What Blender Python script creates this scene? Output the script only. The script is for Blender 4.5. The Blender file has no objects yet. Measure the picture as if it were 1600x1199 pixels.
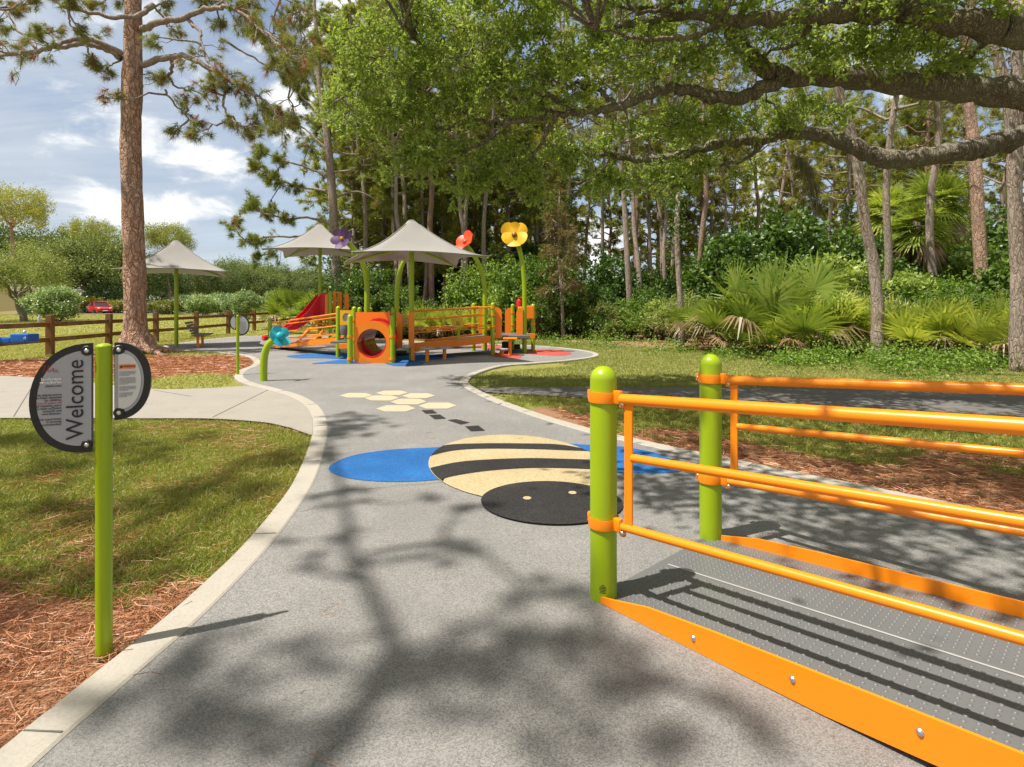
import bpy, bmesh, math, random
import numpy as np
from mathutils import Vector, Matrix
R = math.radians
PI = math.pi
F, H, HY, CX = 850.0, 1.4, 480.0, 800.0      # focal length in photo pixels, eye height, horizon row, centre column
rng = np.random.default_rng(11)
random.seed(11)
SC = bpy.context.scene
COL = SC.collection


def sstep(a, b, x):
    t = np.clip((np.asarray(x, float) - a) / (b - a), 0, 1)
    return t * t * (3 - 2 * t)


def gz(x, y):                                  # terrain height: flat park, gentle rise to the road
    return 0.55 * sstep(20, 60, y) * sstep(8, -4, x) + 0.5 * sstep(24, 45, y) * sstep(-6, 6, x)


def gnd(px, py, z=0.0):
    Y = (H - z) * F / (py - HY)
    return Vector(((px - CX) / F * Y, Y, z))


def pt(px, py, Y):
    return Vector(((px - CX) / F * Y, Y, H - (py - HY) / F * Y))


# ------------------------------------------------------------------ mesh builder
class MB:
    def __init__(s):
        s.v = []; s.f = []; s.n = 0

    def add(s, v, *fs):
        v = np.asarray(v, float).reshape(-1, 3)
        for f in fs:
            f = np.asarray(f, int)
            if f.size:
                s.f.append(f + s.n)
        s.v.append(v); s.n += len(v)
        return s

    def box(s, c, size, M=None, b=0.0):
        hx, hy, hz = [q / 2 for q in size]
        if b <= 0:
            v = np.array([[x, y, z] for x in (-hx, hx) for y in (-hy, hy) for z in (-hz, hz)])
            f = [[0, 1, 3, 2], [4, 6, 7, 5], [0, 4, 5, 1], [2, 3, 7, 6], [0, 2, 6, 4], [1, 5, 7, 3]]
            if M is not None: v = v @ np.array(M.to_3x3()).T
            s.add(v + np.array(c), f)
            return s
        b = min(b, hx * .95, hy * .95, hz * .95)
        bm = bmesh.new()
        bmesh.ops.create_cube(bm, size=1)
        for q in bm.verts: q.co = Vector((q.co.x * 2 * hx, q.co.y * 2 * hy, q.co.z * 2 * hz))
        bmesh.ops.bevel(bm, geom=bm.edges[:], offset=b, segments=2, affect='EDGES', profile=.5)
        s.bm(bm, M, c)
        return s

    def bm(s, bm, M=None, c=(0, 0, 0)):
        bmesh.ops.triangulate(bm, faces=[f for f in bm.faces if len(f.verts) > 4])
        bm.verts.index_update()
        v = np.array([q.co[:] for q in bm.verts])
        if M is not None: v = v @ np.array(M.to_3x3()).T
        t = [[q.index for q in f.verts] for f in bm.faces if len(f.verts) == 3]
        q4 = [[q.index for q in f.verts] for f in bm.faces if len(f.verts) == 4]
        s.add(v + np.array(c), t, q4)
        bm.free()
        return s

    def tube(s, pts, r, n=8, caps=True, dome=False):
        P = np.array([p[:] for p in pts], float); m = len(P)
        r = np.full(m, r, float) if np.isscalar(r) else np.asarray(r, float)
        T = np.gradient(P, axis=0); T /= np.linalg.norm(T, axis=1)[:, None] + 1e-12
        a = np.array([0, 0, 1.]) if abs(T[0][2]) < .9 else np.array([1., 0, 0])
        U = np.cross(T[0], a); U /= np.linalg.norm(U)
        ang = np.arange(n) * 2 * PI / n
        ca, sa = np.cos(ang)[:, None], np.sin(ang)[:, None]
        V = []
        for i in range(m):
            U = U - T[i] * (U @ T[i]); U /= np.linalg.norm(U) + 1e-12
            W = np.cross(T[i], U)
            V.append(P[i] + r[i] * (ca * U + sa * W))
        V = np.concatenate(V)
        i = np.arange(m - 1)[:, None] * n; j = np.arange(n)[None, :]; k = (j + 1) % n
        f = np.stack([i + j, i + k, i + n + k, i + n + j], -1).reshape(-1, 4)
        fs = [f]
        if caps:
            V = np.concatenate([V, P[:1], P[-1:]])
            a0 = m * n; jj = np.arange(n); kk = (jj + 1) % n
            fs.append(np.stack([np.full(n, a0), kk, jj], -1))
            fs.append(np.stack([np.full(n, a0 + 1), (m - 1) * n + jj, (m - 1) * n + kk], -1))
        s.add(V, *fs)
        return s

    def lathe(s, prof, c=(0, 0, 0), n=16, M=None):
        prof = np.asarray(prof, float); m = len(prof)
        a = np.arange(n) * 2 * PI / n
        V = np.stack([prof[:, 0][:, None] * np.cos(a), prof[:, 0][:, None] * np.sin(a),
                      np.repeat(prof[:, 1][:, None], n, 1)], -1).reshape(-1, 3)
        if M is not None: V = V @ np.array(M.to_3x3()).T
        i = np.arange(m - 1)[:, None] * n; j = np.arange(n)[None, :]; k = (j + 1) % n
        s.add(V + np.array(c), np.stack([i + j, i + k, i + n + k, i + n + j], -1).reshape(-1, 4))
        return s

    def prism(s, poly, O, u, v, th, hole=None):
        """polygon (list of 2D) in the plane O + a*u + b*v, extruded by th along u x v; hole = (ca, cb, r)"""
        u = np.array(u, float); v = np.array(v, float); w = np.cross(u, v); w /= np.linalg.norm(w)
        O = np.array(O, float); p = np.asarray(poly, float)
        if hole is None:
            bm = bmesh.new()
            vs = [bm.verts.new(O + a * u + b * v) for a, b in p]
            f = bm.faces.new(vs)
            e = bmesh.ops.extrude_face_region(bm, geom=[f])
            bmesh.ops.translate(bm, vec=Vector(w * th), verts=[q for q in e['geom'] if isinstance(q, bmesh.types.BMVert)])
            bmesh.ops.recalc_face_normals(bm, faces=bm.faces[:])
            s.bm(bm)
            return s
        ca, cb, r = hole[:3]
        rb = hole[3] if len(hole) > 3 else r
        d = densify(p, 96)
        an = np.arctan2((d[:, 1] - cb) / rb, (d[:, 0] - ca) / r)
        q = np.stack([ca + r * np.cos(an), cb + rb * np.sin(an)], 1)
        n = len(d)
        lay = [O + a[:, :1] * u + a[:, 1:] * v + w * t for a, t in ((d, 0), (q, 0), (d, th), (q, th))]
        j = np.arange(n); k = (j + 1) % n
        fs = [np.stack([j + a * n, k + a * n, k + b * n, j + b * n], 1) for a, b in ((0, 1), (1, 3), (3, 2), (2, 0))]
        s.add(np.concatenate(lay), *fs)
        return s

    def ball(s, c, rx, ry=None, rz=None, n=12, m=8, M=None):
        ry = rx if ry is None else ry; rz = rx if rz is None else rz
        th = np.linspace(0.001, PI - .001, m + 1)
        a = np.arange(n) * 2 * PI / n
        V = np.stack([rx * np.sin(th)[:, None] * np.cos(a), ry * np.sin(th)[:, None] * np.sin(a),
                      np.repeat(rz * np.cos(th)[:, None], n, 1)], -1).reshape(-1, 3)
        if M is not None: V = V @ np.array(M.to_3x3()).T
        i = np.arange(m)[:, None] * n; j = np.arange(n)[None, :]; k = (j + 1) % n
        s.add(V + np.array(c), np.stack([i + j, i + n + j, i + n + k, i + k], -1).reshape(-1, 4))
        return s

    def quads(s, V):                            # V (n,4,3)
        n = len(V)
        if n: s.add(V.reshape(-1, 3), np.arange(n * 4).reshape(n, 4))
        return s

    def tris(s, V):
        n = len(V)
        if n: s.add(V.reshape(-1, 3), np.arange(n * 3).reshape(n, 3))
        return s


ORG = {}


def build(name, mb, mat, parent=None, smooth=False, attr=None, angle=None):
    V = np.concatenate(mb.v)
    if parent is not None and parent.name in ORG: V = V - np.array(ORG[parent.name])
    me = bpy.data.meshes.new(name)
    loops = np.concatenate([f.ravel() for f in mb.f]).astype(np.int32)
    tot = np.concatenate([np.full(len(f), f.shape[1]) for f in mb.f])
    st = np.concatenate([[0], np.cumsum(tot)[:-1]]).astype(np.int32)
    me.vertices.add(len(V)); me.vertices.foreach_set('co', V.astype(np.float32).ravel())
    me.loops.add(len(loops)); me.loops.foreach_set('vertex_index', loops)
    me.polygons.add(len(tot)); me.polygons.foreach_set('loop_start', st)
    me.update(calc_edges=True)
    me.polygons.foreach_set('use_smooth', np.full(len(tot), bool(smooth)))
    if smooth:
        if angle: me.set_sharp_from_angle(angle=R(angle))
    if attr is not None:
        for k, a in attr.items():
            t = me.attributes.new(k, 'FLOAT', 'POINT'); t.data.foreach_set('value', np.asarray(a, np.float32))
    me.materials.append(mat)
    o = bpy.data.objects.new(name, me); COL.objects.link(o)
    if parent is not None: o.parent = parent
    if parent is not None and parent.name in ORG: ORG[o.name] = ORG[parent.name]
    return o


def build_each(name, mb, mat, parent=None, smooth=False, angle=None):
    """one object per connected piece"""
    V = np.concatenate(mb.v); up_ = np.arange(len(V))
    def root_(i):
        while up_[i] != i:
            up_[i] = up_[up_[i]]; i = up_[i]
        return i
    for f in mb.f:
        for q in f:
            r = root_(q[0])
            for k in q[1:]: up_[root_(k)] = r
    lab = np.array([root_(i) for i in range(len(V))])
    out = []
    for l in np.unique(lab[np.concatenate([f.ravel() for f in mb.f])]):
        idx = np.where(lab == l)[0]; mp = -np.ones(len(V), int); mp[idx] = np.arange(len(idx))
        m = MB(); m.add(V[idx], *[mp[f[lab[f[:, 0]] == l]] for f in mb.f]); out.append(build(name, m, mat, parent, smooth, None, angle))
    return out


def thing(name, loc, label, cat, group=None):
    o = bpy.data.objects.new(name, None); COL.objects.link(o)
    o.location = loc; o.empty_display_size = .2
    ORG[o.name] = tuple(loc)
    return tag(o, label, cat, group)


def tag(o, label=None, cat=None, group=None, kind=None):
    if label: o['label'] = label
    if cat: o['category'] = cat
    if group: o['group'] = group
    if kind: o['kind'] = kind
    return o


def struct(o, label=None):
    o['kind'] = 'structure'
    if label: o['label'] = label
    return o


def kids(o):
    return [c for c in bpy.data.objects if c.parent == o]


KIDS = {}


def copy_tree(root, loc, rz=0, sc=1, label=None, group=None, keep=None):
    if root.name not in KIDS:
        KIDS[root.name] = [(c, kids(c)) for c in kids(root)]
    r = root.copy(); COL.objects.link(r)
    r.location = loc; r.rotation_euler = (0, 0, rz)
    r.scale = (sc, sc, sc) if np.isscalar(sc) else sc
    if label: r['label'] = label
    if group: r['group'] = group
    for ch, gs in KIDS[root.name]:
        c = ch.copy(); COL.objects.link(c); c.parent = r
        for g in gs:
            d = g.copy(); COL.objects.link(d); d.parent = c
    return r


# ------------------------------------------------------------------ curves
def densify(p, n):
    p = np.asarray(p, float); q = np.concatenate([p, p[:1]])
    d = np.concatenate([[0], np.cumsum(np.linalg.norm(np.diff(q, axis=0), axis=1))])
    t = np.linspace(0, d[-1], n, endpoint=False)
    t = np.unique(np.concatenate([t, d[:-1]]))
    return np.stack([np.interp(t, d, q[:, i]) for i in range(q.shape[1])], 1)


def spline(p, k=6, closed=False):
    p = np.array([q[:] for q in p], float); n = len(p)
    if closed: P = np.concatenate([p[-1:], p, p[:2]])
    else: P = np.concatenate([2 * p[:1] - p[1:2], p, 2 * p[-1:] - p[-2:-1]])
    out = []
    for i in range(len(P) - 3):
        a, b, c, d = P[i:i + 4]
        for t in np.linspace(0, 1, k, endpoint=False):
            out.append(.5 * ((2 * b) + (c - a) * t + (2 * a - 5 * b + 4 * c - d) * t * t + (3 * b - a - 3 * c + d) * t ** 3))
    if not closed: out.append(p[-1])
    return np.array(out)


def inpoly(P, poly):
    x, y = P[:, 0], P[:, 1]; r = np.zeros(len(P), bool)
    q = np.asarray(poly)[:, :2]; j = len(q) - 1
    for i in range(len(q)):
        a, b = q[i], q[j]
        if a[1] != b[1]:
            r ^= ((a[1] > y) != (b[1] > y)) & (x < (b[0] - a[0]) * (y - a[1]) / (b[1] - a[1]) + a[0])
        j = i
    return r


def sheet(name, poly, z, mat, parent=None, thick=0.0):
    bm = bmesh.new()
    vs = [bm.verts.new((p[0], p[1], z)) for p in poly]
    f = bm.faces.new(vs)
    if f.normal.z < 0 or (f.normal_update() or f.normal.z < 0): f.normal_flip()
    bmesh.ops.triangulate(bm, faces=bm.faces[:])
    m = MB(); m.bm(bm)
    return build(name, m, mat, parent)


def ribbon(name, line, w0, w1, z0, z1, mat, parent=None, drop=0.05):
    """strip beside a polyline: from offset w0 to w1 (left of travel), with a side face down by drop on the outer edge"""
    P = np.asarray(line)[:, :2]
    T = np.gradient(P, axis=0); T /= np.linalg.norm(T, axis=1)[:, None] + 1e-9
    N = np.stack([-T[:, 1], T[:, 0]], 1)
    for _ in range(3):
        N[1:-1] = (N[:-2] + N[1:-1] + N[2:]) / 3
    N /= np.linalg.norm(N, axis=1)[:, None]
    a, b = P + N * w0, P + N * w1
    n = len(P); c = lambda q, z: np.concatenate([q, np.full((n, 1), z)], 1)
    e = (b - a) / (np.linalg.norm(b - a, axis=1)[:, None] + 1e-9) * .012
    V = np.concatenate([c(a, z0 - drop), c(a, z0 - .006), c(a + e, z0), c(b - e, z1), c(b, z1 - .012), c(b, z1 - drop)])
    i = np.arange(n - 1)
    m = MB(); m.add(V, *[np.stack([i + k * n, i + 1 + k * n, i + 1 + (k + 1) * n, i + (k + 1) * n], 1) for k in range(5)])
    return build(name, m, mat, parent)


# ------------------------------------------------------------------ foliage primitives
def unit(v):
    return v / (np.linalg.norm(v, axis=-1, keepdims=True) + 1e-9)


def rdir(n):
    return unit(rng.normal(size=(n, 3)))


def leaves(C, L, W, up=.5, D=None):
    n = len(C)
    N = unit(rdir(n) + np.array([0, 0, up]))
    D = rdir(n) if D is None else unit(D)
    D = unit(D - N * (D * N).sum(1, keepdims=True))
    S = np.cross(D, N)
    L = L * rng.uniform(.7, 1.25, (n, 1)); W = W * rng.uniform(.75, 1.2, (n, 1))
    mid = C + D * L * .45 - N * W * .25
    return np.stack([C, mid + S * W, C + D * L, mid - S * W], 1)


def needles(B, D, L, w):
    n = len(B)
    S = unit(np.cross(D, rdir(n))) * w
    L = L * rng.uniform(.7, 1.15, (n, 1))
    tip = B + D * L; tip[:, 2] -= L[:, 0] * .12
    return np.stack([B - S, B + S, tip], 1)


def tufts(P, D, L, w, k, spread=.75, back=.22):
    """pine tufts: P (n,3) tips, D (n,3) directions, k needles each"""
    n = len(P)
    P = np.repeat(P, k, 0); D0 = np.repeat(D, k, 0)
    d = unit(D0 * .55 + rdir(n * k) * spread)
    B = P - D0 * rng.uniform(0, back, (n * k, 1))
    return needles(B, d, L, w)


def wob(a, b, k=5, amp=.08, droop=0.0):
    """wobbly polyline from a to b"""
    a = np.array(a[:], float); b = np.array(b[:], float)
    t = np.linspace(0, 1, k)[:, None]
    p = a + (b - a) * t
    L = np.linalg.norm(b - a)
    p[1:-1] += rng.normal(size=(k - 2, 3)) * amp * L * .5
    p[:, 2] -= droop * L * (t[:, 0] ** 2)
    return p
# ------------------------------------------------------------------ materials
def newmat(name):
    m = bpy.data.materials.new(name); m.use_nodes = True
    nt = m.node_tree; nt.nodes.clear()
    return m, nt, nt.nodes, nt.links


def ramp(nt, fac, stops, interp='LINEAR'):
    n = nt.nodes.new('ShaderNodeValToRGB'); n.color_ramp.interpolation = interp
    e = n.color_ramp.elements
    while len(e) < len(stops): e.new(.5)
    for q, (p, c) in zip(e, stops):
        q.position = p; q.color = (*c, 1) if len(c) == 3 else c
    nt.links.new(fac, n.inputs[0])
    return n.outputs[0]


def noise(nt, vec, scale, detail=4, rough=.55, dist=0.0):
    n = nt.nodes.new('ShaderNodeTexNoise')
    n.inputs['Scale'].default_value = scale; n.inputs['Detail'].default_value = detail
    n.inputs['Roughness'].default_value = rough; n.inputs['Distortion'].default_value = dist
    if vec is not None: nt.links.new(vec, n.inputs['Vector'])
    return n.outputs['Fac']


def voro(nt, vec, scale, feature='F1', out='Distance'):
    n = nt.nodes.new('ShaderNodeTexVoronoi'); n.feature = feature
    n.inputs['Scale'].default_value = scale
    if vec is not None: nt.links.new(vec, n.inputs['Vector'])
    return n.outputs[out]


def math_(nt, op, a, b=None, c=None, clamp=False):
    n = nt.nodes.new('ShaderNodeMath'); n.operation = op; n.use_clamp = clamp
    for i, q in enumerate((a, b, c)):
        if q is None: continue
        if isinstance(q, (int, float)): n.inputs[i].default_value = q
        else: nt.links.new(q, n.inputs[i])
    return n.outputs[0]


def mix(nt, fac, a, b, mode='MIX'):
    n = nt.nodes.new('ShaderNodeMix'); n.data_type = 'RGBA'; n.blend_type = mode
    for i, q in ((0, fac), (6, a), (7, b)):
        if isinstance(q, (int, float)): n.inputs[i].default_value = q
        elif isinstance(q, tuple): n.inputs[i].default_value = (*q, 1)
        else: nt.links.new(q, n.inputs[i])
    return n.outputs[2]


def coords(nt, scale=(1, 1, 1), space='Object'):
    t = nt.nodes.new('ShaderNodeTexCoord')
    if scale == (1, 1, 1): return t.outputs[space]
    m = nt.nodes.new('ShaderNodeMapping'); m.inputs['Scale'].default_value = scale
    nt.links.new(t.outputs[space], m.inputs['Vector'])
    return m.outputs[0]


def wpos(nt):
    return nt.nodes.new('ShaderNodeNewGeometry').outputs['Position']


def bump(nt, h, strength=.3, dist=.02):
    b = nt.nodes.new('ShaderNodeBump'); b.inputs['Strength'].default_value = strength
    b.inputs['Distance'].default_value = dist
    nt.links.new(h, b.inputs['Height'])
    return b.outputs[0]


def pbsdf(nt, col, rough=.5, metal=0.0, normal=None, spec=None, coat=0.0):
    p = nt.nodes.new('ShaderNodeBsdfPrincipled'); o = nt.nodes.new('ShaderNodeOutputMaterial')
    for k, q in (('Base Color', col), ('Roughness', rough), ('Metallic', metal)):
        if isinstance(q, (int, float)): p.inputs[k].default_value = q
        elif isinstance(q, tuple): p.inputs[k].default_value = (*q, 1)
        else: nt.links.new(q, p.inputs[k])
    if spec is not None: p.inputs['Specular IOR Level'].default_value = spec
    if coat: p.inputs['Coat Weight'].default_value = coat; p.inputs['Coat Roughness'].default_value = .12
    if normal is not None: nt.links.new(normal, p.inputs['Normal'])
    nt.links.new(p.outputs[0], o.inputs['Surface'])
    return p


def paint(name, col, rough=.4, var=.18, coat=0.0, metal=0.0, scale=6, bumpy=.04):
    m, nt, N, L = newmat(name)
    v = wpos(nt)
    n = noise(nt, v, scale, 6, .65)
    c = mix(nt, n, tuple(q * (1 - var) for q in col), tuple(min(q * (1 + var * .6), 1) for q in col))
    n2 = noise(nt, v, 45, 4, .7)
    dirt = ramp(nt, n2, [(.62, (0, 0, 0)), (.8, (.35, .35, .35))])
    c = mix(nt, dirt, c, tuple(q * .62 + .02 for q in col))
    wear = ramp(nt, noise(nt, v, 11, 8, .8, 1.5), [(.60, (0, 0, 0)), (.72, (.30, .30, .30))])
    c = mix(nt, wear, c, tuple(q * .72 + .035 for q in col))
    r = math_(nt, 'MULTIPLY_ADD', n2, .2, rough - .1)
    r = math_(nt, 'ADD', r, math_(nt, 'MULTIPLY', wear, .5))
    pbsdf(nt, c, r, metal, bump(nt, noise(nt, v, 160, 2), bumpy, .002), coat=coat)
    return m


def leafmat(name, cols, trans=.35, gloss=.06, tint=1.25, rough=.45):
    m, nt, N, L = newmat(name)
    g = N.new('ShaderNodeNewGeometry')
    oi = N.new('ShaderNodeObjectInfo')
    big = noise(nt, g.outputs['Position'], .55, 3, .6)
    f = math_(nt, 'ADD', math_(nt, 'MULTIPLY', g.outputs['Random Per Island'], .62),
              math_(nt, 'MULTIPLY', big, .38))
    c = ramp(nt, f, [(i / (len(cols) - 1) * .86 + .07, q) for i, q in enumerate(cols)])
    hsv = N.new('ShaderNodeHueSaturation')
    L.new(math_(nt, 'MULTIPLY_ADD', oi.outputs['Random'], -.035, .515), hsv.inputs['Hue'])
    L.new(math_(nt, 'MULTIPLY_ADD', oi.outputs['Random'], .55, .68), hsv.inputs['Value'])
    L.new(c, hsv.inputs['Color']); c = hsv.outputs[0]
    d = N.new('ShaderNodeBsdfDiffuse'); L.new(c, d.inputs['Color'])
    t = N.new('ShaderNodeBsdfTranslucent'); L.new(mix(nt, 1.0, c, (tint * 1.1, tint * 1.08, tint * .62), 'MULTIPLY'), t.inputs['Color'])
    ms = N.new('ShaderNodeMixShader'); ms.inputs[0].default_value = trans
    L.new(d.outputs[0], ms.inputs[1]); L.new(t.outputs[0], ms.inputs[2])
    gl = N.new('ShaderNodeBsdfGlossy'); gl.inputs['Roughness'].default_value = rough
    m2 = N.new('ShaderNodeMixShader'); m2.inputs[0].default_value = gloss
    L.new(ms.outputs[0], m2.inputs[1]); L.new(gl.outputs[0], m2.inputs[2])
    o = N.new('ShaderNodeOutputMaterial'); L.new(m2.outputs[0], o.inputs['Surface'])
    return m


def barkmat(name, dark, mid, light, sx=9, sz=3.2, bs=.9, bd=.03, moss=None, cr=.16, na=.15):
    m, nt, N, L = newmat(name)
    v = coords(nt, (1, 1, sz / sx))
    w = noise(nt, v, 5, 3)
    vv = N.new('ShaderNodeVectorMath'); vv.operation = 'ADD'
    nn = N.new('ShaderNodeTexNoise'); nn.inputs['Scale'].default_value = 6; L.new(v, nn.inputs['Vector'])
    sc = N.new('ShaderNodeVectorMath'); sc.operation = 'SCALE'; sc.inputs['Scale'].default_value = .16
    sc.inputs['Scale'].default_value = .30; L.new(nn.outputs['Color'], sc.inputs[0]); L.new(v, vv.inputs[0]); L.new(sc.outputs[0], vv.inputs[1])
    vr = N.new('ShaderNodeTexVoronoi'); vr.feature = 'DISTANCE_TO_EDGE'; vr.inputs['Scale'].default_value = sx; vr.inputs['Randomness'].default_value = 1
    L.new(vv.outputs[0], vr.inputs['Vector'])
    e0 = math_(nt, 'ADD', vr.outputs['Distance'], math_(nt, 'MULTIPLY_ADD', noise(nt, v, sx * 2.6, 4, .7), na, -na / 3))
    e2 = math_(nt, 'ADD', voro(nt, vv.outputs[0], sx * 2.7, 'DISTANCE_TO_EDGE'), math_(nt, 'MULTIPLY_ADD', noise(nt, v, sx * 5, 3, .7), .22, -.05))
    e = math_(nt, 'MINIMUM', e0, math_(nt, 'MULTIPLY_ADD', e2, .9, .02))
    pl = voro(nt, vv.outputs[0], sx, 'F1', 'Color')
    fine = noise(nt, v, sx * 6, 5, .7)
    sep = N.new('ShaderNodeSeparateColor'); L.new(pl, sep.inputs[0])
    c = mix(nt, math_(nt, 'ADD', math_(nt, 'MULTIPLY', sep.outputs[0], .55), math_(nt, 'MULTIPLY', fine, .5)), mid, light)
    crack = ramp(nt, e, [(.0, (0, 0, 0)), (cr * .3, (.4, .4, .4)), (cr, (1, 1, 1))])
    c = mix(nt, crack, dark, c)
    c = mix(nt, ramp(nt, w, [(.35, (0, 0, 0)), (.7, (.5, .5, .5))]), c, mid)
    c = mix(nt, ramp(nt, noise(nt, wpos(nt), 1.1, 5, .65), [(.42, (0, 0, 0)), (.7, (.6, .6, .6))]), c, tuple((a_ + sum(light) / 3) * .42 for a_ in mid))
    if moss:
        c = mix(nt, ramp(nt, noise(nt, wpos(nt), 2.3, 5, .7), [(.5, (0, 0, 0)), (.68, (.75, .75, .75))]), c, moss)
    h = math_(nt, 'ADD', math_(nt, 'MULTIPLY', crack, .8), math_(nt, 'MULTIPLY', fine, .35))
    pbsdf(nt, c, .9, 0, bump(nt, h, bs, bd), spec=.2)
    return m


ORANGE = paint('orange_powder_coat', (.86, .245, .003), .34, .07, bumpy=.02)
ORANGE_PANEL = paint('orange_plastic_panel', (.88, .225, .006), .4, .1, bumpy=.02)
GREEN = paint('lime_powder_coat', (.29, .41, .004), .33, .12, bumpy=.02)
GREENDK = paint('lime_powder_coat_weathered', (.235, .36, .006), .4, .15)
RED = paint('red_plastic', (.62, .010, .022), .25, .12)
YELLOW = paint('yellow_plastic', (.78, .44, .012), .4, .1)
REDORANGE = paint('red_orange_plastic', (.72, .055, .006), .4, .1)
PURPLE = paint('purple_plastic', (.09, .035, .125), .6, .15)
TEAL = paint('turquoise_plastic', (.04, .46, .56), .4, .1)
TEALDK = paint('dark_turquoise_plastic', (.008, .33, .42), .4, .1)
BLUEP = paint('blue_enamel', (.008, .115, .48), .35, .12)
STEEL = paint('stainless_steel', (.62, .62, .6), .3, .1, metal=1.0)
BROWNP = paint('brown_plastic', (.22, .09, .015), .4, .15)
BLACKP = paint('black_plastic', (.012, .011, .012), .45, .25)
SIGNGREY = paint('grey_sign_face', (.34, .35, .385), .5, .04, bumpy=.0)
SIGNWHITE = paint('white_sign_label', (.6, .6, .585), .5, .04, bumpy=.0)
INK = paint('black_ink', (.012, .012, .014), .6, .05, bumpy=0)
INKGREY = paint('grey_ink', (.2, .2, .21), .6, .05, bumpy=0)
INKRED = paint('red_ink', (.42, .02, .03), .6, .05, bumpy=0)
INKWHITE = paint('white_ink', (.75, .75, .76), .6, .05, bumpy=0)
INKORANGE = paint('orange_ink', (.75, .2, .02), .6, .05, bumpy=0)
DECKGREY = paint('grey_vinyl_deck', (.135, .139, .143), .38, .2, scale=3)
SEAM = paint('pale_deck_seam', (.36, .36, .355), .5, .1)
BEIGE = paint('beige_stucco', (.52, .43, .27), .85, .1)
DOORGREEN = paint('green_door_paint', (.06, .115, .045), .6, .12)
ROOFGREY = paint('grey_shingle', (.22, .215, .21), .85, .2, scale=3)
ROOFTAN = paint('tan_fascia', (.42, .36, .24), .8, .15)
WALLWHITE = paint('pale_house_wall', (.55, .53, .48), .85, .1)
CARRED = paint('red_car_paint', (.55, .008, .018), .22, .05, coat=.8, bumpy=0)
CARGREY = paint('grey_car_paint', (.2, .21, .22), .25, .05, coat=.8, bumpy=0)
GLASS = paint('dark_car_glass', (.02, .024, .03), .08, .1, bumpy=0)
TYRE = paint('tyre_rubber', (.018, .018, .018), .8, .1)
LAMPW = paint('headlamp_lens', (.7, .7, .7), .15, .05)
BOTTLE = paint('clear_blue_bottle', (.42, .55, .66), .15, .15)


def canopy_mat():
    m, nt, N, L = newmat('grey_shade_fabric')
    v = wpos(nt)
    n = noise(nt, v, 2.2, 4); w = noise(nt, v, 240, 2)
    c = mix(nt, n, (.33, .325, .315), (.41, .40, .385))
    d = N.new('ShaderNodeBsdfDiffuse'); L.new(c, d.inputs['Color']); L.new(bump(nt, w, .15, .004), d.inputs['Normal'])
    t = N.new('ShaderNodeBsdfTranslucent'); t.inputs['Color'].default_value = (.62, .58, .52, 1)
    ms = N.new('ShaderNodeMixShader'); ms.inputs[0].default_value = .27
    L.new(d.outputs[0], ms.inputs[1]); L.new(t.outputs[0], ms.inputs[2])
    o = N.new('ShaderNodeOutputMaterial'); L.new(ms.outputs[0], o.inputs['Surface'])
    return m


CANOPY = canopy_mat()
CANSEAM = paint('grey_fabric_hem', (.25, .245, .235), .8, .1)


def rubber(name, c0, c1, speck=None, scale=230, stain=.35):
    m, nt, N, L = newmat(name)
    v = wpos(nt)
    cell = voro(nt, v, scale, 'F1', 'Color')
    sep = N.new('ShaderNodeSeparateColor'); L.new(cell, sep.inputs[0])
    f2 = noise(nt, v, scale * .45, 4, .8)
    f = math_(nt, 'ADD', math_(nt, 'MULTIPLY', sep.outputs[0], .75), math_(nt, 'MULTIPLY', f2, .4))
    mid = tuple((a + b) / 2 for a, b in zip(c0, c1))
    c = ramp(nt, f, [(.10, tuple(q * .6 for q in c0)), (.34, c0), (.62, mid), (.95, c1)])
    big = noise(nt, v, .9, 5, .6)
    c = mix(nt, ramp(nt, big, [(.38, (stain, stain, stain)), (.66, (0, 0, 0))]), c, tuple(q * .72 for q in c0))
    worn = noise(nt, v, 3.7, 4, .65, .6)
    c = mix(nt, ramp(nt, worn, [(.55, (0, 0, 0)), (.8, (.3, .3, .3))]), c, tuple(min(q * 1.12, 1) for q in c1))
    d = voro(nt, v, scale, 'F1')
    pbsdf(nt, c, .85, 0, bump(nt, math_(nt, 'ADD', d, f2), .55, .004), spec=.25)
    return m


RUBGREY = rubber('grey_poured_rubber', (.168, .166, .163), (.315, .309, .302))
RUBBLUE = rubber('blue_poured_rubber', (.012, .085, .27), (.035, .2, .55), stain=.5)
RUBTAN = rubber('tan_poured_rubber', (.34, .27, .15), (.58, .475, .30), stain=.3)
RUBCREAM = rubber('cream_poured_rubber', (.40, .34, .24), (.58, .49, .355), stain=.2)
RUBBLACK = rubber('black_poured_rubber', (.014, .014, .016), (.055, .052, .05), stain=.5)
RUBRED = rubber('red_poured_rubber', (.36, .055, .045), (.55, .13, .1), stain=.4)


def concrete(name, c0, c1, joint=None):
    m, nt, N, L = newmat(name)
    v = wpos(nt)
    n = noise(nt, v, 1.6, 7, .65); f = noise(nt, v, 90, 4, .7)
    c = mix(nt, n, c0, c1)
    c = mix(nt, ramp(nt, f, [(.3, (.35, .35, .35)), (.6, (0, 0, 0))]), c, tuple(q * .6 for q in c0))
    st = noise(nt, v, 5.5, 5, .7, .8)
    c = mix(nt, ramp(nt, st, [(.58, (0, 0, 0)), (.75, (.45, .45, .45))]), c, tuple(q * p for q, p in zip(c0, (.62, .55, .45))))
    pbsdf(nt, c, .9, 0, bump(nt, f, .3, .003), spec=.2)
    return m


CONC = concrete('pale_concrete', (.31, .29, .25), (.44, .41, .365))
CONCW = concrete('walk_concrete', (.25, .233, .205), (.345, .325, .29))
ASPH = concrete('old_asphalt', (.1, .096, .092), (.2, .19, .18))
ROADM = concrete('road_asphalt', (.16, .155, .15), (.25, .245, .235))


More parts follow.
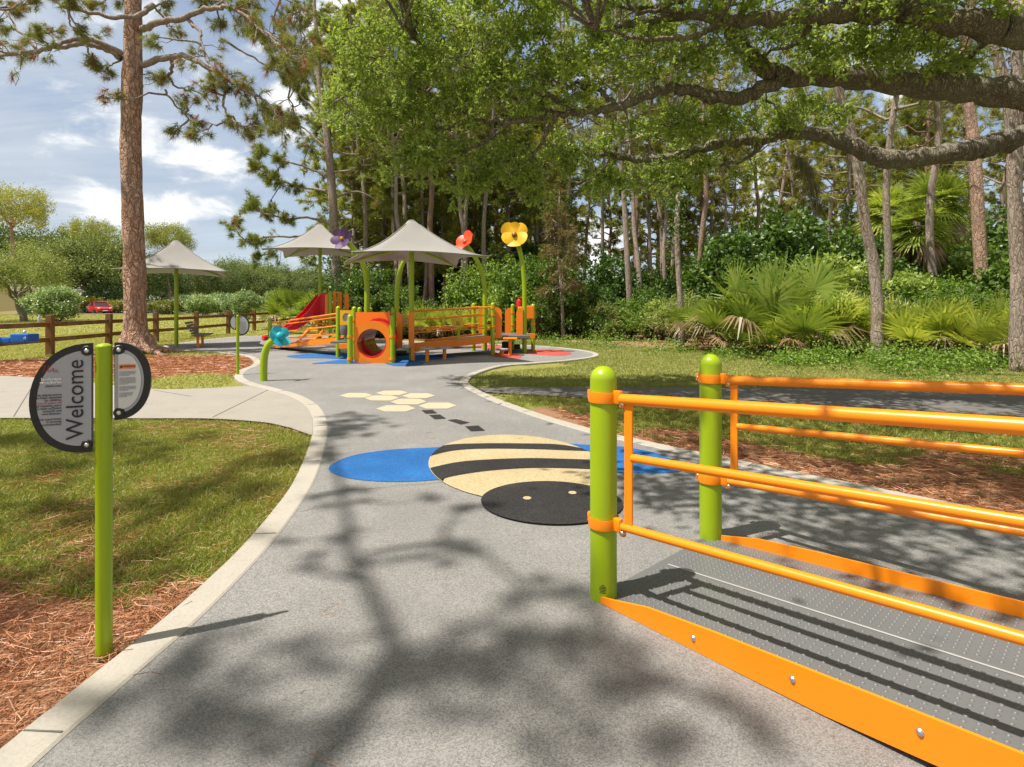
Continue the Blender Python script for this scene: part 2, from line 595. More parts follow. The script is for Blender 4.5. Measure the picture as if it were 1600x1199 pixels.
def wood(name, a, b, grey=None):
    m, nt, N, L = newmat(name)
    v = coords(nt, (1, 1, 1))
    n = noise(nt, v, 3, 5, .6, 1.5); g = noise(nt, coords(nt, (18, 3, 18)), 3, 4, .7)
    c = mix(nt, math_(nt, 'ADD', math_(nt, 'MULTIPLY', n, .5), math_(nt, 'MULTIPLY', g, .5)), a, b)
    if grey: c = mix(nt, ramp(nt, noise(nt, v, 1.7, 4), [(.5, (0, 0, 0)), (.7, (.7, .7, .7))]), c, grey)
    pbsdf(nt, c, .8, 0, bump(nt, g, .4, .006), spec=.2)
    return m


FENCEW = wood('brown_fence_timber', (.13, .06, .025), (.27, .135, .055), (.28, .2, .14))
BENCHW = wood('grey_bench_slats', (.16, .13, .11), (.27, .23, .2))

PINEBARK = barkmat('pine_bark', (.11, .06, .04), (.47, .265, .175), (.68, .47, .36), 5.6, 2.6, 1.0, .06, None, .15, .10)
PINEBARK2 = barkmat('grey_pine_bark', (.09, .065, .05), (.32, .25, .20), (.48, .39, .33), 9, 2.6, .8, .03)
PINEBARK3 = barkmat('red_pine_bark', (.11, .065, .045), (.34, .21, .145), (.52, .36, .27), 9, 4, .9, .04)
OAKBARK = barkmat('oak_bark', (.05, .04, .03), (.235, .19, .145), (.48, .42, .335), 17, 6, 1.0, .03, (.36, .36, .25))
TWIG = barkmat('twig_bark', (.05, .035, .025), (.12, .085, .06), (.2, .15, .11), 20, 8, .5, .01)
PALMBARK = barkmat('palm_bark', (.05, .04, .03), (.16, .13, .1), (.26, .22, .17), 14, 12, .8, .03)

OAKLEAF = leafmat('oak_leaves', [(0.140, 0.194, 0.045), (0.237, 0.342, 0.065), (0.335, 0.443, 0.094), (0.462, 0.546, 0.162)], .45, .03)
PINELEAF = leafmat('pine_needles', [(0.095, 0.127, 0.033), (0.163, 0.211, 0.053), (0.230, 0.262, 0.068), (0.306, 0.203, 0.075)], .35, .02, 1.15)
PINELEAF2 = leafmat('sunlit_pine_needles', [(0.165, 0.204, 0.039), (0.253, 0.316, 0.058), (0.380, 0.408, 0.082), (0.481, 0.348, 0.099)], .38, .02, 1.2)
DEADNEEDLE = leafmat('brown_needles', [(0.180, 0.084, 0.026), (0.300, 0.140, 0.046), (0.390, 0.210, 0.078)], .25, .04)
SHRUBLEAF = leafmat('shrub_leaves', [(0.058, 0.114, 0.019), (0.114, 0.218, 0.028), (0.191, 0.312, 0.039), (0.308, 0.416, 0.069)], .35, .03)
VINELEAF = leafmat('dark_vine_leaves', [(0.031, 0.071, 0.013), (0.066, 0.133, 0.018), (0.107, 0.196, 0.026), (0.167, 0.259, 0.046)], .32, .035)
LIGHTLEAF = leafmat('light_tree_leaves', [(0.116, 0.174, 0.036), (0.171, 0.239, 0.048), (0.240, 0.304, 0.072), (0.310, 0.362, 0.096)], .38, .05)
FARLEAF = leafmat('far_tree_leaves', [(0.073, 0.112, 0.036), (0.122, 0.176, 0.049), (0.171, 0.232, 0.064), (0.227, 0.289, 0.084)], .3, .04)
PALMLEAF = leafmat('palmetto_fans', [(0.150, 0.214, 0.032), (0.237, 0.329, 0.052), (0.343, 0.425, 0.079), (0.473, 0.504, 0.115)], .38, .02, rough=.4)
PALMDEAD = leafmat('dry_palm_fans', [(0.195, 0.131, 0.059), (0.292, 0.197, 0.092), (0.351, 0.262, 0.134)], .3, .05)
WHITELEAF = leafmat('variegated_leaves', [(0.078, 0.169, 0.048), (0.156, 0.260, 0.084), (0.286, 0.390, 0.168), (0.520, 0.598, 0.336)], .3, .06, rough=.35)
GRASS = leafmat('grass_blades', [(0.143, 0.185, 0.027), (0.191, 0.250, 0.036), (0.277, 0.307, 0.063), (0.538, 0.384, 0.151)], .4, .04)
GRASSDRY = leafmat('sunny_lawn_blades', [(0.174, 0.212, 0.046), (0.248, 0.294, 0.066), (0.336, 0.350, 0.101), (0.497, 0.413, 0.190)], .35, .03)
STRAW = leafmat('pine_straw', [(0.198, 0.082, 0.035), (0.356, 0.152, 0.066), (0.487, 0.245, 0.119), (0.660, 0.423, 0.252)], .1, .05)
MOSSM = leafmat('hanging_moss', [(0.135, 0.128, 0.070), (0.210, 0.195, 0.105), (0.285, 0.255, 0.154)], .3, .03)


def ground_mat():
    m, nt, N, L = newmat('lawn_and_pine_straw')
    v = wpos(nt)
    a = N.new('ShaderNodeAttribute'); a.attribute_name = 'straw'
    l = N.new('ShaderNodeAttribute'); l.attribute_name = 'lush'
    n1 = noise(nt, v, 1.3, 6, .65); n2 = noise(nt, v, 7, 5, .7); n3 = noise(nt, v, 60, 4, .75)
    g = ramp(nt, n2, [(.3, (.17, .18, .04)), (.5, (.28, .28, .075)), (.72, (.42, .37, .15))])
    g = mix(nt, ramp(nt, n3, [(.35, (0, 0, 0)), (.7, (.6, .6, .6))]), g, (.13, .14, .035))
    g2 = ramp(nt, n2, [(.3, (.10, .12, .02)), (.55, (.17, .2, .035)), (.8, (.3, .26, .1))])
    g = mix(nt, l.outputs['Fac'], g, g2)
    s = ramp(nt, n3, [(.25, (.14, .075, .04)), (.5, (.33, .18, .10)), (.75, (.48, .32, .2))])
    s = mix(nt, ramp(nt, n2, [(.4, (0, 0, 0)), (.75, (.6, .6, .6))]), s, (.24, .17, .125))
    k = math_(nt, 'ADD', a.outputs['Fac'], math_(nt, 'MULTIPLY_ADD', math_(nt, 'ADD', n1, n2), .8, -.8))
    c = mix(nt, ramp(nt, k, [(.35, (0, 0, 0)), (.62, (1, 1, 1))]), g, s)
    pbsdf(nt, c, .95, 0, bump(nt, math_(nt, 'ADD', n3, n2), .8, .03), spec=.1)
    return m


GROUND = ground_mat()
# ------------------------------------------------------------------ path outline (ground metres), clockwise
Lpx = [(58, 1199), (140, 1125), (224, 1050), (298, 985), (364, 920), (420, 859), (462, 803), (490, 757), (506, 710), (512, 677),
       (508, 652), (495, 634), (470, 620), (435, 609.5), (404, 602), (386, 595), (380, 588), (388, 579), (404, 572), (406, 564),
       (388, 556), (350, 551.5), (305, 548.5), (272, 546.5), (261, 543), (275, 539), (310, 534), (357, 528.5), (400, 526)]
Bpx = [(460, 526.5), (520, 528), (600, 533), (680, 537), (785, 539.5), (840, 542), (890, 546.5), (918, 551), (927, 555), (918, 559),
       (880, 564), (830, 568), (780, 572), (748, 580), (728, 588), (719, 597), (722, 604), (734, 612), (762, 626), (800, 641), (850, 658.5),
       (920, 679), (1000, 697.5), (1100, 719), (1200, 741), (1300, 762), (1450, 793), (1600, 825)]
core = [gnd(*p)[:2] for p in Lpx + Bpx]
edge = [(-1.62, -4.0), (-1.56, -1.5), (-1.5, .2)] + core + [(4.6, 2.1), (6.6, -.2), (9.0, -4.0)]
EDGE = spline(edge, 6)[:, :2]
PATHPOLY = [tuple(p) for p in EDGE] + [(9.0, -6), (-1.62, -6)]
KERBW = .16
_T = np.gradient(EDGE, axis=0); _T /= np.linalg.norm(_T, axis=1)[:, None]
OUTER = EDGE + np.stack([-_T[:, 1], _T[:, 0]], 1) * KERBW
PATHOUT = [tuple(p) for p in OUTER] + [(9.2, -6), (-1.8, -6)]
path = struct(sheet('path', PATHPOLY, .016, RUBGREY), 'grey speckled rubber path winding to the playground')
kerb = struct(ribbon('kerb', EDGE, -.002, KERBW, .024, .026, CONC), 'pale concrete kerb edging the rubber path')
m = MB()
L_ = np.concatenate([[0], np.cumsum(np.linalg.norm(np.diff(EDGE, axis=0), axis=1))])
for s in np.arange(1.1, L_[-1] - 2, 1.55):
    i = int(np.searchsorted(L_, s)); t = Vector((*_T[i], 0)); n = Vector((-_T[i][1], _T[i][0], 0))
    c = Vector((*EDGE[i], 0)) + n * KERBW / 2
    M = Matrix((t, n, (0, 0, 1))).transposed()
    m.box((c.x, c.y, .0262), (.006, KERBW - .03, .003), M)
JOINT = paint('dark_joint_filler', (.12, .11, .1), .9, .2)
build('kerb_joint', m, JOINT, kerb)

WALK = [gnd(*p)[:2] for p in [(-900, 575), (-300, 583), (0, 589), (110, 597), (235, 609.5), (320, 609), (384, 606)]]
_near = [gnd(*p)[:2] for p in [(482, 682), (452, 671), (410, 662.5), (330, 657), (230, 656.5), (0, 656), (-400, 657), (-1500, 660)]]
_i0 = int(np.argmin(np.linalg.norm(OUTER - np.array(WALK[-1]), axis=1)))
_i1 = int(np.argmin(np.linalg.norm(OUTER - np.array(_near[0]), axis=1)))
WALKPOLY = [tuple(p) for p in spline(WALK[:-1], 5)[:, :2]] + [tuple(p) for p in OUTER[_i1:_i0 + 1][::-1]] + [tuple(p) for p in spline(_near[1:], 5)[:, :2]]
walk = struct(sheet('walkway', WALKPOLY, .022, CONCW), 'pale concrete walkway joining the rubber path')
m = MB()
for a, b in (((60, 590), (20, 656)), ((300, 622), (240, 612)), ((330, 656), (420, 611))):
    A, B = gnd(*a), gnd(*b); d = (B - A); M = Matrix((d.normalized(), Vector((-d.y, d.x, 0)).normalized(), (0, 0, 1))).transposed()
    m.box(((A.x + B.x) / 2, (A.y + B.y) / 2, .0235), (d.length * .96, .012, .0035), M)
build('walk_joint', m, JOINT, walk)

A1 = [gnd(*p)[:2] for p in [(742, 606.5), (900, 606), (1100, 606.5), (1300, 608.5), (1600, 613), (2200, 622), (3600, 640)]]
A2 = [gnd(*p)[:2] for p in [(3600, 760), (2200, 690), (1600, 653), (1400, 642), (1200, 633), (1000, 626), (860, 620), (760, 614)]]
ASPHPOLY = [tuple(p) for p in spline(A1, 5)[:, :2]] + [tuple(p) for p in spline(A2, 5)[:, :2]]
asph = struct(sheet('asphalt_path', ASPHPOLY, .012, ASPH), 'old dark asphalt footpath crossing the lawn')


# ------------------------------------------------------------------ terrain
def fbm(x, y, s):
    return (np.sin(x * 1.7 * s + 1.3 * np.sin(y * 1.1 * s)) + np.sin(y * 2.3 * s + 1.7 * np.sin(x * .9 * s + 2)) + np.sin((x + y) * 3.1 * s)) / 3


def straw_at(x, y):
    q = np.array([x, y]).T if np.ndim(x) else np.array([[x, y]])
    d = np.full(len(q), 9.0)
    P = EDGE[::2]
    for k in range(0, len(q), 20000):
        d[k:k + 20000] = np.sqrt(((q[k:k + 20000, None] - P[None]) ** 2).sum(-1)).min(1)
    x, y = q[:, 0], q[:, 1]
    nb = fbm(x, y, 1.0) * .25 + fbm(x + 7, y + 3, 2.7) * .18
    left = (x < 0) & (y < 6.6)
    s = np.where(left, np.maximum(sstep(2.95, 2.3, y + nb * .9 + (x + 1.6) * .16), .5 * sstep(.3, .05, d + nb * .3)), 0)
    s = np.where(left, np.maximum(s, .20 + nb * .95), s)
    # mulch mound round the pine
    e = np.sqrt(((x + 9.2) / 4.6) ** 2 + ((y - 13.1) / 2.6) ** 2)
    s = np.maximum(s, sstep(1.25, .75, e + nb * .6))
    s = np.maximum(s, .85 * sstep(1.3, .7, np.sqrt(((x + 13.5) / 3.2) ** 2 + ((y - 12.2) / 1.2) ** 2) + nb * .7))
    # right bank between kerb and asphalt
    rb = (x > .2) & (y < 9)
    s = np.where(rb, np.maximum(s, sstep(1.0, .3, d + nb * 2.4)), s)
    s = np.where(rb & (x > 3), np.maximum(s, sstep(5.6, 4.4, y + nb * 2.6) * .8), s)
    # woodland floor
    w = sstep(15.4, 17.2, y + nb * 2.0 - sstep(9, 0, x) * 6.5) * sstep(-8.5, -6, x)
    s = np.maximum(s, w)
    s = np.maximum(s, sstep(.3, .05, d + nb * .12) * .6)
    return np.clip(s, 0, 1)


def lush_at(x, y):
    return np.clip(sstep(9.5, 6.5, y) * .95 + sstep(14.5, 16, y) * sstep(4, 8, x), 0, 1)


xs = np.unique(np.concatenate([-np.geomspace(22, 1600, 26)[::-1], np.arange(-22, 18.01, .28), np.geomspace(18, 1600, 26)]))
ys = np.unique(np.concatenate([[-60, -30, -15, -8], np.arange(-4, 32, .28), np.arange(32, 70, 1.6), np.geomspace(70, 2600, 26)]))
GX, GY = np.meshgrid(xs, ys)
gx, gy = GX.ravel(), GY.ravel()
zz = gz(gx, gy)
sm = (gx > -21) & (gx < 17) & (gy > -4) & (gy < 40)
st = np.zeros(len(gx)); st[sm] = straw_at(gx[sm], gy[sm]); st[~sm & (gx > -6) & (gy > 17)] = 1
off = ~inpoly(np.stack([gx, gy], 1), PATHOUT)
zz = zz - .012 + np.where(sm & off, fbm(gx, gy, 2.2) * .008, -.02)
nx = len(xs)
i = np.arange(len(ys) - 1)[:, None] * nx; j = np.arange(nx - 1)[None]
m = MB(); m.add(np.stack([gx, gy, zz], 1), np.stack([i + j, i + j + 1, i + nx + j + 1, i + nx + j], -1).reshape(-1, 4))
ground = struct(build('ground', m, GROUND, smooth=True, attr={'straw': st, 'lush': lush_at(gx, gy)}), 'lawn and pine straw ground of the park')

# road and parking beyond the fence
m = MB()
rp = [(-140, 63), (-60, 62.5), (-30, 64), (-6, 70), (-6, 77), (-30, 72), (-60, 71), (-140, 72)]
road = sheet('road', rp, .595, ROADM); struct(road, 'grey park road behind the timber fence')
m = MB(); m.add([(-140, 62.55, .66), (-60, 62.05, .66), (-60, 62.5, .66), (-140, 63, .66), (-140, 62.55, .5), (-60, 62.05, .5)], [[0, 1, 2, 3], [4, 5, 1, 0]])
m.add([(-60, 62.05, .66), (-30, 63.5, .66), (-30, 64, .66), (-60, 62.5, .66), (-60, 62.05, .5), (-30, 63.5, .5)], [[0, 1, 2, 3], [4, 5, 1, 0]])
struct(build('road_kerb', m, CONC), 'pale kerb along the park road')

# ------------------------------------------------------------------ inlaid graphics on the path
zb = .020


def ell(c, ax, a, b, n=64):
    ax = Vector((*ax, 0)).normalized(); ay = Vector((-ax.y, ax.x, 0))
    return [(c[0] + ax.x * a * math.cos(t) + ay.x * b * math.sin(t), c[1] + ax.y * a * math.cos(t) + ay.y * b * math.sin(t)) for t in np.arange(n) * 2 * PI / n]


def pxpoly(ps, smooth=False):
    q = [gnd(*p)[:2] for p in ps]
    return [tuple(p) for p in spline(q, 6, True)] if smooth else q


bee = thing('bee_graphic', gnd(800, 733), 'large bumblebee inlaid in tan, black and blue rubber across the grey path', 'path graphic')
sheet('wing', pxpoly([(514, 738), (522, 727), (552, 715), (605, 706.5), (665, 703), (720, 703), (735, 730), (720, 750), (690, 753), (640, 756.5), (580, 755.5), (536, 749)], True), zb, RUBBLUE, bee)
sheet('wing', pxpoly([(860, 698), (915, 698), (970, 701), (1020, 710), (1052, 722), (1069, 736), (1050, 742), (1000, 743), (930, 741), (870, 735)], True), zb, RUBBLUE, bee)
bodyP = ell((.03, 4.86), (.25, -.97), 1.02, .765, 72)
sheet('body', bodyP, zb + .004, RUBTAN, bee)
inside = np.array(bodyP)


def clip_body(ps):
    q = spline([gnd(*p)[:2] for p in ps], 6, True)
    c = np.array((.03, 4.86)); ax = Vector((.25, -.97)).normalized(); ax = np.array(ax); ay = np.array((-ax[1], ax[0]))
    u = (q - c) @ ax / 1.02; v = (q - c) @ ay / .765
    r = np.hypot(u, v); k = np.where(r > .995, .995 / r, 1)
    return [tuple(p) for p in c + (u * k * 1.02)[:, None] * ax + (v * k * .765)[:, None] * ay]


sheet('stripe', clip_body([(660, 708), (700, 699.5), (751, 697.2), (809, 697.2), (868, 698.5), (905, 704), (930, 709), (898, 708.5), (829, 706), (751, 705.5), (705, 709), (664, 718)]), zb + .008, RUBBLACK, bee)
sheet('stripe', clip_body([(665, 741), (690, 732), (732, 725), (809, 721), (870, 721.5), (960, 726), (960, 740), (922, 738), (860, 736), (809, 737), (751, 742), (700, 751), (672, 762)]), zb + .008, RUBBLACK, bee)
sheet('head', ell((.278, 3.86), (1, -.12), .50, .425), zb + .010, RUBBLACK, bee)
for c in ((823.5, 785.5), (894.5, 777)):
    p = gnd(*c); sheet('eye', ell((p.x, p.y), (1, 0), .03, .034, 20), zb + .014, RUBTAN, bee)

comb = thing('honeycomb_graphic', gnd(630, 628), 'cream hexagons inlaid in the grey path as a honeycomb', 'path graphic')
for x0, x1, y0, y1 in [(130, 265, 93, 113), (275, 408, 83, 102), (228, 372, 103, 125), (380, 517, 94, 115), (332, 484, 116, 141), (275, 440, 143, 170), (445, 605, 132, 158)]:
    x0, x1 = 480 + x0 / 2.58, 480 + x1 / 2.58; y0, y1 = 580 + y0 / 2.58, 580 + y1 / 2.58; w = x1 - x0; ym = (y0 + y1) / 2
    g = w * .015
    sheet('hexagon', pxpoly([(x0 + g, ym + .2), (x0 + w * .27, y0 + .2), (x0 + w * .78, y0 + .2), (x1 - g, ym - .2), (x0 + w * .74, y1 - .2), (x0 + w * .22, y1 - .2)]), zb, RUBCREAM, comb)
trail = thing('flight_trail_graphic', gnd(705, 658), 'four black dashes inlaid in the path between the honeycomb and the bee', 'path graphic')
for d in ([(460, 164), (505, 162), (525, 176), (478, 178)], [(490, 183), (535, 181), (560, 198), (515, 201)], [(565, 204), (600, 200), (655, 214), (620, 222)], [(637, 230), (690, 226), (717, 247), (660, 250)]):
    sheet('dash', pxpoly([(480 + a / 2.58, 580 + b / 2.58) for a, b in d][::-1]), zb, RUBBLACK, trail)
blue = thing('blue_petal_graphic', gnd(600, 562), 'blue petal shapes inlaid in the rubber under the tunnel and deck', 'path graphic')
sheet('petal', pxpoly([(448, 558), (470, 555), (520, 552), (560, 553), (575, 558), (540, 562), (500, 561), (465, 561)], True), zb, RUBBLUE, blue)
sheet('petal', pxpoly([(487, 570), (505, 567), (540, 563), (590, 562), (600, 567), (560, 569.5), (520, 569.5)], True), zb + .004, RUBBLUE, blue)
sheet('petal', pxpoly([(600, 562), (640, 555), (690, 556), (712, 559), (690, 562), (650, 565)], True), zb, RUBBLUE, blue)
sheet('petal', pxpoly([(600, 566), (640, 564), (660, 567), (663, 570), (645, 572.5), (615, 573)], True), zb + .004, RUBBLUE, blue)
redp = thing('red_petal_graphic', gnd(820, 552), 'red petal shapes inlaid in the rubber under the right hand deck', 'path graphic')
sheet('petal', pxpoly([(765, 556), (780, 552), (800, 552), (815, 557), (812, 561), (795, 561), (775, 559)], True), zb, RUBRED, redp)
sheet('petal', pxpoly([(815, 552), (840, 547), (875, 548), (893, 553), (880, 556.5), (845, 556)], True), zb, RUBRED, redp)
sheet('petal', pxpoly([(745, 541), (770, 539.5), (790, 542), (782, 546), (755, 546)], True), zb, RUBRED, redp)

# construction seams in the poured rubber
m = MB()
SEAMR = paint('rubber_seam', (.13, .125, .12), .9, .15)
for a, b in (((-1.44, 4.05), (1.9, 4.95)), ((-2.2, 9.0), (-.6, 9.6)), ((-1.5, 1.0), (3.4, .9))):
    q = wob((*a, .0195), (*b, .0195), 24, .004); d = unit(np.gradient(q, axis=0)); n_ = np.stack([-d[:, 1], d[:, 0], 0 * d[:, 0]], 1) * .0022
    q[:, 2] = .0195; i = np.arange(23); V = np.concatenate([q - n_, q + n_]); m.add(V, np.stack([i, i + 1, i + 25, i + 24], 1))
build('rubber_seam', m, SEAMR, path)
# ------------------------------------------------------------------ access ramp with handrails (foreground right)
A = Vector((.437, 2.60, 0)); B = Vector((1.19, 3.26, 0))
dv = Vector((.671, -.741, 0)).normalized(); wv = (B - A).normalized(); up = Vector((0, 0, 1))
SL = .070
RLEN = 3.7
ramp_o = thing('access_ramp', (A + B) / 2, 'orange railed access ramp with studded grey deck and lime posts beside the path', 'ramp')


def rp_(t, s, z, slope=True):                    # t along, s across from near post line (0) to far post line (W), z above the ramp line
    p = A + dv * t + wv * s
    return Vector((p.x, p.y, z + (SL * t if slope else 0)))


W = (B - A).length
for s in (0, W):
    for t in (0, RLEN):
        b = A + dv * t + wv * s
        m = MB(); ht = 1.105 + SL * t
        prof = [(.0635, 0), (.0635, ht - .062)] + [(.0635 * math.cos(a), ht - .062 + .062 * math.sin(a)) for a in np.linspace(.12, PI / 2 - .02, 8)]
        m.lathe(prof, (b.x, b.y, .014), 32)
        p = build('post', m, GREEN, ramp_o, True, angle=50)
        if t == 0 and s == 0:
            m = MB()
            vd = Vector((-b.x, -b.y, 0)).normalized(); th = math.atan2(vd.y, vd.x) - .05
            for k, (zz_, ww) in enumerate([(.085, .1), (.078, .22), (.071, .26), (.064, .26), (.057, .2), (.05, .24)]):
                a = np.linspace(th - ww, th + ww, 6); r = .0641
                lo = np.stack([b.x + r * np.cos(a), b.y + r * np.sin(a), np.full(6, .014 + zz_)], 1); hi = lo + np.array([0, 0, .003])
                i = np.arange(5); m.add(np.concatenate([lo, hi]), np.stack([i, i + 1, i + 7, i + 6], 1))
            build('maker_label', m, INK, p)
        sg = 1 if t == 0 else -1
        for zc in (.975, .38):
            c = MB(); zc2 = zc + SL * t
            c.lathe([(.066, -.024), (.0715, -.026), (.0725, -.02), (.0725, .02), (.0715, .026), (.066, .024)], (b.x, b.y, zc2), 32)
            # ears: bolt lug on the path side and rail lug
            M = Matrix((dv, wv, up)).transposed()
            e = b - dv * sg * .073
            c.box((e.x, e.y, zc2), (.03, .034, .048), M, .006)
            e = b + dv * sg * .085
            c.box((e.x, e.y, zc2 + .004), (.04, .030, .062), M, .006)
            e = b + dv * sg * .112
            c.box((e.x, e.y, zc2 - .012), (.03, .022, .06), M, .006)
            cl = build('clamp', c, ORANGE, ramp_o, True, angle=40)
            bt = MB()
            side = -1 if s == 0 else -1
            e = b + dv * sg * .118 + wv * side * .012
            Mb = Matrix((dv, up, wv * side)).transposed()
            bt.lathe([(.0, .009), (.007, .008), (.0105, .004), (.011, 0), (.011, -.004)], (e.x, e.y, zc2 - .022), 14, Mb)
            e = b - dv * sg * .072 + wv * side * .018
            bt.lathe([(.0, .007), (.006, .006), (.009, .003), (.0095, 0)], (e.x, e.y, zc2), 12, Mb)
            build_each('bolt', bt, STEEL, cl, True, angle=50)
    for z, r, t0, nm in ((.965, .0255, .105, 'handrail'), (.70, .019, .165, 'rail'), (.375, .019, .11, 'rail')):
        m = MB(); m.tube([rp_(t, s, z) for t in np.linspace(t0, RLEN - t0, 5)], r, 20)
        build(nm, m, ORANGE, ramp_o, True, angle=50)
    for t in (.145, RLEN - .145):
        m = MB(); c = rp_(t, s, .67); M = Matrix((dv, wv, up)).transposed()
        m.box(c, (.043, .012, .575), M, .003)
        build('upright', m, ORANGE, ramp_o)
    # side plate with rounded nose: profile in the (t, z) plane
    s0 = -.045 if s == 0 else s + .01
    pr = []
    ts = [0, .012, .05, .12, .3, .6, 1.0, 1.6, 2.4, RLEN]
    topz = lambda t: .026 + .014 * min(t / .05, 1) ** .5 + SL * t + .045 * sstep(0, .4, t)
    pr = [(t, float(topz(t))) for t in ts] + [(t, max(.018 + .012 * float(sstep(.7, 1.6, t)), float(topz(t)) - .135)) for t in ts[::-1]]
    m = MB(); m.prism(pr, A + wv * s0 - dv * .02, dv, up, .012)
    pl = build('side_plate', m, ORANGE, ramp_o)
    m = MB()
    for t in (.50, .88, 1.245, 1.62, 2.0, 2.4, 2.8, 3.2):
        zt = float(topz(t)) - .055
        sd = -1
        p = A + dv * t + wv * (s0 - .012)
        Mb = Matrix((dv, up, -wv)).transposed()
        m.lathe([(.0, .007), (.006, .0065), (.009, .004), (.0105, .001), (.012, 0), (.0125, -.003)], (p.x, p.y, zt), 16, Mb)
    if s == 0: build_each('bolt', m, STEEL, pl, True, angle=50)
# deck with studs
m = MB()
d0, d1, s0, s1 = -.02, RLEN, -.03, W + .005
def dz(t): return .022 + SL * max(t, 0)
V = []
for t in (d0, .02, d1):
    for s in (s0, s1): q = rp_(t, s, 0, False); V.append((q.x, q.y, dz(t)))
for t in (d0, .02, d1):
    for s in (s0, s1): q = rp_(t, s, 0, False); V.append((q.x, q.y, dz(t) - .02))
m.add(V, [[0, 1, 3, 2], [2, 3, 5, 4], [6, 8, 9, 7], [8, 10, 11, 9], [0, 6, 7, 1]])
deck = build('deck', m, DECKGREY, ramp_o)
pit = .034
tt, ss = np.meshgrid(np.arange(.03, RLEN - .6, pit), np.arange(.0, W - .02, pit), indexing='ij')
ss = ss + (np.arange(tt.shape[0])[:, None] % 2) * pit / 2
keep = (np.abs(ss - .5 * W) > .03)
tt, ss = tt[keep], ss[keep]
base = np.array(A[:])[None] + tt[:, None] * np.array(dv[:]) + ss[:, None] * np.array(wv[:])
base[:, 2] = .0222 + SL * tt
an = np.arange(8) * PI / 4
rings = [(.0082, -.001), (.0064, .0032), (.0034, .0047)]
T = np.concatenate([np.stack([r * np.cos(an), r * np.sin(an), np.full(8, z)], 1) for r, z in rings])
V = base[:, None] + T[None]
fq = np.concatenate([[[k * 8 + j, k * 8 + (j + 1) % 8, (k + 1) * 8 + (j + 1) % 8, (k + 1) * 8 + j] for j in range(8)] for k in range(2)])
fo = np.array([[16, 17, 18, 19], [16, 19, 20, 23], [20, 21, 22, 23]])
m = MB(); n = len(base); o = (np.arange(n) * 24)[:, None, None]
m.add(V.reshape(-1, 3), (fq[None] + o).reshape(-1, 4), (fo[None] + o).reshape(-1, 4))
build('stud_pattern', m, DECKGREY, deck, True)
m = MB()
a, b = rp_(.03, .5 * W, dz(.03) + .002, False), rp_(RLEN, .5 * W, dz(RLEN) + .002, False)
u_ = Vector(wv) * .006
m.add([a - u_, b - u_, b + u_, a + u_], [[0, 1, 2, 3]])
build('seam_line', m, SEAM, deck)


# ------------------------------------------------------------------ signs
def text_mesh(name, body, size, M, mat, parent, align='CENTER', bold=0.0, spacing=1.0):
    cu = bpy.data.curves.new(name, 'FONT'); cu.body = body; cu.size = size; cu.align_x = align; cu.align_y = 'CENTER'
    cu.offset = bold; cu.space_character = spacing; cu.space_line = .78; cu.resolution_u = 3
    o = bpy.data.objects.new(name + '_tmp', cu); COL.objects.link(o)
    dg = bpy.context.evaluated_depsgraph_get(); dg.update()
    me = bpy.data.meshes.new_from_object(o.evaluated_get(dg))
    me.name = name
    bpy.data.objects.remove(o); bpy.data.curves.remove(cu)
    me.transform(M); me.materials.clear(); me.materials.append(mat)
    t = bpy.data.objects.new(name, me); COL.objects.link(t); t.parent = parent
    return t


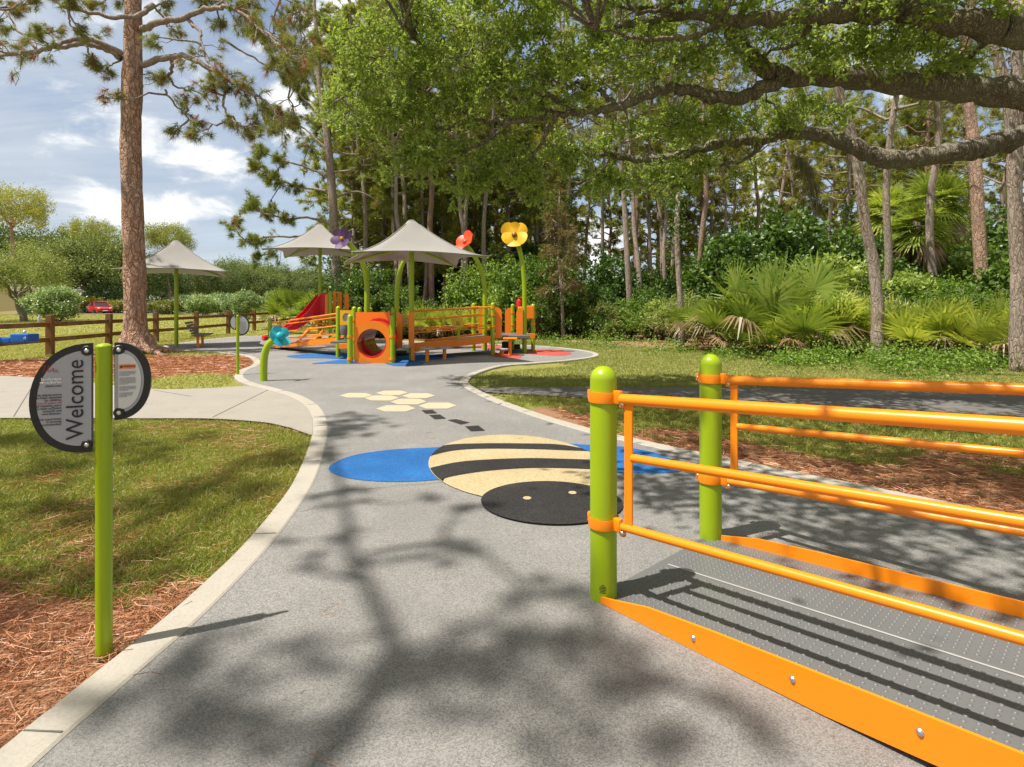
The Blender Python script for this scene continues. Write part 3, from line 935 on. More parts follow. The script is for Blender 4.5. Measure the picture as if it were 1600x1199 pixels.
def sign(loc, rz, label, hgt, flip=1, sc=1.0, name='welcome_sign', text=True, back=False):
    root = thing(name, loc, label, 'sign'); del ORG[root.name]
    root.rotation_euler = (0, 0, rz)
    m = MB()
    prof = [(.029, 0), (.029, hgt - .012)] + [(.0295 * math.cos(a), hgt - .012 + .016 * math.sin(a)) for a in np.linspace(.1, PI / 2 - .01, 6)]
    m.lathe(prof, (0, 0, -.01), 28)
    post = build('post', m, GREEN, root, True, angle=40)
    # local: x along the panel, y away from the viewer, z up.  Panel outlines come as half ovals
    zt = hgt - .004

    def half(w, h, pw, n=28, lean=0.0):
        # points from top to bottom: x = distance from the straight edge
        a = np.linspace(0, PI, n)
        return [(w * max(math.sin(q), 0) ** pw, -h / 2 + h / 2 * math.cos(q) + lean * math.sin(q)) for q in a]
    for side, w, h, lean in ((-1 * flip, .200 * sc, .435 * sc, -.01), (1 * flip, .125 * sc, .315 * sc, -.0)):
        o = half(w, h, .80, 32, lean); x0 = .037
        big = side * flip < 0
        P = [(side * (x0 + a), zt + b) for a, b in o]
        m = MB(); m.prism(P[::-1] if side < 0 else P, (0, -.009, 0), (1, 0, 0), (0, 0, 1), -.018)
        pan = build('sign_panel', m, BLACKP, root)
        ins = .026 * sc
        q = half(w - ins, h - 2 * ins * 1.05, .80, 32, lean)
        Q = [(side * (x0 + .002 + a), zt - ins * 1.05 + b) for a, b in q]
        # notch the face round the bolt ears
        for yy in ((-.0115,) if not back else (-.0115, .0115)):
            m = MB(); m.prism(Q[::-1] if side < 0 else Q, (0, yy + .00125, 0), (1, 0, 0), (0, 0, 1), -.0025)
            build('sign_face', m, SIGNGREY, pan)
        for zb_ in (-.030 * sc, -h + .030 * sc):
            m = MB(); c = (side * (x0 + .016), -.0125, zt + zb_)
            Mb = Matrix(((1, 0, 0), (0, 0, -1), (0, 1, 0)))
            m.lathe([(0, .003), (.017, .003), (.02, 0), (.02, -.003)], c, 18, Mb)
            build('bolt_ear', m, BLACKP, pan)
            m = MB(); m.lathe([(0, .010), (.005, .0095), (.0085, .007), (.0095, .003), (.0095, 0)], c, 14, Mb)
            b = build('bolt', m, STEEL, pan, True, angle=50)
        Y = -.0142
        if text and big:
            F3 = Matrix(((1, 0, 0, 0), (0, 0, -1, 0), (0, 1, 0, 0), (0, 0, 0, 1)))      # text plane -> upright facing -y
            T = lambda x, z: Matrix.Translation((x, Y, z))
            xr = -(x0 + .036)
            text_mesh('lettering', 'Welcome', .081, T(-(x0 + .052), zt - .222) @ F3 @ Matrix.Rotation(PI / 2, 4, 'Z') @ Matrix.Scale(1.0, 4), INK, pan, spacing=.98)
            text_mesh('lettering', 'landscape\nstructures', .0150, T(-(x0 + .086), zt - .142) @ F3, INKWHITE, pan, 'RIGHT', .0003) if False else None
            xx = -(x0 + .097)
            for txt, z, mt, sz in (('landscape', -.137, INKWHITE, .0165), ('structures', -.1495, INKWHITE, .0165), ('playlsi.com', -.164, INK, .0115),
                                   ('This playstructure', -.199, INK, .0115), ('has been designed', -.2095, INK, .0115), ('for children', -.220, INK, .0115),
                                   ('2 to 12 years old', -.2305, INKRED, .0115), ('and requires users', -.241, INK, .0115), ('to have sufficient', -.2515, INK, .0115),
                                   ('strength and', -.262, INK, .0115), ('coordination.', -.2725, INK, .0115), ('Adult supervision', -.294, INK, .0115),
                                   ('is strongly', -.3045, INK, .0115), ('recommended.', -.315, INK, .0115)):
                text_mesh('lettering', txt, sz, T(xx, zt + z) @ F3, mt, pan, 'RIGHT', .0002)
            lx = xx - .060; lz = zt - .112
            sq = [(0, 0), (.006, .014), (.010, .026), (.007, .030), (.006, .018), (.010, .004), (.015, .012), (.020, .024), (.018, .027), (.017, .012), (.022, .003), (.028, .010), (.034, .018), (.033, .007), (.038, .002), (.043, .011), (.046, .002), (.05, .0)]
            m = MB(); m.tube(spline([(lx + a, Y + .0012, lz + b) for a, b in sq], 4), .0009, 5); build('logo', m, INKRED, pan)
        if not big and text:
            q = half(w - .047 * sc, h - .088 * sc, .80, 28, lean)
            Q = [(side * (x0 + .014 + a), zt - .044 * sc + b) for a, b in q]
            m = MB(); m.prism(Q, (0, -.0145 + .0008, 0), (1, 0, 0), (0, 0, 1), -.0016); lab = build('warning_label', m, SIGNWHITE, pan)
            m = MB(); m.box((x0 + .045, -.0158, zt - .098), (.056, .0012, .017)); build('warning_strip', m, INKORANGE, pan)
            F3 = Matrix(((1, 0, 0, 0), (0, 0, -1, 0), (0, 1, 0, 0), (0, 0, 0, 1)))
            text_mesh('lettering', 'WARNING', .0105, Matrix.Translation((x0 + .0475, -.0168, zt - .098)) @ F3, INK, pan, 'CENTER', .0003)
            m = MB(); m.add([(x0 + .020, -.0168, zt - .1035), (x0 + .029, -.0168, zt - .1035), (x0 + .0245, -.0168, zt - .0935)], [[0, 1, 2]]); build('warning_symbol', m, INK, pan)
            m = MB()
            z = -.119
            for para in (4, 6, 4, 4):
                for k in range(para):
                    ww = .058 if z > -.2 else .046
                    if z < -.225: ww = .032
                    if k == para - 1: ww *= .6
                    # words: short dashes
                    x = 0
                    while x < ww - .004:
                        l = min(random.uniform(.003, .009), ww - x)
                        m.box((x0 + .018 + x + l / 2, -.0158, zt + z), (l, .0008, .0017)); x += l + .0014
                    z -= .0050
                z -= .0055
            build('small_print', m, INKGREY, pan)
    return root


sg = sign((-1.65, 2.2, 0), math.atan2(.39, .92), 'lime post with two round edged grey panels reading Welcome, beside the kerb', 1.26)
sg2 = sign((gnd(371.5, 587).x, gnd(371.5, 587).y, 0), .12, 'smaller round grey notice sign on lime post by the pine straw mound', 1.245, flip=-1, sc=.97, name='notice_sign', text=False)
p2 = [c for c in bpy.data.objects if c.parent == sg2 and c.name.startswith('sign_panel')][0]
m = MB()
for k in range(13):
    z = 1.21 - .10 - k * .019; x = .062
    ww = .10 - abs(k - 6) * .007
    while x < .07 + ww:
        l = random.uniform(.006, .018); m.box((x + l / 2, -.0145, z), (l, .001, .005)); x += l + .004
build('small_print', m, INKGREY, p2)
# ------------------------------------------------------------------ playground helpers (photo pixels at a known distance)
def pbox(m, x0, x1, y0, y1, Y, th, b=0.0):
    a, c = pt(x0, y1, Y), pt(x1, y0, Y)
    return m.box(((a.x + c.x) / 2, Y + th / 2, (a.z + c.z) / 2), (c.x - a.x, th, c.z - a.z), None, b)


def dome_post(name, x, ytop, Y, mat, parent, r=.0635, ybot=None):
    b = gnd(x, HY + H * F / Y); top = pt(x, ytop, Y).z
    m = MB()
    z0 = 0 if ybot is None else pt(x, ybot, Y).z
    m.lathe([(r, z0), (r, top - r)] + [(r * math.cos(a), top - r + r * math.sin(a)) for a in np.linspace(.15, PI / 2 - .02, 5)], (pt(x, 0, Y).x, Y, 0), 16)
    return build(name, m, mat, parent, True, angle=50)


def ring_clamp(m, x, y, Y, r=.0635):
    c = pt(x, y, Y); m.lathe([(r, -.03), (r + .012, -.03), (r + .012, .03), (r, .03)], c, 14)


# ---- shade umbrellas: square fabric tent on one pole
def shade(loc, he, peak, side, ang, polemat, label, name='shade_umbrella'):
    root = thing(name, loc, label, 'shade umbrella', 'grey fabric shade umbrellas of the playground')
    x0, y0 = loc[0], loc[1]
    n, k = 48, 14
    V = []; V2 = []
    hs = side / 2
    for i in range(k + 1):
        r = i / k
        for j in range(n):
            t = j * 2 * PI / n
            c, s = math.cos(t), math.sin(t)
            q = hs / max(abs(c), abs(s))                   # square outline
            cornerness = (q / hs - 1) / (2 ** .5 - 1)
            q *= 1 - .17 * (1 - cornerness) ** 1.3 * r
            rr = .10 + (q - .10) * r
            z = he + .10 * (1 - cornerness) * r + (peak - he) * (1 - r) ** 1.55 * (1 - .0 * cornerness) - .05 * math.sin(PI * r) * (1 - cornerness)
            a = t + ang
            V.append((x0 + rr * math.cos(a), y0 + rr * math.sin(a), z))
    V = np.array(V)
    U = V.copy(); U[:, 2] -= .012
    i = np.arange(k)[:, None] * n; j = np.arange(n)[None]; kk = (j + 1) % n
    top = np.stack([i + j, i + n + j, i + n + kk, i + kk], -1).reshape(-1, 4)
    bot = top[:, ::-1] + len(V)
    e = k * n; jj = np.arange(n); k2 = (jj + 1) % n
    rim = np.stack([e + jj, e + jj + len(V), e + k2 + len(V), e + k2], 1)
    m = MB(); m.add(np.concatenate([V, U]), top, bot, rim)
    m.ball((x0, y0, peak - .0), .11, .11, .035, 16, 5)
    can = build('canopy', m, CANOPY, root, True, angle=60)
    sm = MB()
    for q in range(4):
        jj_ = int(round((PI / 4 + q * PI / 2) / (2 * PI) * n)) % n
        sm.tube([V[i_ * n + jj_] + (0, 0, .004) for i_ in range(1, k + 1)], .013, 5, False)
    sm.tube([V[k * n + j_ % n] for j_ in range(n + 1)], .014, 5, False)
    build('hem', sm, CANSEAM, can, True)
    m = MB(); m.tube([(x0, y0, 0), (x0, y0, (peak + he) / 2), (x0, y0, peak - .06)], .065 if polemat is GREEN else .08, 18)
    pole = build('pole', m, GREEN, root, True, angle=50)
    for q in range(4):
        a = ang + PI / 4 + q * PI / 2
        d = np.array((math.cos(a), math.sin(a), 0)); R_ = side * .5 ** .5
        st_ = np.array((x0, y0, he + (peak - he) * .30))
        m = MB(); m.tube([st_ + d * .05, st_ + d * R_ * .5 - np.array((0, 0, (st_[2] - he) * .42)), np.array((x0, y0, he + .0)) + d * (R_ - .02) - np.array((0, 0, .035))], [.04, .036, .028], 10)
        build('arm', m, GREEN, root, True, angle=50)
    return root


shade((-2.62, 14.2, 0), 2.63, 3.64, 3.22, R(20), GREEN, 'grey four pointed fabric shade on a lime pole over the play bridge')
shade((pt(500, 0, 21.3).x, 21.3, 0), 3.48, 4.62, 3.4, R(10), GREEN, 'grey fabric shade on a tall lime pole above the red slide tower')
shade((pt(275.5, 0, 19.2).x, 19.2, 0), 2.58, 3.72, 3.46, R(32), GREEN, 'grey fabric shade on a lime pole beside the bench, partly behind the big pine')


# ---- flowers on bent poles
def flower(name, stem, Y, r, face, cpos, petals, label, pr, backmat, midmat=None, kind=0):
    """stem: pixel list from ground up, Y distance; face: normal of the flower; petals: (angle, distance, long, wide, material)"""
    P = [pt(x, y, Y + dy) for x, y, dy in stem]
    P[0].z = 0
    root = thing(name, (P[0].x, P[0].y, 0), label, 'flower ornament', 'flower ornaments on bent lime poles')
    m = MB(); m.tube(spline(P, 7), r, 16); build('stem', m, GREEN, root, True, angle=50)
    n = Vector(face).normalized(); u = Vector((0, 0, 1)).cross(n).normalized(); v = n.cross(u)
    c = Vector(cpos)
    for i, (a, d, l, w, mt) in enumerate(petals):
        dirp = u * math.cos(a) + v * math.sin(a); sd = n.cross(dirp)
        # rounded petal, slightly cupped, with thickness
        t = np.linspace(0, 2 * PI, 25)[:-1]
        pa = l * (1 - np.cos(t)) / 2; pb = w * np.sin(t) * (.55 + .45 * (1 - np.cos(t)) / 2)
        V = []
        off = .016 * (i % 2) + .004 * i
        for s_ in (0, 1):
            for q in (1, .5):
                for A_, B_ in zip(pa, pb):
                    A2, B2 = l * .5 + (A_ - l * .5) * q, B_ * q
                    lift = .30 * (A2 / l) ** 2 * l * (.6 if kind == 0 else 1.0) - .25 * (B2 / w) ** 2 * w * .5
                    V.append(c + dirp * (d + A2) + sd * B2 + n * (lift + off + s_ * .014))
        N_ = 24; j = np.arange(N_); k = (j + 1) % N_
        V.append(sum((V[N_ + q] for q in range(N_)), Vector()) / N_); V.append(sum((V[3 * N_ + q] for q in range(N_)), Vector()) / N_)
        fs = [np.stack([j, k, N_ + k, N_ + j], 1), np.stack([2 * N_ + k, 2 * N_ + j, 3 * N_ + j, 3 * N_ + k], 1), np.stack([k, j, 2 * N_ + j, 2 * N_ + k], 1)]
        ft = [np.stack([N_ + j, N_ + k, np.full(N_, 4 * N_)], 1), np.stack([3 * N_ + k, 3 * N_ + j, np.full(N_, 4 * N_ + 1)], 1)]
        m = MB(); m.add([q[:] for q in V], *fs, *ft); build('petal', m, mt, root, True, angle=40)
    m = MB()
    rr = .085 if kind != 2 else .05
    Mn = Matrix((u, v, n)).transposed()
    m.lathe([(.0, .09), (rr * .6, .085), (rr, .05), (rr, -.02), (0, -.025)], c + n * .02, 14, Mn)
    build('flower_centre', m, midmat or backmat, root, True, angle=50)
    return root


pe = lambda lo, n, d, l, w, mats: [(R(lo) + 2 * PI * i / n, d, l, w, mats[i % len(mats)]) for i in range(n)]
# yellow pansy, facing the camera and tilted up
Yf = 16.5
c = pt(804, 368, Yf)
flower('flower_ornament', [(819.5, 552, 0), (819.5, 490, 0), (819, 440, 0), (815, 405, 0), (808, 378, .12)], Yf, .07, (-.15, -1, .18), (c.x, c.y - .02, c.z),
       [(R(40), .02, .42, .26, YELLOW), (R(140), .02, .44, .27, YELLOW), (R(90), .03, .36, .24, YELLOW), (R(-25), .0, .42, .25, YELLOW), (R(-90), .02, .36, .33, YELLOW), (R(205), .0, .40, .23, YELLOW)],
       'big yellow pansy ornament on a bent lime pole at the right of the playground', 0, YELLOW, BROWNP)
c = pt(728, 379, 17.5)
flower('flower_ornament', [(757.5, 548, 0), (757.5, 490, 0), (757, 448, 0), (750, 418, 0), (738, 396, 0), (729, 384, -.05)], 17.5, .075, (-.62, -.62, .5), (c.x, c.y, c.z),
       pe(20, 5, .02, .36, .25, [REDORANGE]), 'red poppy ornament on a curved lime pole behind the bridge', 0, REDORANGE, REDORANGE, 1)
c = pt(538, 374, 15.6)
flower('flower_ornament', [(573, 552, 0), (573.5, 490, 0), (573, 440, 0), (567, 412, 0), (556, 394, 0), (545, 380, -.05)], 15.6, .08, (-.30, -.9, .2), (c.x, c.y - .1, c.z),
       pe(15, 6, .02, .32, .16, [PURPLE, PURPLE]), 'purple flower ornament on a curved lime pole between two shades', 0, PURPLE, YELLOW, 2)
c = pt(655, 385, 17.4)
flower('flower_ornament', [(620, 549, 0), (620, 490, 0), (621, 445, 0), (628, 415, .0), (640, 397, 0), (652, 388, .1)], 17.4, .075, (.5, -.5, .5), (c.x, c.y, c.z),
       pe(10, 5, .02, .22, .16, [ORANGE_PANEL]), 'curved lime pole whose flower is hidden behind the middle shade', 0, ORANGE_PANEL, ORANGE_PANEL)
Yb = 10.2
c = pt(436, 527, Yb)
flower('flower_ornament', [(412, 597, 0), (412, 575, 0), (413.5, 555, 0), (419, 540, 0), (428, 531, 0), (436, 527, 0)], Yb, .066, (.62, -.42, .30), (c.x + .0, c.y, c.z),
       [(R(100), .02, .20, .12, TEAL), (R(170), .02, .20, .12, TEAL), (R(35), .02, .2, .12, TEAL), (R(240), .02, .2, .12, TEALDK), (R(310), .02, .2, .12, TEAL)],
       'low turquoise flower ornament bent over beside the kerb at the playground entrance', 0, TEAL, TEALDK)

# ------------------------------------------------------------------ main play structure (tunnel, decks, bridge)
ps = thing('play_structure', gnd(640, 565), 'orange and lime play structure with crawl tunnel, decks and long railed bridge', 'play structure')
Y0 = 13.4
posts = [(547, 491.5, 13.4), (613, 492, 13.4), (553.5, 479, 14.3), (615, 480, 14.3), (562, 480, 15.3), (578.5, 480.5, 16.0), (528.5, 478.5, 15.0), (422, 496, 18.1), (437, 496.5, 19.1),
         (740, 473.5, 17.2), (770, 473, 15.8), (801, 475, 18.2), (833, 475, 17.2)]
for x, y, Y in posts: dome_post('post', x, y, Y, GREEN, ps)
# tunnel: front panel with arch, rear panel, tube, flange
def arch_poly(x0, x1, yb, ysh, ytop, xc, rr, Y, n=14):
    f = lambda x, y: ((x - CX) / F * Y, H - (y - HY) / F * Y)
    P = [f(x0, yb), f(x1, yb), f(x1, ysh)]
    a0 = math.asin(min(1, (537 - ysh) / rr)) if rr > 537 - ysh else PI / 2
    for a in np.linspace(a0, PI - a0, n): P.append(f(xc + rr * math.cos(a), 537 - rr * math.sin(a)))
    P.append(f(x0, ysh))
    return P


f2 = lambda x, y, Y: ((x - CX) / F * Y, H - (y - HY) / F * Y)
cx_, cz_ = f2(580.7, 537, 13.42)
m = MB(); m.prism(arch_poly(554, 608.5, 568.3, 512, 503, 580.7, 35.5, 13.42), (0, 13.42, 0), (1, 0, 0), (0, 0, 1), -.03, (cx_, cz_, .362))
build('tunnel_panel', m, ORANGE_PANEL, ps)
Yr = 14.15
q = [f2(555.5, 563, Yr), f2(609.5, 563, Yr), f2(609.5, 488, Yr), f2(555.5, 488, Yr)]
m = MB(); m.prism(q, (0, Yr, 0), (1, 0, 0), (0, 0, 1), -.03, (cx_ - .01, cz_ + .06, .40))
build('tunnel_panel', m, ORANGE_PANEL, ps)
m = MB(); ringr = []
for yy, r_ in ((13.455, .372), (13.47, .39), (13.8, .40), (14.4, .40), (15.2, .40), (15.25, .40)): ringr.append((r_, yy))
Mt = Matrix(((1, 0, 0), (0, 0, 1), (0, 1, 0)))
m.lathe(ringr + [(r_ - .03, yy) for r_, yy in ringr[::-1]] + ringr[:1], (cx_ - .01, 0, cz_ + .03), 36, Mt)
fl = MB()
for a in np.arange(0, 2 * PI, PI / 10):
    fl.box((cx_ + .035 + .455 * math.cos(a), 14.02, cz_ + .14 + .455 * math.sin(a)), (.05, .06, .05), Matrix.Rotation(-a, 3, 'Y'), .01)
tn = build('crawl_tunnel', m, RED, ps, True, angle=35)
fl.lathe([(.40, 13.98), (.47, 13.98), (.47, 14.1), (.40, 14.1), (.40, 13.98)], (cx_ + .035, 0, cz_ + .14), 36, Mt)
build('tunnel_flange', fl, RED, tn, True, angle=35)
m = MB()
for x, y, Y in ((547, 526, 13.4), (613, 526, 13.4), (547, 561, 13.4), (613, 561, 13.4), (553.5, 500, 14.3), (615, 500, 14.3), (553.5, 531, 14.3)): ring_clamp(m, x, y, Y)
build_each('clamp', m, ORANGE, ps, True, angle=40)
# bed behind the tunnel
m = MB(); m.box((cx_, 15.9, cz_ - .36), (1.0, 1.2, .06)); build('deck', m, DECKGREY, ps)
# left deck with window panel
m = MB(); pbox(m, 529, 551, 537, 545.5, 14.3, .05, .01); build('deck_edge', m, ORANGE, ps)
m = MB(); m.box((pt(540, 0, 14.9).x, 15.0, .46), (.5, 1.2, .05)); build('deck', m, DECKGREY, ps)
q = [f2(531, 508, 14.6), f2(552, 508, 14.6), f2(552, 485, 14.6), f2(531, 485, 14.6)]
wc = f2(541, 496.5, 14.6)
m = MB(); m.prism(q, (0, 14.6, 0), (1, 0, 0), (0, 0, 1), -.03, (wc[0], wc[1], .10, .12)); build('window_panel', m, YELLOW, ps)
m = MB(); pbox(m, 534.5, 547.5, 488.5, 505, 14.63, .01); build('window_pane', m, SIGNGREY, ps)
m = MB(); c = pt(540, 514, 14.9); m.lathe([(0, -.18), (.12, -.17), (.15, -.05), (.15, .05), (.12, .17), (0, .18)], c, 16); build('talk_drum', m, DECKGREY, ps, True, angle=40)


def rail(m, a, b, r=.021): m.tube([pt(*a), pt(*b)], r, 8)


# left access ramp of the structure
m = MB()
for s in (0, 1):
    dY = 1.0 * s
    y2 = -.0
    a = [(425, 548, 18.0 + dY), (528, 536.5, 15.1 + dY)]
    A_, B_ = pt(*a[0]), pt(*a[1]); A_.z = .03; B_.z = .50; A_ += Vector((.18 * s, 0, 0)); B_ += Vector((.18 * s, 0, 0))
    for zz_, r_ in ((.72, .024), (.62, .016), (.38, .016), (.14, .016)):
        m.tube([A_ + Vector((0, 0, zz_ + .12)), B_ + Vector((0, 0, zz_ - .02 + .02))], r_, 8)
    d = B_ - A_
    b = MB(); L0 = A_ + Vector((0, 0, .06)); L1 = B_ + Vector((0, 0, .06))
    w_ = Vector((-d.y, d.x, 0)).normalized() * .012
    V = [L0 - w_, L0 + w_, L1 + w_, L1 - w_]; V += [v - Vector((0, 0, .05 if i in (0, 1) else .17)) for i, v in enumerate(V)]
    b.add([v[:] for v in V], [[0, 1, 2, 3], [4, 7, 6, 5], [0, 4, 5, 1], [2, 6, 7, 3], [0, 3, 7, 4], [1, 5, 6, 2]])
    build('ramp_beam', b, ORANGE_PANEL, ps)
    if s == 0: R0, R1 = A_.copy(), B_.copy()
    else:
        b = MB(); b.add([R0[:], R1[:], B_[:], A_[:], (R0 - Vector((0, 0, .02)))[:], (R1 - Vector((0, 0, .04)))[:], (B_ - Vector((0, 0, .04)))[:], (A_ - Vector((0, 0, .02)))[:]], [[0, 1, 2, 3], [4, 7, 6, 5], [0, 4, 5, 1], [3, 2, 6, 7]])
        build('ramp_deck', b, DECKGREY, ps)
build_each('ramp_rail', m, ORANGE, ps, True, angle=50)
# bridge: right of the tunnel to the right-hand deck
YL, YR_ = 14.35, 15.85
for k in (0, 1):
    dY = 1.35 * k
    L0, L1 = pt(647, 541, YL), pt(772, 528, YR_)
    L0 = Vector((L0.x + .1 * k, L0.y + dY, L0.z)); L1 = Vector((L1.x - .45 * k, L1.y + dY, L1.z))
    b = MB(); d = (L1 - L0)
    w_ = Vector((-d.y, d.x, 0)).normalized() * .014
    h0, h1 = .30 / 2, .26 / 2
    V = []
    for p, hh in ((L0, h0), (L1, h1)):
        for ss_ in (-1, 1):
            for zz_ in (-hh, hh * .55): V.append((p + w_ * ss_ + Vector((0, 0, zz_)))[:])
    b.add(V, [[0, 1, 3, 2], [4, 6, 7, 5], [0, 4, 5, 1], [2, 3, 7, 6], [1, 5, 7, 3], [0, 2, 6, 4]])
    build('bridge_beam', b, ORANGE_PANEL, ps)
    if k == 0: b0, b1 = L0.copy(), L1.copy()
    else:
        b = MB(); dn = Vector((0, 0, .05)); V = [b0, b1, L1, L0] + [q - dn for q in (b0, b1, L1, L0)]
        b.add([(q + Vector((0, 0, .03)))[:] for q in V], [[0, 1, 2, 3], [4, 7, 6, 5], [0, 4, 5, 1], [2, 6, 7, 3]]); build('bridge_deck', b, DECKGREY, ps)
    m = MB()
    for (xa, ya), (xb, yb), r_ in (((648, 486.5), (770, 480), .026), ((648, 500), (770, 492), .018), ((648, 515), (770, 508.5), .018), ((648, 520), (770, 512.5), .014)):
        p, q = pt(xa, ya, YL), pt(xb, yb, YR_)
        m.tube([Vector((p.x + .1 * k, p.y + dY, p.z)), Vector((q.x - .45 * k, q.y + dY, q.z))], r_, 8)
    build_each('bridge_rail', m, ORANGE, ps, True, angle=50)
m = MB()
for x, y, Y in ((740, 480.5, 17.2), (740, 492, 17.2), (740, 510, 17.2), (770, 481, 15.8), (770, 492.5, 15.8), (770, 510, 15.8), (801, 489, 18.2), (801, 508, 18.2), (833, 489, 17.2), (833, 506, 17.2)): ring_clamp(m, x, y, Y)
build_each('clamp', m, ORANGE, ps, True, angle=40)
# orange vertical panels (rounded)
def vpanel(x0, x1, y0, y1, Y, rnd='both', name='side_panel', mat=ORANGE_PANEL):
    a, c = f2(x0, y1, Y), f2(x1, y0, Y); w = c[0] - a[0]; r_ = w * .92
    P = [(a[0], a[1]), (c[0], a[1])]
    if rnd in ('right', 'both'): P += [(c[0] - w * (1 - math.cos(t)) * .95, c[1] - r_ * (1 - math.sin(t)) * .9) for t in np.linspace(0, PI / 2, 7)]
    else: P += [(c[0], c[1])]
    if rnd == 'left': P += [(a[0] + w * (1 - math.cos(t)) * .95, c[1] - r_ * (1 - math.sin(t)) * .9) for t in np.linspace(PI / 2, 0, 7)]
    else: P += [(a[0], c[1])]
    P2 = [P[0]]
    for q in P[1:]:
        if math.hypot(q[0] - P2[-1][0], q[1] - P2[-1][1]) > 1e-4: P2.append(q)
    m = MB(); m.prism(P2, (0, Y, 0), (1, 0, 0), (0, 0, 1), -.03)
    return build(name, m, mat, ps)


vpanel(620, 628.5, 488, 544, 14.2, 'right')
vpanel(638.5, 647, 487, 544, 14.05, 'left')
vpanel(774, 784, 480, 529, 15.9, 'right')
vpanel(789, 798.5, 481, 523, 17.4, 'left')
vpanel(748, 755, 482, 522, 18.0, 'right')
vpanel(806.5, 817, 481, 529, 16.4, 'left')
m = MB(); pbox(m, 642, 647.5, 543, 564.5, 14.05, .09, .005); build('support_leg', m, ORANGE, ps)
# counting panel between the first pair of panels
m = MB(); pbox(m, 627, 638.5, 492.5, 509, 14.5, .02, .004); pan = build('play_panel', m, YELLOW, ps)
m = MB()
for k in range(3):
    for r_ in range(3): c = pt(629.8 + k * 3, 496 + r_ * 4.6, 14.48); m.ball(c, .016, .016, .022, 8, 5)
build_each('bead', m, INKWHITE, pan)
# steering wheel with lime post
cw = pt(716, 505, 14.95); Mw = Matrix(((1, 0, 0), (0, 0, 1), (0, 1, 0)))
m = MB()
for k in range(8):
    a = k * PI / 4; m.ball((cw.x + .115 * math.cos(a), cw.y, cw.z + .115 * math.sin(a)), .062, .02, .062, 12, 6)
m.lathe([(.05, -.02), (.12, -.02), (.13, 0), (.12, .02), (.05, .02), (.05, -.02)], cw, 24, Mw)
wh = build('play_wheel', m, YELLOW, ps, True, angle=50)
m = MB(); m.ball((cw.x, cw.y - .02, cw.z), .06, .045, .06, 14, 8); build('wheel_hub', m, GREEN, wh, True)
m = MB(); c = pt(716, 524, 15.0); m.tube([(cw.x, cw.y + .05, c.z - .1), (cw.x, cw.y + .05, cw.z)], .045, 12); build('wheel_post', m, GREEN, ps, True, angle=50)
# right deck
m = MB(); a, b_ = pt(774, 527, 15.9), pt(812, 527, 16.3)
m.box(((a.x + b_.x) / 2 + .1, 16.9, a.z - .0), (1.1, 1.9, .09), None, .01); build('deck', m, DECKGREY, ps)
m = MB(); pbox(m, 820, 836, 521.5, 529, 16.9, .05, .008); build('deck_edge', m, ORANGE, ps)
m = MB(); pbox(m, 820.5, 834.5, 478, 498.5, 17.0, .12, .02); build('store_panel', m, ORANGE_PANEL, ps)
m = MB(); c = pt(811.5, 473, 16.6); m.lathe([(.0, -.16), (.085, -.155), (.09, 0), (.075, .06), (.05, .10), (.065, .15), (.0, .17)], c, 14); build('toy_telescope', m, RED, ps, True, angle=45)
m = MB(); m.box((c.x + .05, c.y - .05, c.z - .2), (.2, .1, .14), None, .02); build('telescope_base', m, YELLOW, ps)
m = MB()
for x, y0, y1, Y in ((664, 532, 545, 15.6), (679, 531, 546, 15.4), (701, 531, 545, 15.8), (715, 530, 545, 15.9)): pbox(m, x - .8, x + .8, y0, y1, Y, .03)
m.box((pt(700, 0, 15.7).x, 15.7, .24), (1.9, .03, .04))
build_each('climber_bar', m, ORANGE, ps)
# two black blocks for the dark bits under the right deck
m = MB(); pbox(m, 784, 800, 535, 549, 17.6, .5, .03); pbox(m, 803, 813, 539, 546, 17.0, .3, .03); build_each('dark_block', m, BLACKP, ps)

# ------------------------------------------------------------------ slide tower behind
tw = thing('slide_tower', gnd(510, 536), 'slide tower with red slide, orange slats and orange climbing ladder under the tall shade', 'play structure')
for x, y, Y in ((516, 455, 20.6), (541, 452, 21.6), (497, 457, 22.4), (530, 456, 22.6)): dome_post('post', x, y, Y, GREEN, tw)
for x0, x1, y0, y1, Y in ((497, 502, 462, 496, 21.15), (507.5, 512.5, 460, 495, 20.6), (520, 525, 455, 495, 21.0), (528.5, 533.5, 456, 495, 21.2), (538, 544.5, 460, 484, 21.3)):
    m = MB(); pbox(m, x0, x1, y0, y1, Y, .05, .01); build('slat', m, ORANGE_PANEL, tw)
m = MB(); a = pt(500, 496, 21.4); m.box((a.x + .55, 21.6, a.z - .02), (1.35, 1.5, .09), None, .01); build('deck', m, DECKGREY, tw)
m = MB(); m.box((a.x + .55, 20.84, a.z - .02), (1.35, .02, .12)); build('deck_edge', m, ORANGE_PANEL, tw)
sp = spline([pt(509, 491, 21.5), pt(498, 492, 21.4), pt(484, 499, 21.2), pt(465, 511, 20.9), pt(445, 521, 20.6), pt(428, 527.5, 20.4), pt(411, 530.5, 20.2)], 5)
hs = np.interp(np.linspace(0, 1, len(sp)), [0, .18, .4, .7, 1], [.86, .8, .42, .2, .10])
T = np.gradient(sp, axis=0); T[:, 2] = 0; T = unit(T); S = np.stack([-T[:, 1], T[:, 0], 0 * T[:, 0]], 1)
prof = lambda h: [(-.30, h), (-.29, .06), (-.22, .0), (.22, .0), (.29, .06), (.30, h), (.33, h), (.325, .0), (.25, -.04), (-.25, -.04), (-.325, 0), (-.33, h)]
V = np.concatenate([[p + s * a_ + np.array((0, 0, b_)) for a_, b_ in prof(h)] for p, s, h in zip(sp, S, hs)])
n = len(sp); i = np.arange(n - 1)[:, None] * 12; j = np.arange(12)[None]; k = (j + 1) % 12
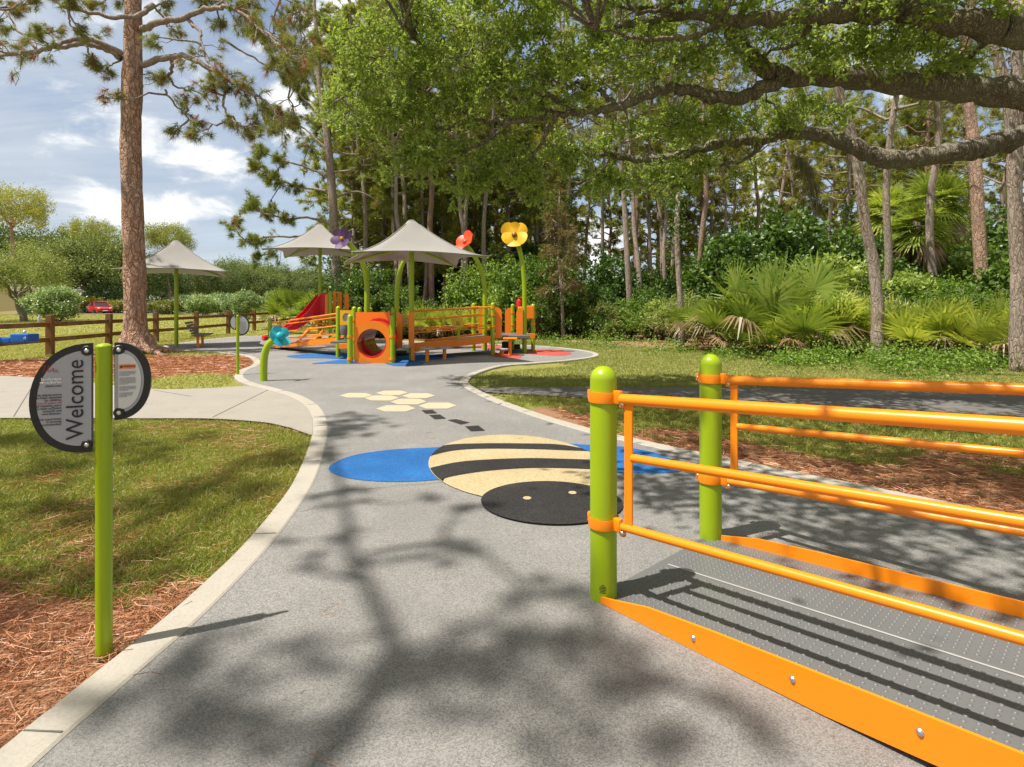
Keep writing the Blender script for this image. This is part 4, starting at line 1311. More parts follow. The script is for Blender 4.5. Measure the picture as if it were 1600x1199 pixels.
m = MB(); m.add(V, np.stack([i + j, i + k, i + 12 + k, i + 12 + j], -1).reshape(-1, 4)); m.f.append(np.array([[0, 1, 2, 11], [2, 3, 8, 9], [3, 4, 5, 6]]))
build('slide', m, RED, tw, True, angle=40)
m = MB()
for dx, dy in ((0, 0), (.42, .42)):
    a, b_ = pt(458, 541, 18.9), pt(503, 498, 20.7); d = Vector((dx, dy, 0))
    m.tube([a + d, (a + b_) / 2 + d + Vector((0, 0, .05)), b_ + d], .04, 8)
build_each('ladder_rail', m, ORANGE_PANEL, tw, True, angle=50)
m = MB()
for t in np.linspace(.06, .94, 7):
    p = pt(458, 541, 18.9).lerp(pt(503, 498, 20.7), t); m.tube([p, p + Vector((.42, .42, 0))], .028, 8)
build_each('rung', m, ORANGE_PANEL, tw, True, angle=50)
m = MB(); m.tube([pt(544, 463, 21.6), pt(566, 480, 21.0)], .012, 6); build('cable', m, STEEL, tw)

# ------------------------------------------------------------------ small things on the playground
def stool(x, y, Y, hz, label, sx=.42):
    b = pt(x, y, Y)
    r = thing('step_stool', (b.x, b.y, 0), label, 'stool', 'low steps beside the bridge')
    m = MB(); m.lathe([(0, hz + .03), (sx * .5, hz + .03), (sx * .52, hz + .01), (sx * .5, hz - .015), (0, hz - .02)], (b.x, b.y, 0), 20); build('seat', m, SIGNGREY, r, True, angle=40)
    m = MB(); m.tube([(b.x, b.y, 0), (b.x, b.y, hz - .01)], .05, 10); build('leg', m, ORANGE, r, True, angle=50)
    return r


stool(667.5, 0, 13.9, .34, 'round grey topped step on orange leg under the bridge, nearest the tunnel', .40)
stool(694.5, 0, 14.4, .31, 'round grey topped step on orange leg under the bridge, middle of the three', .36)
stool(785, 0, 15.3, .20, 'low grey topped step on short orange leg by the right deck', .34)
b = pt(797, 0, 15.6)
st_ = thing('step_table', (b.x, b.y, 0), 'taller orange topped step stand beside the right deck', 'stool', 'low steps beside the bridge')
m = MB(); m.box((b.x, b.y, .50), (.40, .4, .04), None, .012); build('seat', m, ORANGE, st_)
m = MB(); m.tube([(b.x, b.y, 0), (b.x, b.y, .49)], .05, 10); build('leg', m, ORANGE, st_, True, angle=50)

# bench by the left shade
bb = gnd(304, 544)
be = thing('park_bench', bb, 'grey slatted bench with orange legs facing the playground', 'bench')
al = Vector((-.42, 1, 0)).normalized(); fr = Vector((1, .42, 0)).normalized()
Mb = Matrix((fr, al, up)).transposed()
m = MB()
for k in range(5): c = bb + al * .55 + fr * (.02 + k * .092) + up * (.44 + .0 * k); m.box(c, (.08, 1.6, .035), Mb, .006)
build('seat', m, BENCHW, be)
m = MB()
for k in range(5):
    c = bb + al * .55 - fr * (.06 + k * .045) + up * (.50 + k * .088); m.box(c, (.03, 1.6, .078), Mb @ Matrix.Rotation(-.42, 3, 'Y'), .006)
build('backrest', m, BENCHW, be)
for t in (-.02, 1.15):
    m = MB(); c = bb + al * t + fr * .1; m.box((c.x, c.y, .21), (.08, .08, .42), Mb, .01); m.box(c + up * .41, (.42, .05, .04), Mb, .006); build('leg', m, ORANGE, be)

# drinking fountain at the left edge
c = pt(29, 528, 14.0)
dfn = thing('drinking_fountain', (c.x - .75, c.y, 0), 'blue enamel drinking fountain with two basins in front of the timber fence', 'drinking fountain')
m = MB(); pbox(m, 15, 43, 522, 536, 13.8, .36, .03); build('basin', m, BLUEP, dfn)
m = MB(); pbox(m, -32, 15.2, 527.5, 537, 13.85, .3, .03); build('basin', m, BLUEP, dfn)
m = MB(); m.tube([(c.x - .75, c.y + .1, 0), (c.x - .75, c.y + .1, .62)], .09, 16); build('pedestal', m, BLUEP, dfn, True, angle=50)
m = MB(); q = pt(39, 521, 13.95); m.tube([q, q + Vector((0, 0, .05)), q + Vector((-.05, 0, .07))], .016, 8); build('spout', m, STEEL, dfn, True)
m = MB(); q = pt(38.5, 529, 13.79); m.lathe([(0, .012), (.035, .01), (.04, 0)], q, 16, Matrix(((1, 0, 0), (0, 0, -1), (0, 1, 0)))); build('push_button', m, STEEL, dfn, True, angle=50)

# ------------------------------------------------------------------ timber fence
fn = thing('timber_fence', (-13.5, 15.9, 0), 'brown two rail timber fence running back from the left edge', 'fence')
fp = [(-13.05, 12.9), (-13.5, 15.9), (-14.08, 19.0), (-14.4, 22), (-14.45, 24.9), (-14.5, 27.8), (-14.55, 30.7), (-14.4, 33.6), (-14.1, 36.5), (-12.5, 39), (-10, 41), (-7.4, 42.4)]
for i, (x, y) in enumerate(fp):
    z = float(gz(x, y)); m = MB()
    m.box((x, y, z + .57), (.17, .17, 1.2), Matrix.Rotation(random.uniform(-.02, .02), 3, 'Y') @ Matrix.Rotation(.2, 3, 'Z'), .012); build('post', m, FENCEW, fn)
    if i:
        a, b = Vector((*fp[i - 1], float(gz(*fp[i - 1])))), Vector((x, y, z))
        for h in (.90, .45):
            d = b - a; M = Matrix.Rotation(math.atan2(d.y, d.x), 3, 'Z'); m = MB()
            m.box((a + b) / 2 + Vector((0, 0, h + random.uniform(-.012, .012))), (d.length - .1, .06, .13), M @ Matrix.Rotation(-math.atan2(d.z, d.length) + random.uniform(-.004, .004), 3, 'Y'), .008)
            build('rail', m, FENCEW, fn)
q = Vector((-13.45 - .13, 15.62, .97))
m = MB(); m.lathe([(0, 0), (.032, .002), (.033, .01), (.033, .12), (.028, .15), (.013, .175), (.013, .2), (.0, .2)], q, 14)
bo = thing('water_bottle', q, 'small clear water bottle left standing on the fence rail', 'bottle'); build('bottle_body', m, BOTTLE, bo, True, angle=50)
m = MB(); m.lathe([(.0155, .185), (.0155, .212), (0, .213)], q, 12); build('cap', m, INKWHITE, bo, True, angle=40)
# ------------------------------------------------------------------ restroom hut, houses, cars
def hut():
    Yh = 60.0; a = pt(27, 492, Yh); z0 = .58
    r = thing('restroom_hut', (a.x, Yh, z0), 'small beige stucco hut with green door and gabled roof at the left edge', 'building')
    X = lambda px: (px - CX) / F * Yh
    Z = lambda py: H - (py - HY) / F * Yh
    m = MB()
    m.prism([(X(-60), z0), (X(27), z0), (X(27), Z(455)), (X(14), Z(447)), (X(-60), Z(452))], (0, Yh, 0), (1, 0, 0), (0, 0, 1), -5.0)
    build('wall', m, BEIGE, r)
    m = MB(); m.box(((X(27) + X(70)) / 2, Yh + 2.6, (z0 + Z(463)) / 2), (X(70) - X(27), 4.6, Z(463) - z0)); build('wall', m, BEIGE, r)
    m = MB(); m.box((X(37), Yh + .27, (z0 + Z(466)) / 2), (X(46.5) - X(28), .08, Z(466) - z0)); d = build('door', m, DOORGREEN, r)
    m = MB(); m.ball((X(44), Yh + .2, z0 + 1.0), .06, n=8, m=5); build('handle', m, STEEL, d)
    m = MB()
    for (xa, ya), (xb, yb) in (((-62, 451), (14.5, 444.5)), ((14, 444), (30, 455))):
        p, q = Vector((X(xa), 0, Z(ya))), Vector((X(xb), 0, Z(yb)))
        m.add([(p.x, Yh - .5, p.z), (q.x, Yh - .5, q.z), (q.x, Yh + 5.6, q.z), (p.x, Yh + 5.6, p.z), (p.x, Yh - .5, p.z - .22), (q.x, Yh - .5, q.z - .22), (q.x, Yh + 5.6, q.z - .22), (p.x, Yh + 5.6, p.z - .22)],
              [[0, 1, 2, 3], [4, 7, 6, 5], [0, 4, 5, 1], [1, 5, 6, 2], [2, 6, 7, 3], [3, 7, 4, 0]])
    m.box((X(50), Yh + 2.4, Z(453)), (X(74) - X(29), 5.6, .3)); build('roof', m, ROOFTAN, r)
    m = MB(); m.box((X(12), Yh - .03, Z(458)), (X(15) - X(9), .06, Z(456) - Z(460))); build('vent', m, ROOFTAN, r)


hut()


def house(px0, px1, pyr, pye, Y, label, ridge=.6):
    z0 = float(gz(-30, Y)); x0, x1 = (px0 - CX) / F * Y, (px1 - CX) / F * Y
    ze, zr = H - (pye - HY) / F * Y, H - (pyr - HY) / F * Y
    r = thing('house', ((x0 + x1) / 2, Y, z0), label, 'house')
    D = 9; e = .5
    m = MB(); m.box(((x0 + x1) / 2, Y + D / 2, (z0 + ze) / 2), (x1 - x0 - 1, D, ze - z0)); build('wall', m, WALLWHITE, r)
    k = (x1 - x0) * .12
    V = [(x0, Y - e, ze), (x1, Y - e, ze), (x1, Y + D + e, ze), (x0, Y + D + e, ze), (x0 + k, Y + D / 2, zr), (x1 - k, Y + D / 2, zr)]
    V += [(a, b, c - .25) for a, b, c in V[:4]]
    m = MB(); m.add(V, [[0, 1, 5, 4], [2, 3, 4, 5], [0, 6, 7, 1], [1, 7, 8, 2], [2, 8, 9, 3], [3, 9, 6, 0], [6, 9, 8, 7]], [[1, 2, 5], [3, 0, 4]]); build('roof', m, ROOFGREY, r)
    for t in (.25, .6, .8):
        xx = x0 + (x1 - x0) * t; m = MB(); m.box((xx, Y - .02, z0 + 1.5), (1.3, .1, 1.2)); build('window', m, GLASS, r)


house(428, 500, 461.5, 474, 96, 'far house with grey shingle roof seen beyond the fence left of the slide')
house(232, 300, 464, 475, 84, 'far pale house with low grey roof behind the yellow green hedge')
house(205, 236, 468, 477, 92, 'far small house with grey roof mostly behind the big pine')


def car(cx, cy, rz, z, mat, label):
    r = thing('parked_car', (cx, cy, z), label, 'car', None); del ORG[r.name]
    r.rotation_euler = (0, 0, rz)
    # side profile (x forward, z up), half widths by height
    L = 4.4
    xs_ = [-2.2, -2.12, -1.75, -1.1, -.35, .35, .85, 1.35, 1.9, 2.15, 2.2]
    low = [.45, .28, .25, .22, .22, .22, .22, .22, .25, .3, .42]
    belt = [.80, .92, .96, .94, .92, .90, .88, .84, .76, .66, .58]
    wid = [.70, .78, .84, .87, .88, .88, .88, .86, .82, .74, .64]
    V = []
    for x, lo, hi, w in zip(xs_, low, belt, wid):
        for sx in (-1, 1):
            for z_, ww in ((lo, w * .94), ((lo + hi) / 2, w), (hi - .05, w * .97), (hi, w * .86)): V.append((x, sx * ww, z_))
    V = np.array(V); n = len(xs_); m = MB()
    f = []
    for i in range(n - 1):
        a, b = i * 8, (i + 1) * 8
        for k in range(3): f += [[a + k, a + k + 1, b + k + 1, b + k], [a + 5 + k, a + 4 + k, b + 4 + k, b + 5 + k]]
        f += [[a + 3, a + 7, b + 7, b + 3], [a + 4, a, b, b + 4]]
    f += [[0, 4, 5, 1], [1, 5, 6, 2], [2, 6, 7, 3]]; e = (n - 1) * 8
    f += [[e + 4, e, e + 1, e + 5], [e + 5, e + 1, e + 2, e + 6], [e + 6, e + 2, e + 3, e + 7]]
    m.add(V, f); body = build('body', m, mat, r, True, angle=40)
    # greenhouse: glass with roof
    g = [(-1.75, .93, .74), (-1.25, 1.38, .60), (-.2, 1.47, .62), (.45, 1.38, .60), (1.2, .87, .74)]
    V = []
    for x, z_, w in g: V += [(x, -w, z_), (x, w, z_)]
    bV = [(x, s * .78, .88) for x in (-1.75, 1.2) for s in (-1, 1)]
    m = MB(); m.add([(-1.75, -.76, .92), (-1.22, -.61, 1.36), (-.2, -.63, 1.44), (.43, -.61, 1.36), (1.2, -.76, .87),
                     (-1.75, .76, .92), (-1.22, .61, 1.36), (-.2, .63, 1.44), (.43, .61, 1.36), (1.2, .76, .87)],
                    [[0, 1, 6, 5], [3, 4, 9, 8], [1, 2, 7, 6], [2, 3, 8, 7]], [[0, 4, 3], [0, 3, 2], [0, 2, 1], [5, 8, 9], [5, 7, 8], [5, 6, 7]]); build('windows', m, GLASS, r)
    m = MB(); m.add([(-1.30, -.62, 1.37), (-.2, -.645, 1.46), (.5, -.62, 1.37), (-1.30, .62, 1.37), (-.2, .645, 1.46), (.5, .62, 1.37), (-1.30, -.62, 1.33), (.5, -.62, 1.33), (-1.3, .62, 1.33), (.5, .62, 1.33)],
                    [[0, 1, 4, 3], [1, 2, 5, 4]], [[0, 6, 1], [1, 7, 2]])
    for s in (-1, 1):
        for a, b in (((-1.72, .77, .93), (-1.2, .635, 1.4)), ((-.25, .80, .90), (-.2, .66, 1.45)), ((1.2, .77, .88), (.45, .635, 1.4))):
            m.tube([(a[0], a[1] * s, a[2]), (b[0], b[1] * s, b[2])], .04, 6)
    build('roof', m, mat, r)
    for x in (-1.35, 1.35):
        for s in (-1, 1):
            Mx = Matrix(((1, 0, 0), (0, 0, 1), (0, 1, 0)))
            m = MB(); m.lathe([(.18, -.11), (.31, -.11), (.325, -.06), (.325, .06), (.31, .11), (.18, .11)], (x, s * .80, .325), 20, Mx); w = build('wheel', m, TYRE, r, True, angle=40)
            m = MB(); m.lathe([(0, -.09), (.2, -.095), (.2, .095), (0, .09)], (x, s * .80, .325), 16, Mx); build('rim', m, STEEL, w)
    for s in (-1, 1):
        m = MB(); m.ball((2.05, s * .56, .66), .12, .17, .07, 10, 6); build('headlight', m, LAMPW, r, True)
        m = MB(); m.ball((-2.12, s * .62, .8), .06, .14, .1, 10, 6); build('tail_light', m, RED, r, True)
    m = MB(); m.box((2.185, 0, .5), (.04, .9, .14), None, .01); build('grille', m, BLACKP, r)
    m = MB(); m.box((2.21, 0, .40), (.02, .5, .11)); build('number_plate', m, INKWHITE, r)


car((150 - CX) / F * 64, 64.5, R(-38), .6, CARRED, 'shiny red hatchback parked on the park road beyond the fence')
car((246 - CX) / F * 68, 68.5, R(-30), .6, CARGREY, 'grey car on the park road half hidden behind the pine trunk')
# ------------------------------------------------------------------ tree generators
def seg_tuft_points(pts, n, t0=.35):
    t = rng.uniform(t0, 1, n) ** .8
    i = t * (len(pts) - 1); k = np.minimum(i.astype(int), len(pts) - 2); f = (i - k)[:, None]
    return pts[k] * (1 - f) + pts[k + 1] * f, unit(pts[k + 1] - pts[k])


def pine_variant(hh, r0, z0, nb, lmax, seed, needle_mat, bark, tl=.26, tw=.011, per=20, flat=False, lean=.3, dens=1.0, vine=False):
    """forest pine built round the origin: root > trunk, branches, crown"""
    global rng
    rng = np.random.default_rng(seed)
    root = thing('pine_tree', (0, 0, 0), 'pine', 'pine tree')
    hts = np.linspace(0, hh, 12)
    bend = np.cumsum(rng.normal(size=(12, 2)) * .09, 0) + np.linspace(0, 1, 12)[:, None] * rng.normal(size=2) * lean * 2
    tp = np.stack([bend[:, 0], bend[:, 1], hts], 1); tp[0, :2] = 0; tp[:, :2] -= tp[0, :2]
    tp = spline(tp, 3)
    m = MB(); rr = r0 * (1 - .72 * (tp[:, 2] / hh) ** 1.2) + r0 * .5 * np.exp(-np.maximum(tp[:, 2], 0) / .35)
    tp0 = tp.copy(); tp0[0, 2] -= .4
    m.tube(tp0, rr, 10); trunk = build('trunk', m, bark, root, True)
    b = MB(); P = []; D = []
    for k in range(nb):
        f = (k + rng.uniform(0, 1)) / nb
        z = z0 + (hh - z0) * f ** .9
        c = np.array([np.interp(z, tp[:, 2], tp[:, i]) for i in (0, 1)] + [z])
        a = k * 2.4 + rng.uniform(-.5, .5)
        l = lmax * (1 - .62 * f) * rng.uniform(.55, 1.1) * (.6 + .4 * min(1, f * 4 + .3))
        el = rng.uniform(-.1, .45) + .35 * f
        e = c + np.array([math.cos(a) * math.cos(el), math.sin(a) * math.cos(el), math.sin(el)]) * l
        bp = wob(c, e, 6, .12, -.06)
        b.tube(bp, np.linspace(.045 + .012 * l, .012, 6) * (1 - .4 * f), 5, False)
        for q in range(int(rng.integers(3, 7) * dens + .5)):
            p, d = seg_tuft_points(bp, 1, .3)
            d2 = unit(d + rdir(1) * .75 + np.array([[0, 0, .25]]))
            tip = p[0] + d2[0] * rng.uniform(.3, .8) * (.5 + l * .16)
            b.tube([p[0], (p[0] + tip) / 2 + rdir(1)[0] * .05, tip], [.013, .01, .006], 4, False)
            nt_ = rng.integers(3, 6)
            for _ in range(nt_):
                P.append(tip + rdir(1)[0] * rng.uniform(0, .28)); D.append(unit(d2 + rdir(1) * .5)[0])
        P.append(bp[-1]); D.append(unit(bp[-1] - bp[-2]))
    build('branches', b, bark, root, True)
    P, D = np.array(P), np.array(D)
    m = MB(); m.tris(tufts(P, D, tl, tw, per, .8, .2)); build('crown', m, needle_mat, root)
    if vine:
        n = 2600; z = rng.uniform(.1, hh * .42, n); a = rng.uniform(0, 2 * PI, n)
        c = np.stack([np.interp(z, tp[:, 2], tp[:, i]) for i in (0, 1)] + [z], 1)
        o = np.stack([np.cos(a), np.sin(a), 0 * a], 1); r_ = (r0 + .06 + .55 * np.abs(rng.normal(size=n)) * np.exp(-z / 2.5))[:, None]
        m = MB(); m.quads(leaves(c + o * r_, .12, .045, .3)); build('vine', m, VINELEAF, root)
    return root


def cluster_leaves(C, rad, k, L, W, up=.5, hang=0.0, shell=.0):
    n = len(C)
    q = rng.normal(size=(n * k, 3)) * .55
    c = np.repeat(C, k, 0) + q * (rad if np.isscalar(rad) else np.repeat(rad, k)[:, None])
    D = rdir(n * k); D[:, 2] -= hang
    return leaves(c, L, W, up, D)


def blob_points(n, rx, ry, rz, fill=.55, lump=.25, zmin=-1.0):
    d = rdir(n * 2); d = d[d[:, 2] > zmin][:n]
    r = (fill + (1 - fill) * rng.random(len(d)) ** .5)
    lumps = 1 + lump * (np.sin(d[:, 0] * 4.3 + rng.uniform(0, 6)) * np.sin(d[:, 1] * 3.7 + rng.uniform(0, 6)) + np.sin(d[:, 2] * 5.1 + d[:, 0] * 3 + rng.uniform(0, 6)) * .7)
    return d * (r * lumps)[:, None] * np.array([rx, ry, rz])


def shrub_variant(name, w, h, seed, mat, ncl, k, L, W, stems=7, zc=.5, label='shrub', cat='shrub', up=.6, rad=.28, ball=False):
    global rng
    rng = np.random.default_rng(seed)
    root = thing(name, (0, 0, 0), label, cat)
    lobes = []
    for q in range(9):
        a = q * 2.4 + rng.uniform(-.4, .4); f = rng.random() ** .6
        lobes.append((np.array((math.cos(a) * w * .34 * f, math.sin(a) * w * .34 * f, h * rng.uniform(.2, .8) * (1 - .35 * f))), rng.uniform(.16, .27)))
    C = np.concatenate([blob_points(ncl // 9, w * r_, w * r_, h * r_ * .85, .7, .25) + c_ for c_, r_ in lobes]); 
    if ball: C = blob_points(ncl, w * .44, w * .44, h * .4, .55, .14); C[:, 2] += h * .6
    else: rad = rad * .72
    C[:, 2] = np.abs(C[:, 2] - .08) + .08
    m = MB(); m.quads(cluster_leaves(C, rad, k, L, W, up)); build('foliage', m, mat, root)
    m = MB()
    for q in C[rng.integers(0, len(C), stems * 3)]:
        a = rng.uniform(0, 2 * PI); s = np.array((math.cos(a) * w * .06, math.sin(a) * w * .06, -.1))
        m.tube(wob(s, q, 5, .1), np.linspace(.028, .008, 5), 5, False)
    build('stems', m, TWIG, root, True)
    return root


def broadleaf_variant(name, h, crown, zc, r0, seed, mat, ncl, k, L, W, bark, label, cat='tree', fork=.35, up=.5, rad=.4, lean=(0, 0), hang=0.0):
    global rng
    rng = np.random.default_rng(seed)
    root = thing(name, (0, 0, 0), label, cat)
    rx, ry, rz = crown
    C = blob_points(ncl, rx, ry, rz, .5, .3, -.75) + np.array((lean[0], lean[1], zc))
    zf = h * fork
    f = np.array((lean[0] * .5, lean[1] * .5, zf))
    m = MB(); tp = wob((0, 0, -.3), f, 6, .06); m.tube(tp, np.linspace(r0 * 1.35, r0 * .85, 6), 10, False); build('trunk', m, bark, root, True)
    b = MB()
    hubs = []
    for i in range(7):
        d = rdir(1)[0]; d[2] = abs(d[2]) * .8 + .2
        e = np.array((lean[0], lean[1], zc)) + d * np.array((rx, ry, rz)) * .55
        p = wob(f, e, 7, .12); b.tube(p, np.linspace(r0 * .6, r0 * .16, 7), 7, False); hubs += list(p[3:])
    hubs = np.array(hubs)
    for q in C[::2]:
        j = np.argmin(((hubs - q) ** 2).sum(1)); b.tube(wob(hubs[j], q, 4, .12), np.linspace(r0 * .12, r0 * .03, 4), 4, False)
    build('branches', b, bark, root, True)
    m = MB(); m.quads(cluster_leaves(C, rad, k, L, W, up, hang)); build('crown', m, mat, root)
    return root


def fan(P, D, N, R_, n=22, arc=2.5, droop=.25, w=.022):
    """one fan leaf: radial leaflets from P, axis D, normal N"""
    S = np.cross(N, D)
    a = np.linspace(-arc / 2, arc / 2, n) + rng.normal(size=n) * .025
    d = unit(np.cos(a)[:, None] * D + np.sin(a)[:, None] * S + N * (.06 + .12 * np.abs(np.sin(a)))[:, None])
    L = R_ * (1 - .28 * (np.abs(a) / (arc / 2)) ** 2)[:, None] * rng.uniform(.9, 1.06, (n, 1))
    s = np.cross(d, N); s = unit(s) * w * R_ / .5
    m1 = P + d * L * .55; tip = P + d * L - np.array((0, 0, 1)) * droop * L * rng.uniform(.4, 1.2, (n, 1))
    q1 = np.stack([P + s * .5, m1 + s, m1 - s, P - s * .5], 1)
    q2 = np.stack([m1 + s, tip + s * .12, tip - s * .12, m1 - s], 1)
    return np.concatenate([q1, q2])


def palmetto_variant(seed, nf, h, R_, trunk=0.0, name='palmetto', label='palmetto', cat='palmetto', dead=.15):
    global rng
    rng = np.random.default_rng(seed)
    root = thing(name, (0, 0, 0), label, cat)
    st = MB(); lf = MB(); dd = MB()
    for i in range(nf):
        a = i * 2.39996 + rng.uniform(-.2, .2)
        f = (i + .5) / nf
        el = (1.45 - 1.15 * f) if trunk == 0 else (1.4 - 2.3 * f)
        isdead = f > 1 - dead
        l = h * rng.uniform(.6, 1.0) * (1 if trunk == 0 else .55)
        o = np.array((math.cos(a) * .18 * rng.random() * (trunk == 0) * 2.5, math.sin(a) * .18 * rng.random() * (trunk == 0) * 2.5, max(trunk, .05)))
        if trunk: o = np.array((math.cos(a) * .1, math.sin(a) * .1, trunk - f * .5))
        d = np.array((math.cos(a) * math.cos(el), math.sin(a) * math.cos(el), math.sin(el)))
        p1 = o + d * l; p1[2] = max(p1[2], .12)
        mid = (o + p1) / 2 + np.array((0, 0, .1 * l))
        st.tube(spline([o, mid, p1], 3), .012, 4, False)
        D = unit(d + np.array((0, 0, .35 - .3 * f if trunk == 0 else -.2 - .3 * f)) + rdir(1)[0] * .3); N = unit(np.cross(np.cross(D, (0, 0, 1.)), D) + rdir(1)[0] * .3)
        N = unit(N - D * (N @ D))
        (dd if isdead else lf).quads(fan(p1, D, N, R_ * rng.uniform(.8, 1.25), 26, 4.0 if not isdead else 2.2, .20 if not isdead else .6, .016))
    build('stems', st, PALMDEAD, root, True); build('fronds', lf, PALMLEAF, root)
    if dd.v: build('dry_fronds', dd, PALMDEAD, root)
    if trunk:
        m = MB(); z = np.linspace(-.2, trunk + .1, 9); m.tube(np.stack([np.cumsum(rng.normal(size=9) * .02), np.cumsum(rng.normal(size=9) * .02), z], 1), .17, 12); build('trunk', m, PALMBARK, root, True)
    return root


# ------------------------------------------------------------------ hero pine on the left (limbs follow the real tree's shape)
def traced_pine(trunk, limbs, Y, extra, nm, label, bark, radii, per=34, tl=.24, tw=.0055, twn=1.0, deadfrac=.14, seed=3, nmat=None, rootflare=True, ztop=None):
    global rng
    rng = np.random.default_rng(seed)
    P = [pt(x, y, Y) for x, y in trunk]
    base = Vector((P[0].x, Y, float(gz(P[0].x, Y))))
    root = thing(nm, base, label, 'pine tree')
    tp = spline(P, 5); tr = np.interp(np.linspace(0, 1, len(tp)), np.linspace(0, 1, len(radii)), radii) * Y / F
    n = 26; m = MB()
    a = np.arange(n) * 2 * PI / n
    T = np.gradient(tp, axis=0); V = []
    for i, (c, r) in enumerate(zip(tp, tr)):
        hgt = c[2] - base.z
        fl = 1 + (.5 * np.exp(-max(hgt, 0) / .35) * (1 + .45 * np.sin(a * 5 + 1) + .3 * np.sin(a * 3)) if rootflare else 0)
        lump = 1 + .035 * np.sin(a * 7 + c[2] * 2.1) + .03 * np.sin(a * 4 - c[2] * 3.3) + .02 * rng.normal(size=n)
        V.append(np.stack([c[0] + np.cos(a) * r * lump * fl, c[1] + np.sin(a) * r * lump * fl, np.full(n, c[2])], 1))
    i = np.arange(len(tp) - 1)[:, None] * n; j = np.arange(n)[None]; k = (j + 1) % n
    m.add(np.concatenate(V), np.stack([i + j, i + k, i + n + k, i + n + j], -1).reshape(-1, 4))
    if rootflare:
        for q in range(9):
            aa = q * .7 + .2 + rng.uniform(-.15, .15); l = rng.uniform(.7, 1.35)
            d = np.array((math.cos(aa), math.sin(aa), 0)); b0 = np.array(base[:])
            m.tube(spline([b0 + d * .25 + (0, 0, .5), b0 + d * .45 + (0, 0, .18), b0 + d * (.45 + l * .45) + rdir(1)[0] * .06 + (0, 0, .05), b0 + d * (.45 + l) + (0, 0, -.07)], 4), np.linspace(.17, .04, 13), 8, False)
    build('trunk', m, bark, root, True)
    b = MB(); TP, TD = [], []
    L0 = []
    for pts, r0, dY, y0 in limbs:
        q = [pt(x, y, Y + y0 + dY * i / (len(pts) - 1)) for i, (x, y) in enumerate(pts)]
        s = spline(q, 5); s[2:-1] += rng.normal(size=s[2:-1].shape) * .02
        b.tube(s, np.linspace(r0, max(r0 * .2, 1.0), len(s)) * .74 * Y / F, 9, False)
        L0.append(s)
    allp = np.concatenate(L0); alld = np.concatenate([np.gradient(s, axis=0) for s in L0]); alld = unit(alld)
    tipw = np.concatenate([np.linspace(0, 1, len(s)) for s in L0])

    def twig(src, tgt, r=.016):
        p = wob(src, tgt, 5, .13, .03); b.tube(p, np.linspace(r, .006, 5), 4, False)
        return p
    # twigs along the outer limbs
    for s in L0:
        Ls = np.linalg.norm(s[-1] - s[0])
        for _ in range(int(Ls * 3.2 * twn)):
            p, d = seg_tuft_points(s, 1, .38)
            d2 = unit(d + rdir(1) * .9 + np.array([[0, 0, .05]]))[0]
            e = p[0] + d2 * rng.uniform(.3, .9)
            w_ = twig(p[0], e)
            for _ in range(rng.integers(2, 5)):
                i_ = rng.uniform(.5, 1); c = w_[-1] * i_ + w_[2] * (1 - i_)
                TP.append(c + rdir(1)[0] * .12); TD.append(unit(d2 + rdir(1)[0] * .6))
    for x, y, r_, dn in extra:
        yo = rng.uniform(-1.6, 1.6)
        c = np.array(pt(x, y, Y + yo)[:]); R_ = r_ * Y / F
        d2_ = ((allp - c) ** 2).sum(1) - tipw * .4; src = allp[np.argmin(d2_)]
        mainp = wob(src, c, 7, .10, .02); b.tube(mainp, np.linspace(.035, .014, 7), 6, False)
        for _ in range(int(dn * R_ * R_ * 30) + 3):
            e = c + rdir(1)[0] * R_ * rng.uniform(.3, 1.0) * np.array((1, 1, .85))
            w_ = twig(mainp[rng.integers(3, 7)], e, .014)
            d = unit(w_[-1] - w_[-2])
            for _ in range(rng.integers(2, 5)):
                TP.append(e + rdir(1)[0] * rng.uniform(0, .2)); TD.append(unit(d + rdir(1)[0] * .55))
    build('branches', b, PINEBARK2, root, True)
    TP, TD = np.array(TP), np.array(TD)
    dead = rng.random(len(TP)) < deadfrac
    m = MB(); m.tris(tufts(TP[~dead], TD[~dead], tl, tw, per, .72, .16)); build('crown', m, nmat or PINELEAF, root)
    m = MB(); m.tris(tufts(TP[dead], TD[dead] - np.array((0, 0, .6)), tl, tw, per, .6, .16)); build('brown_needles', m, DEADNEEDLE, root)
    return root


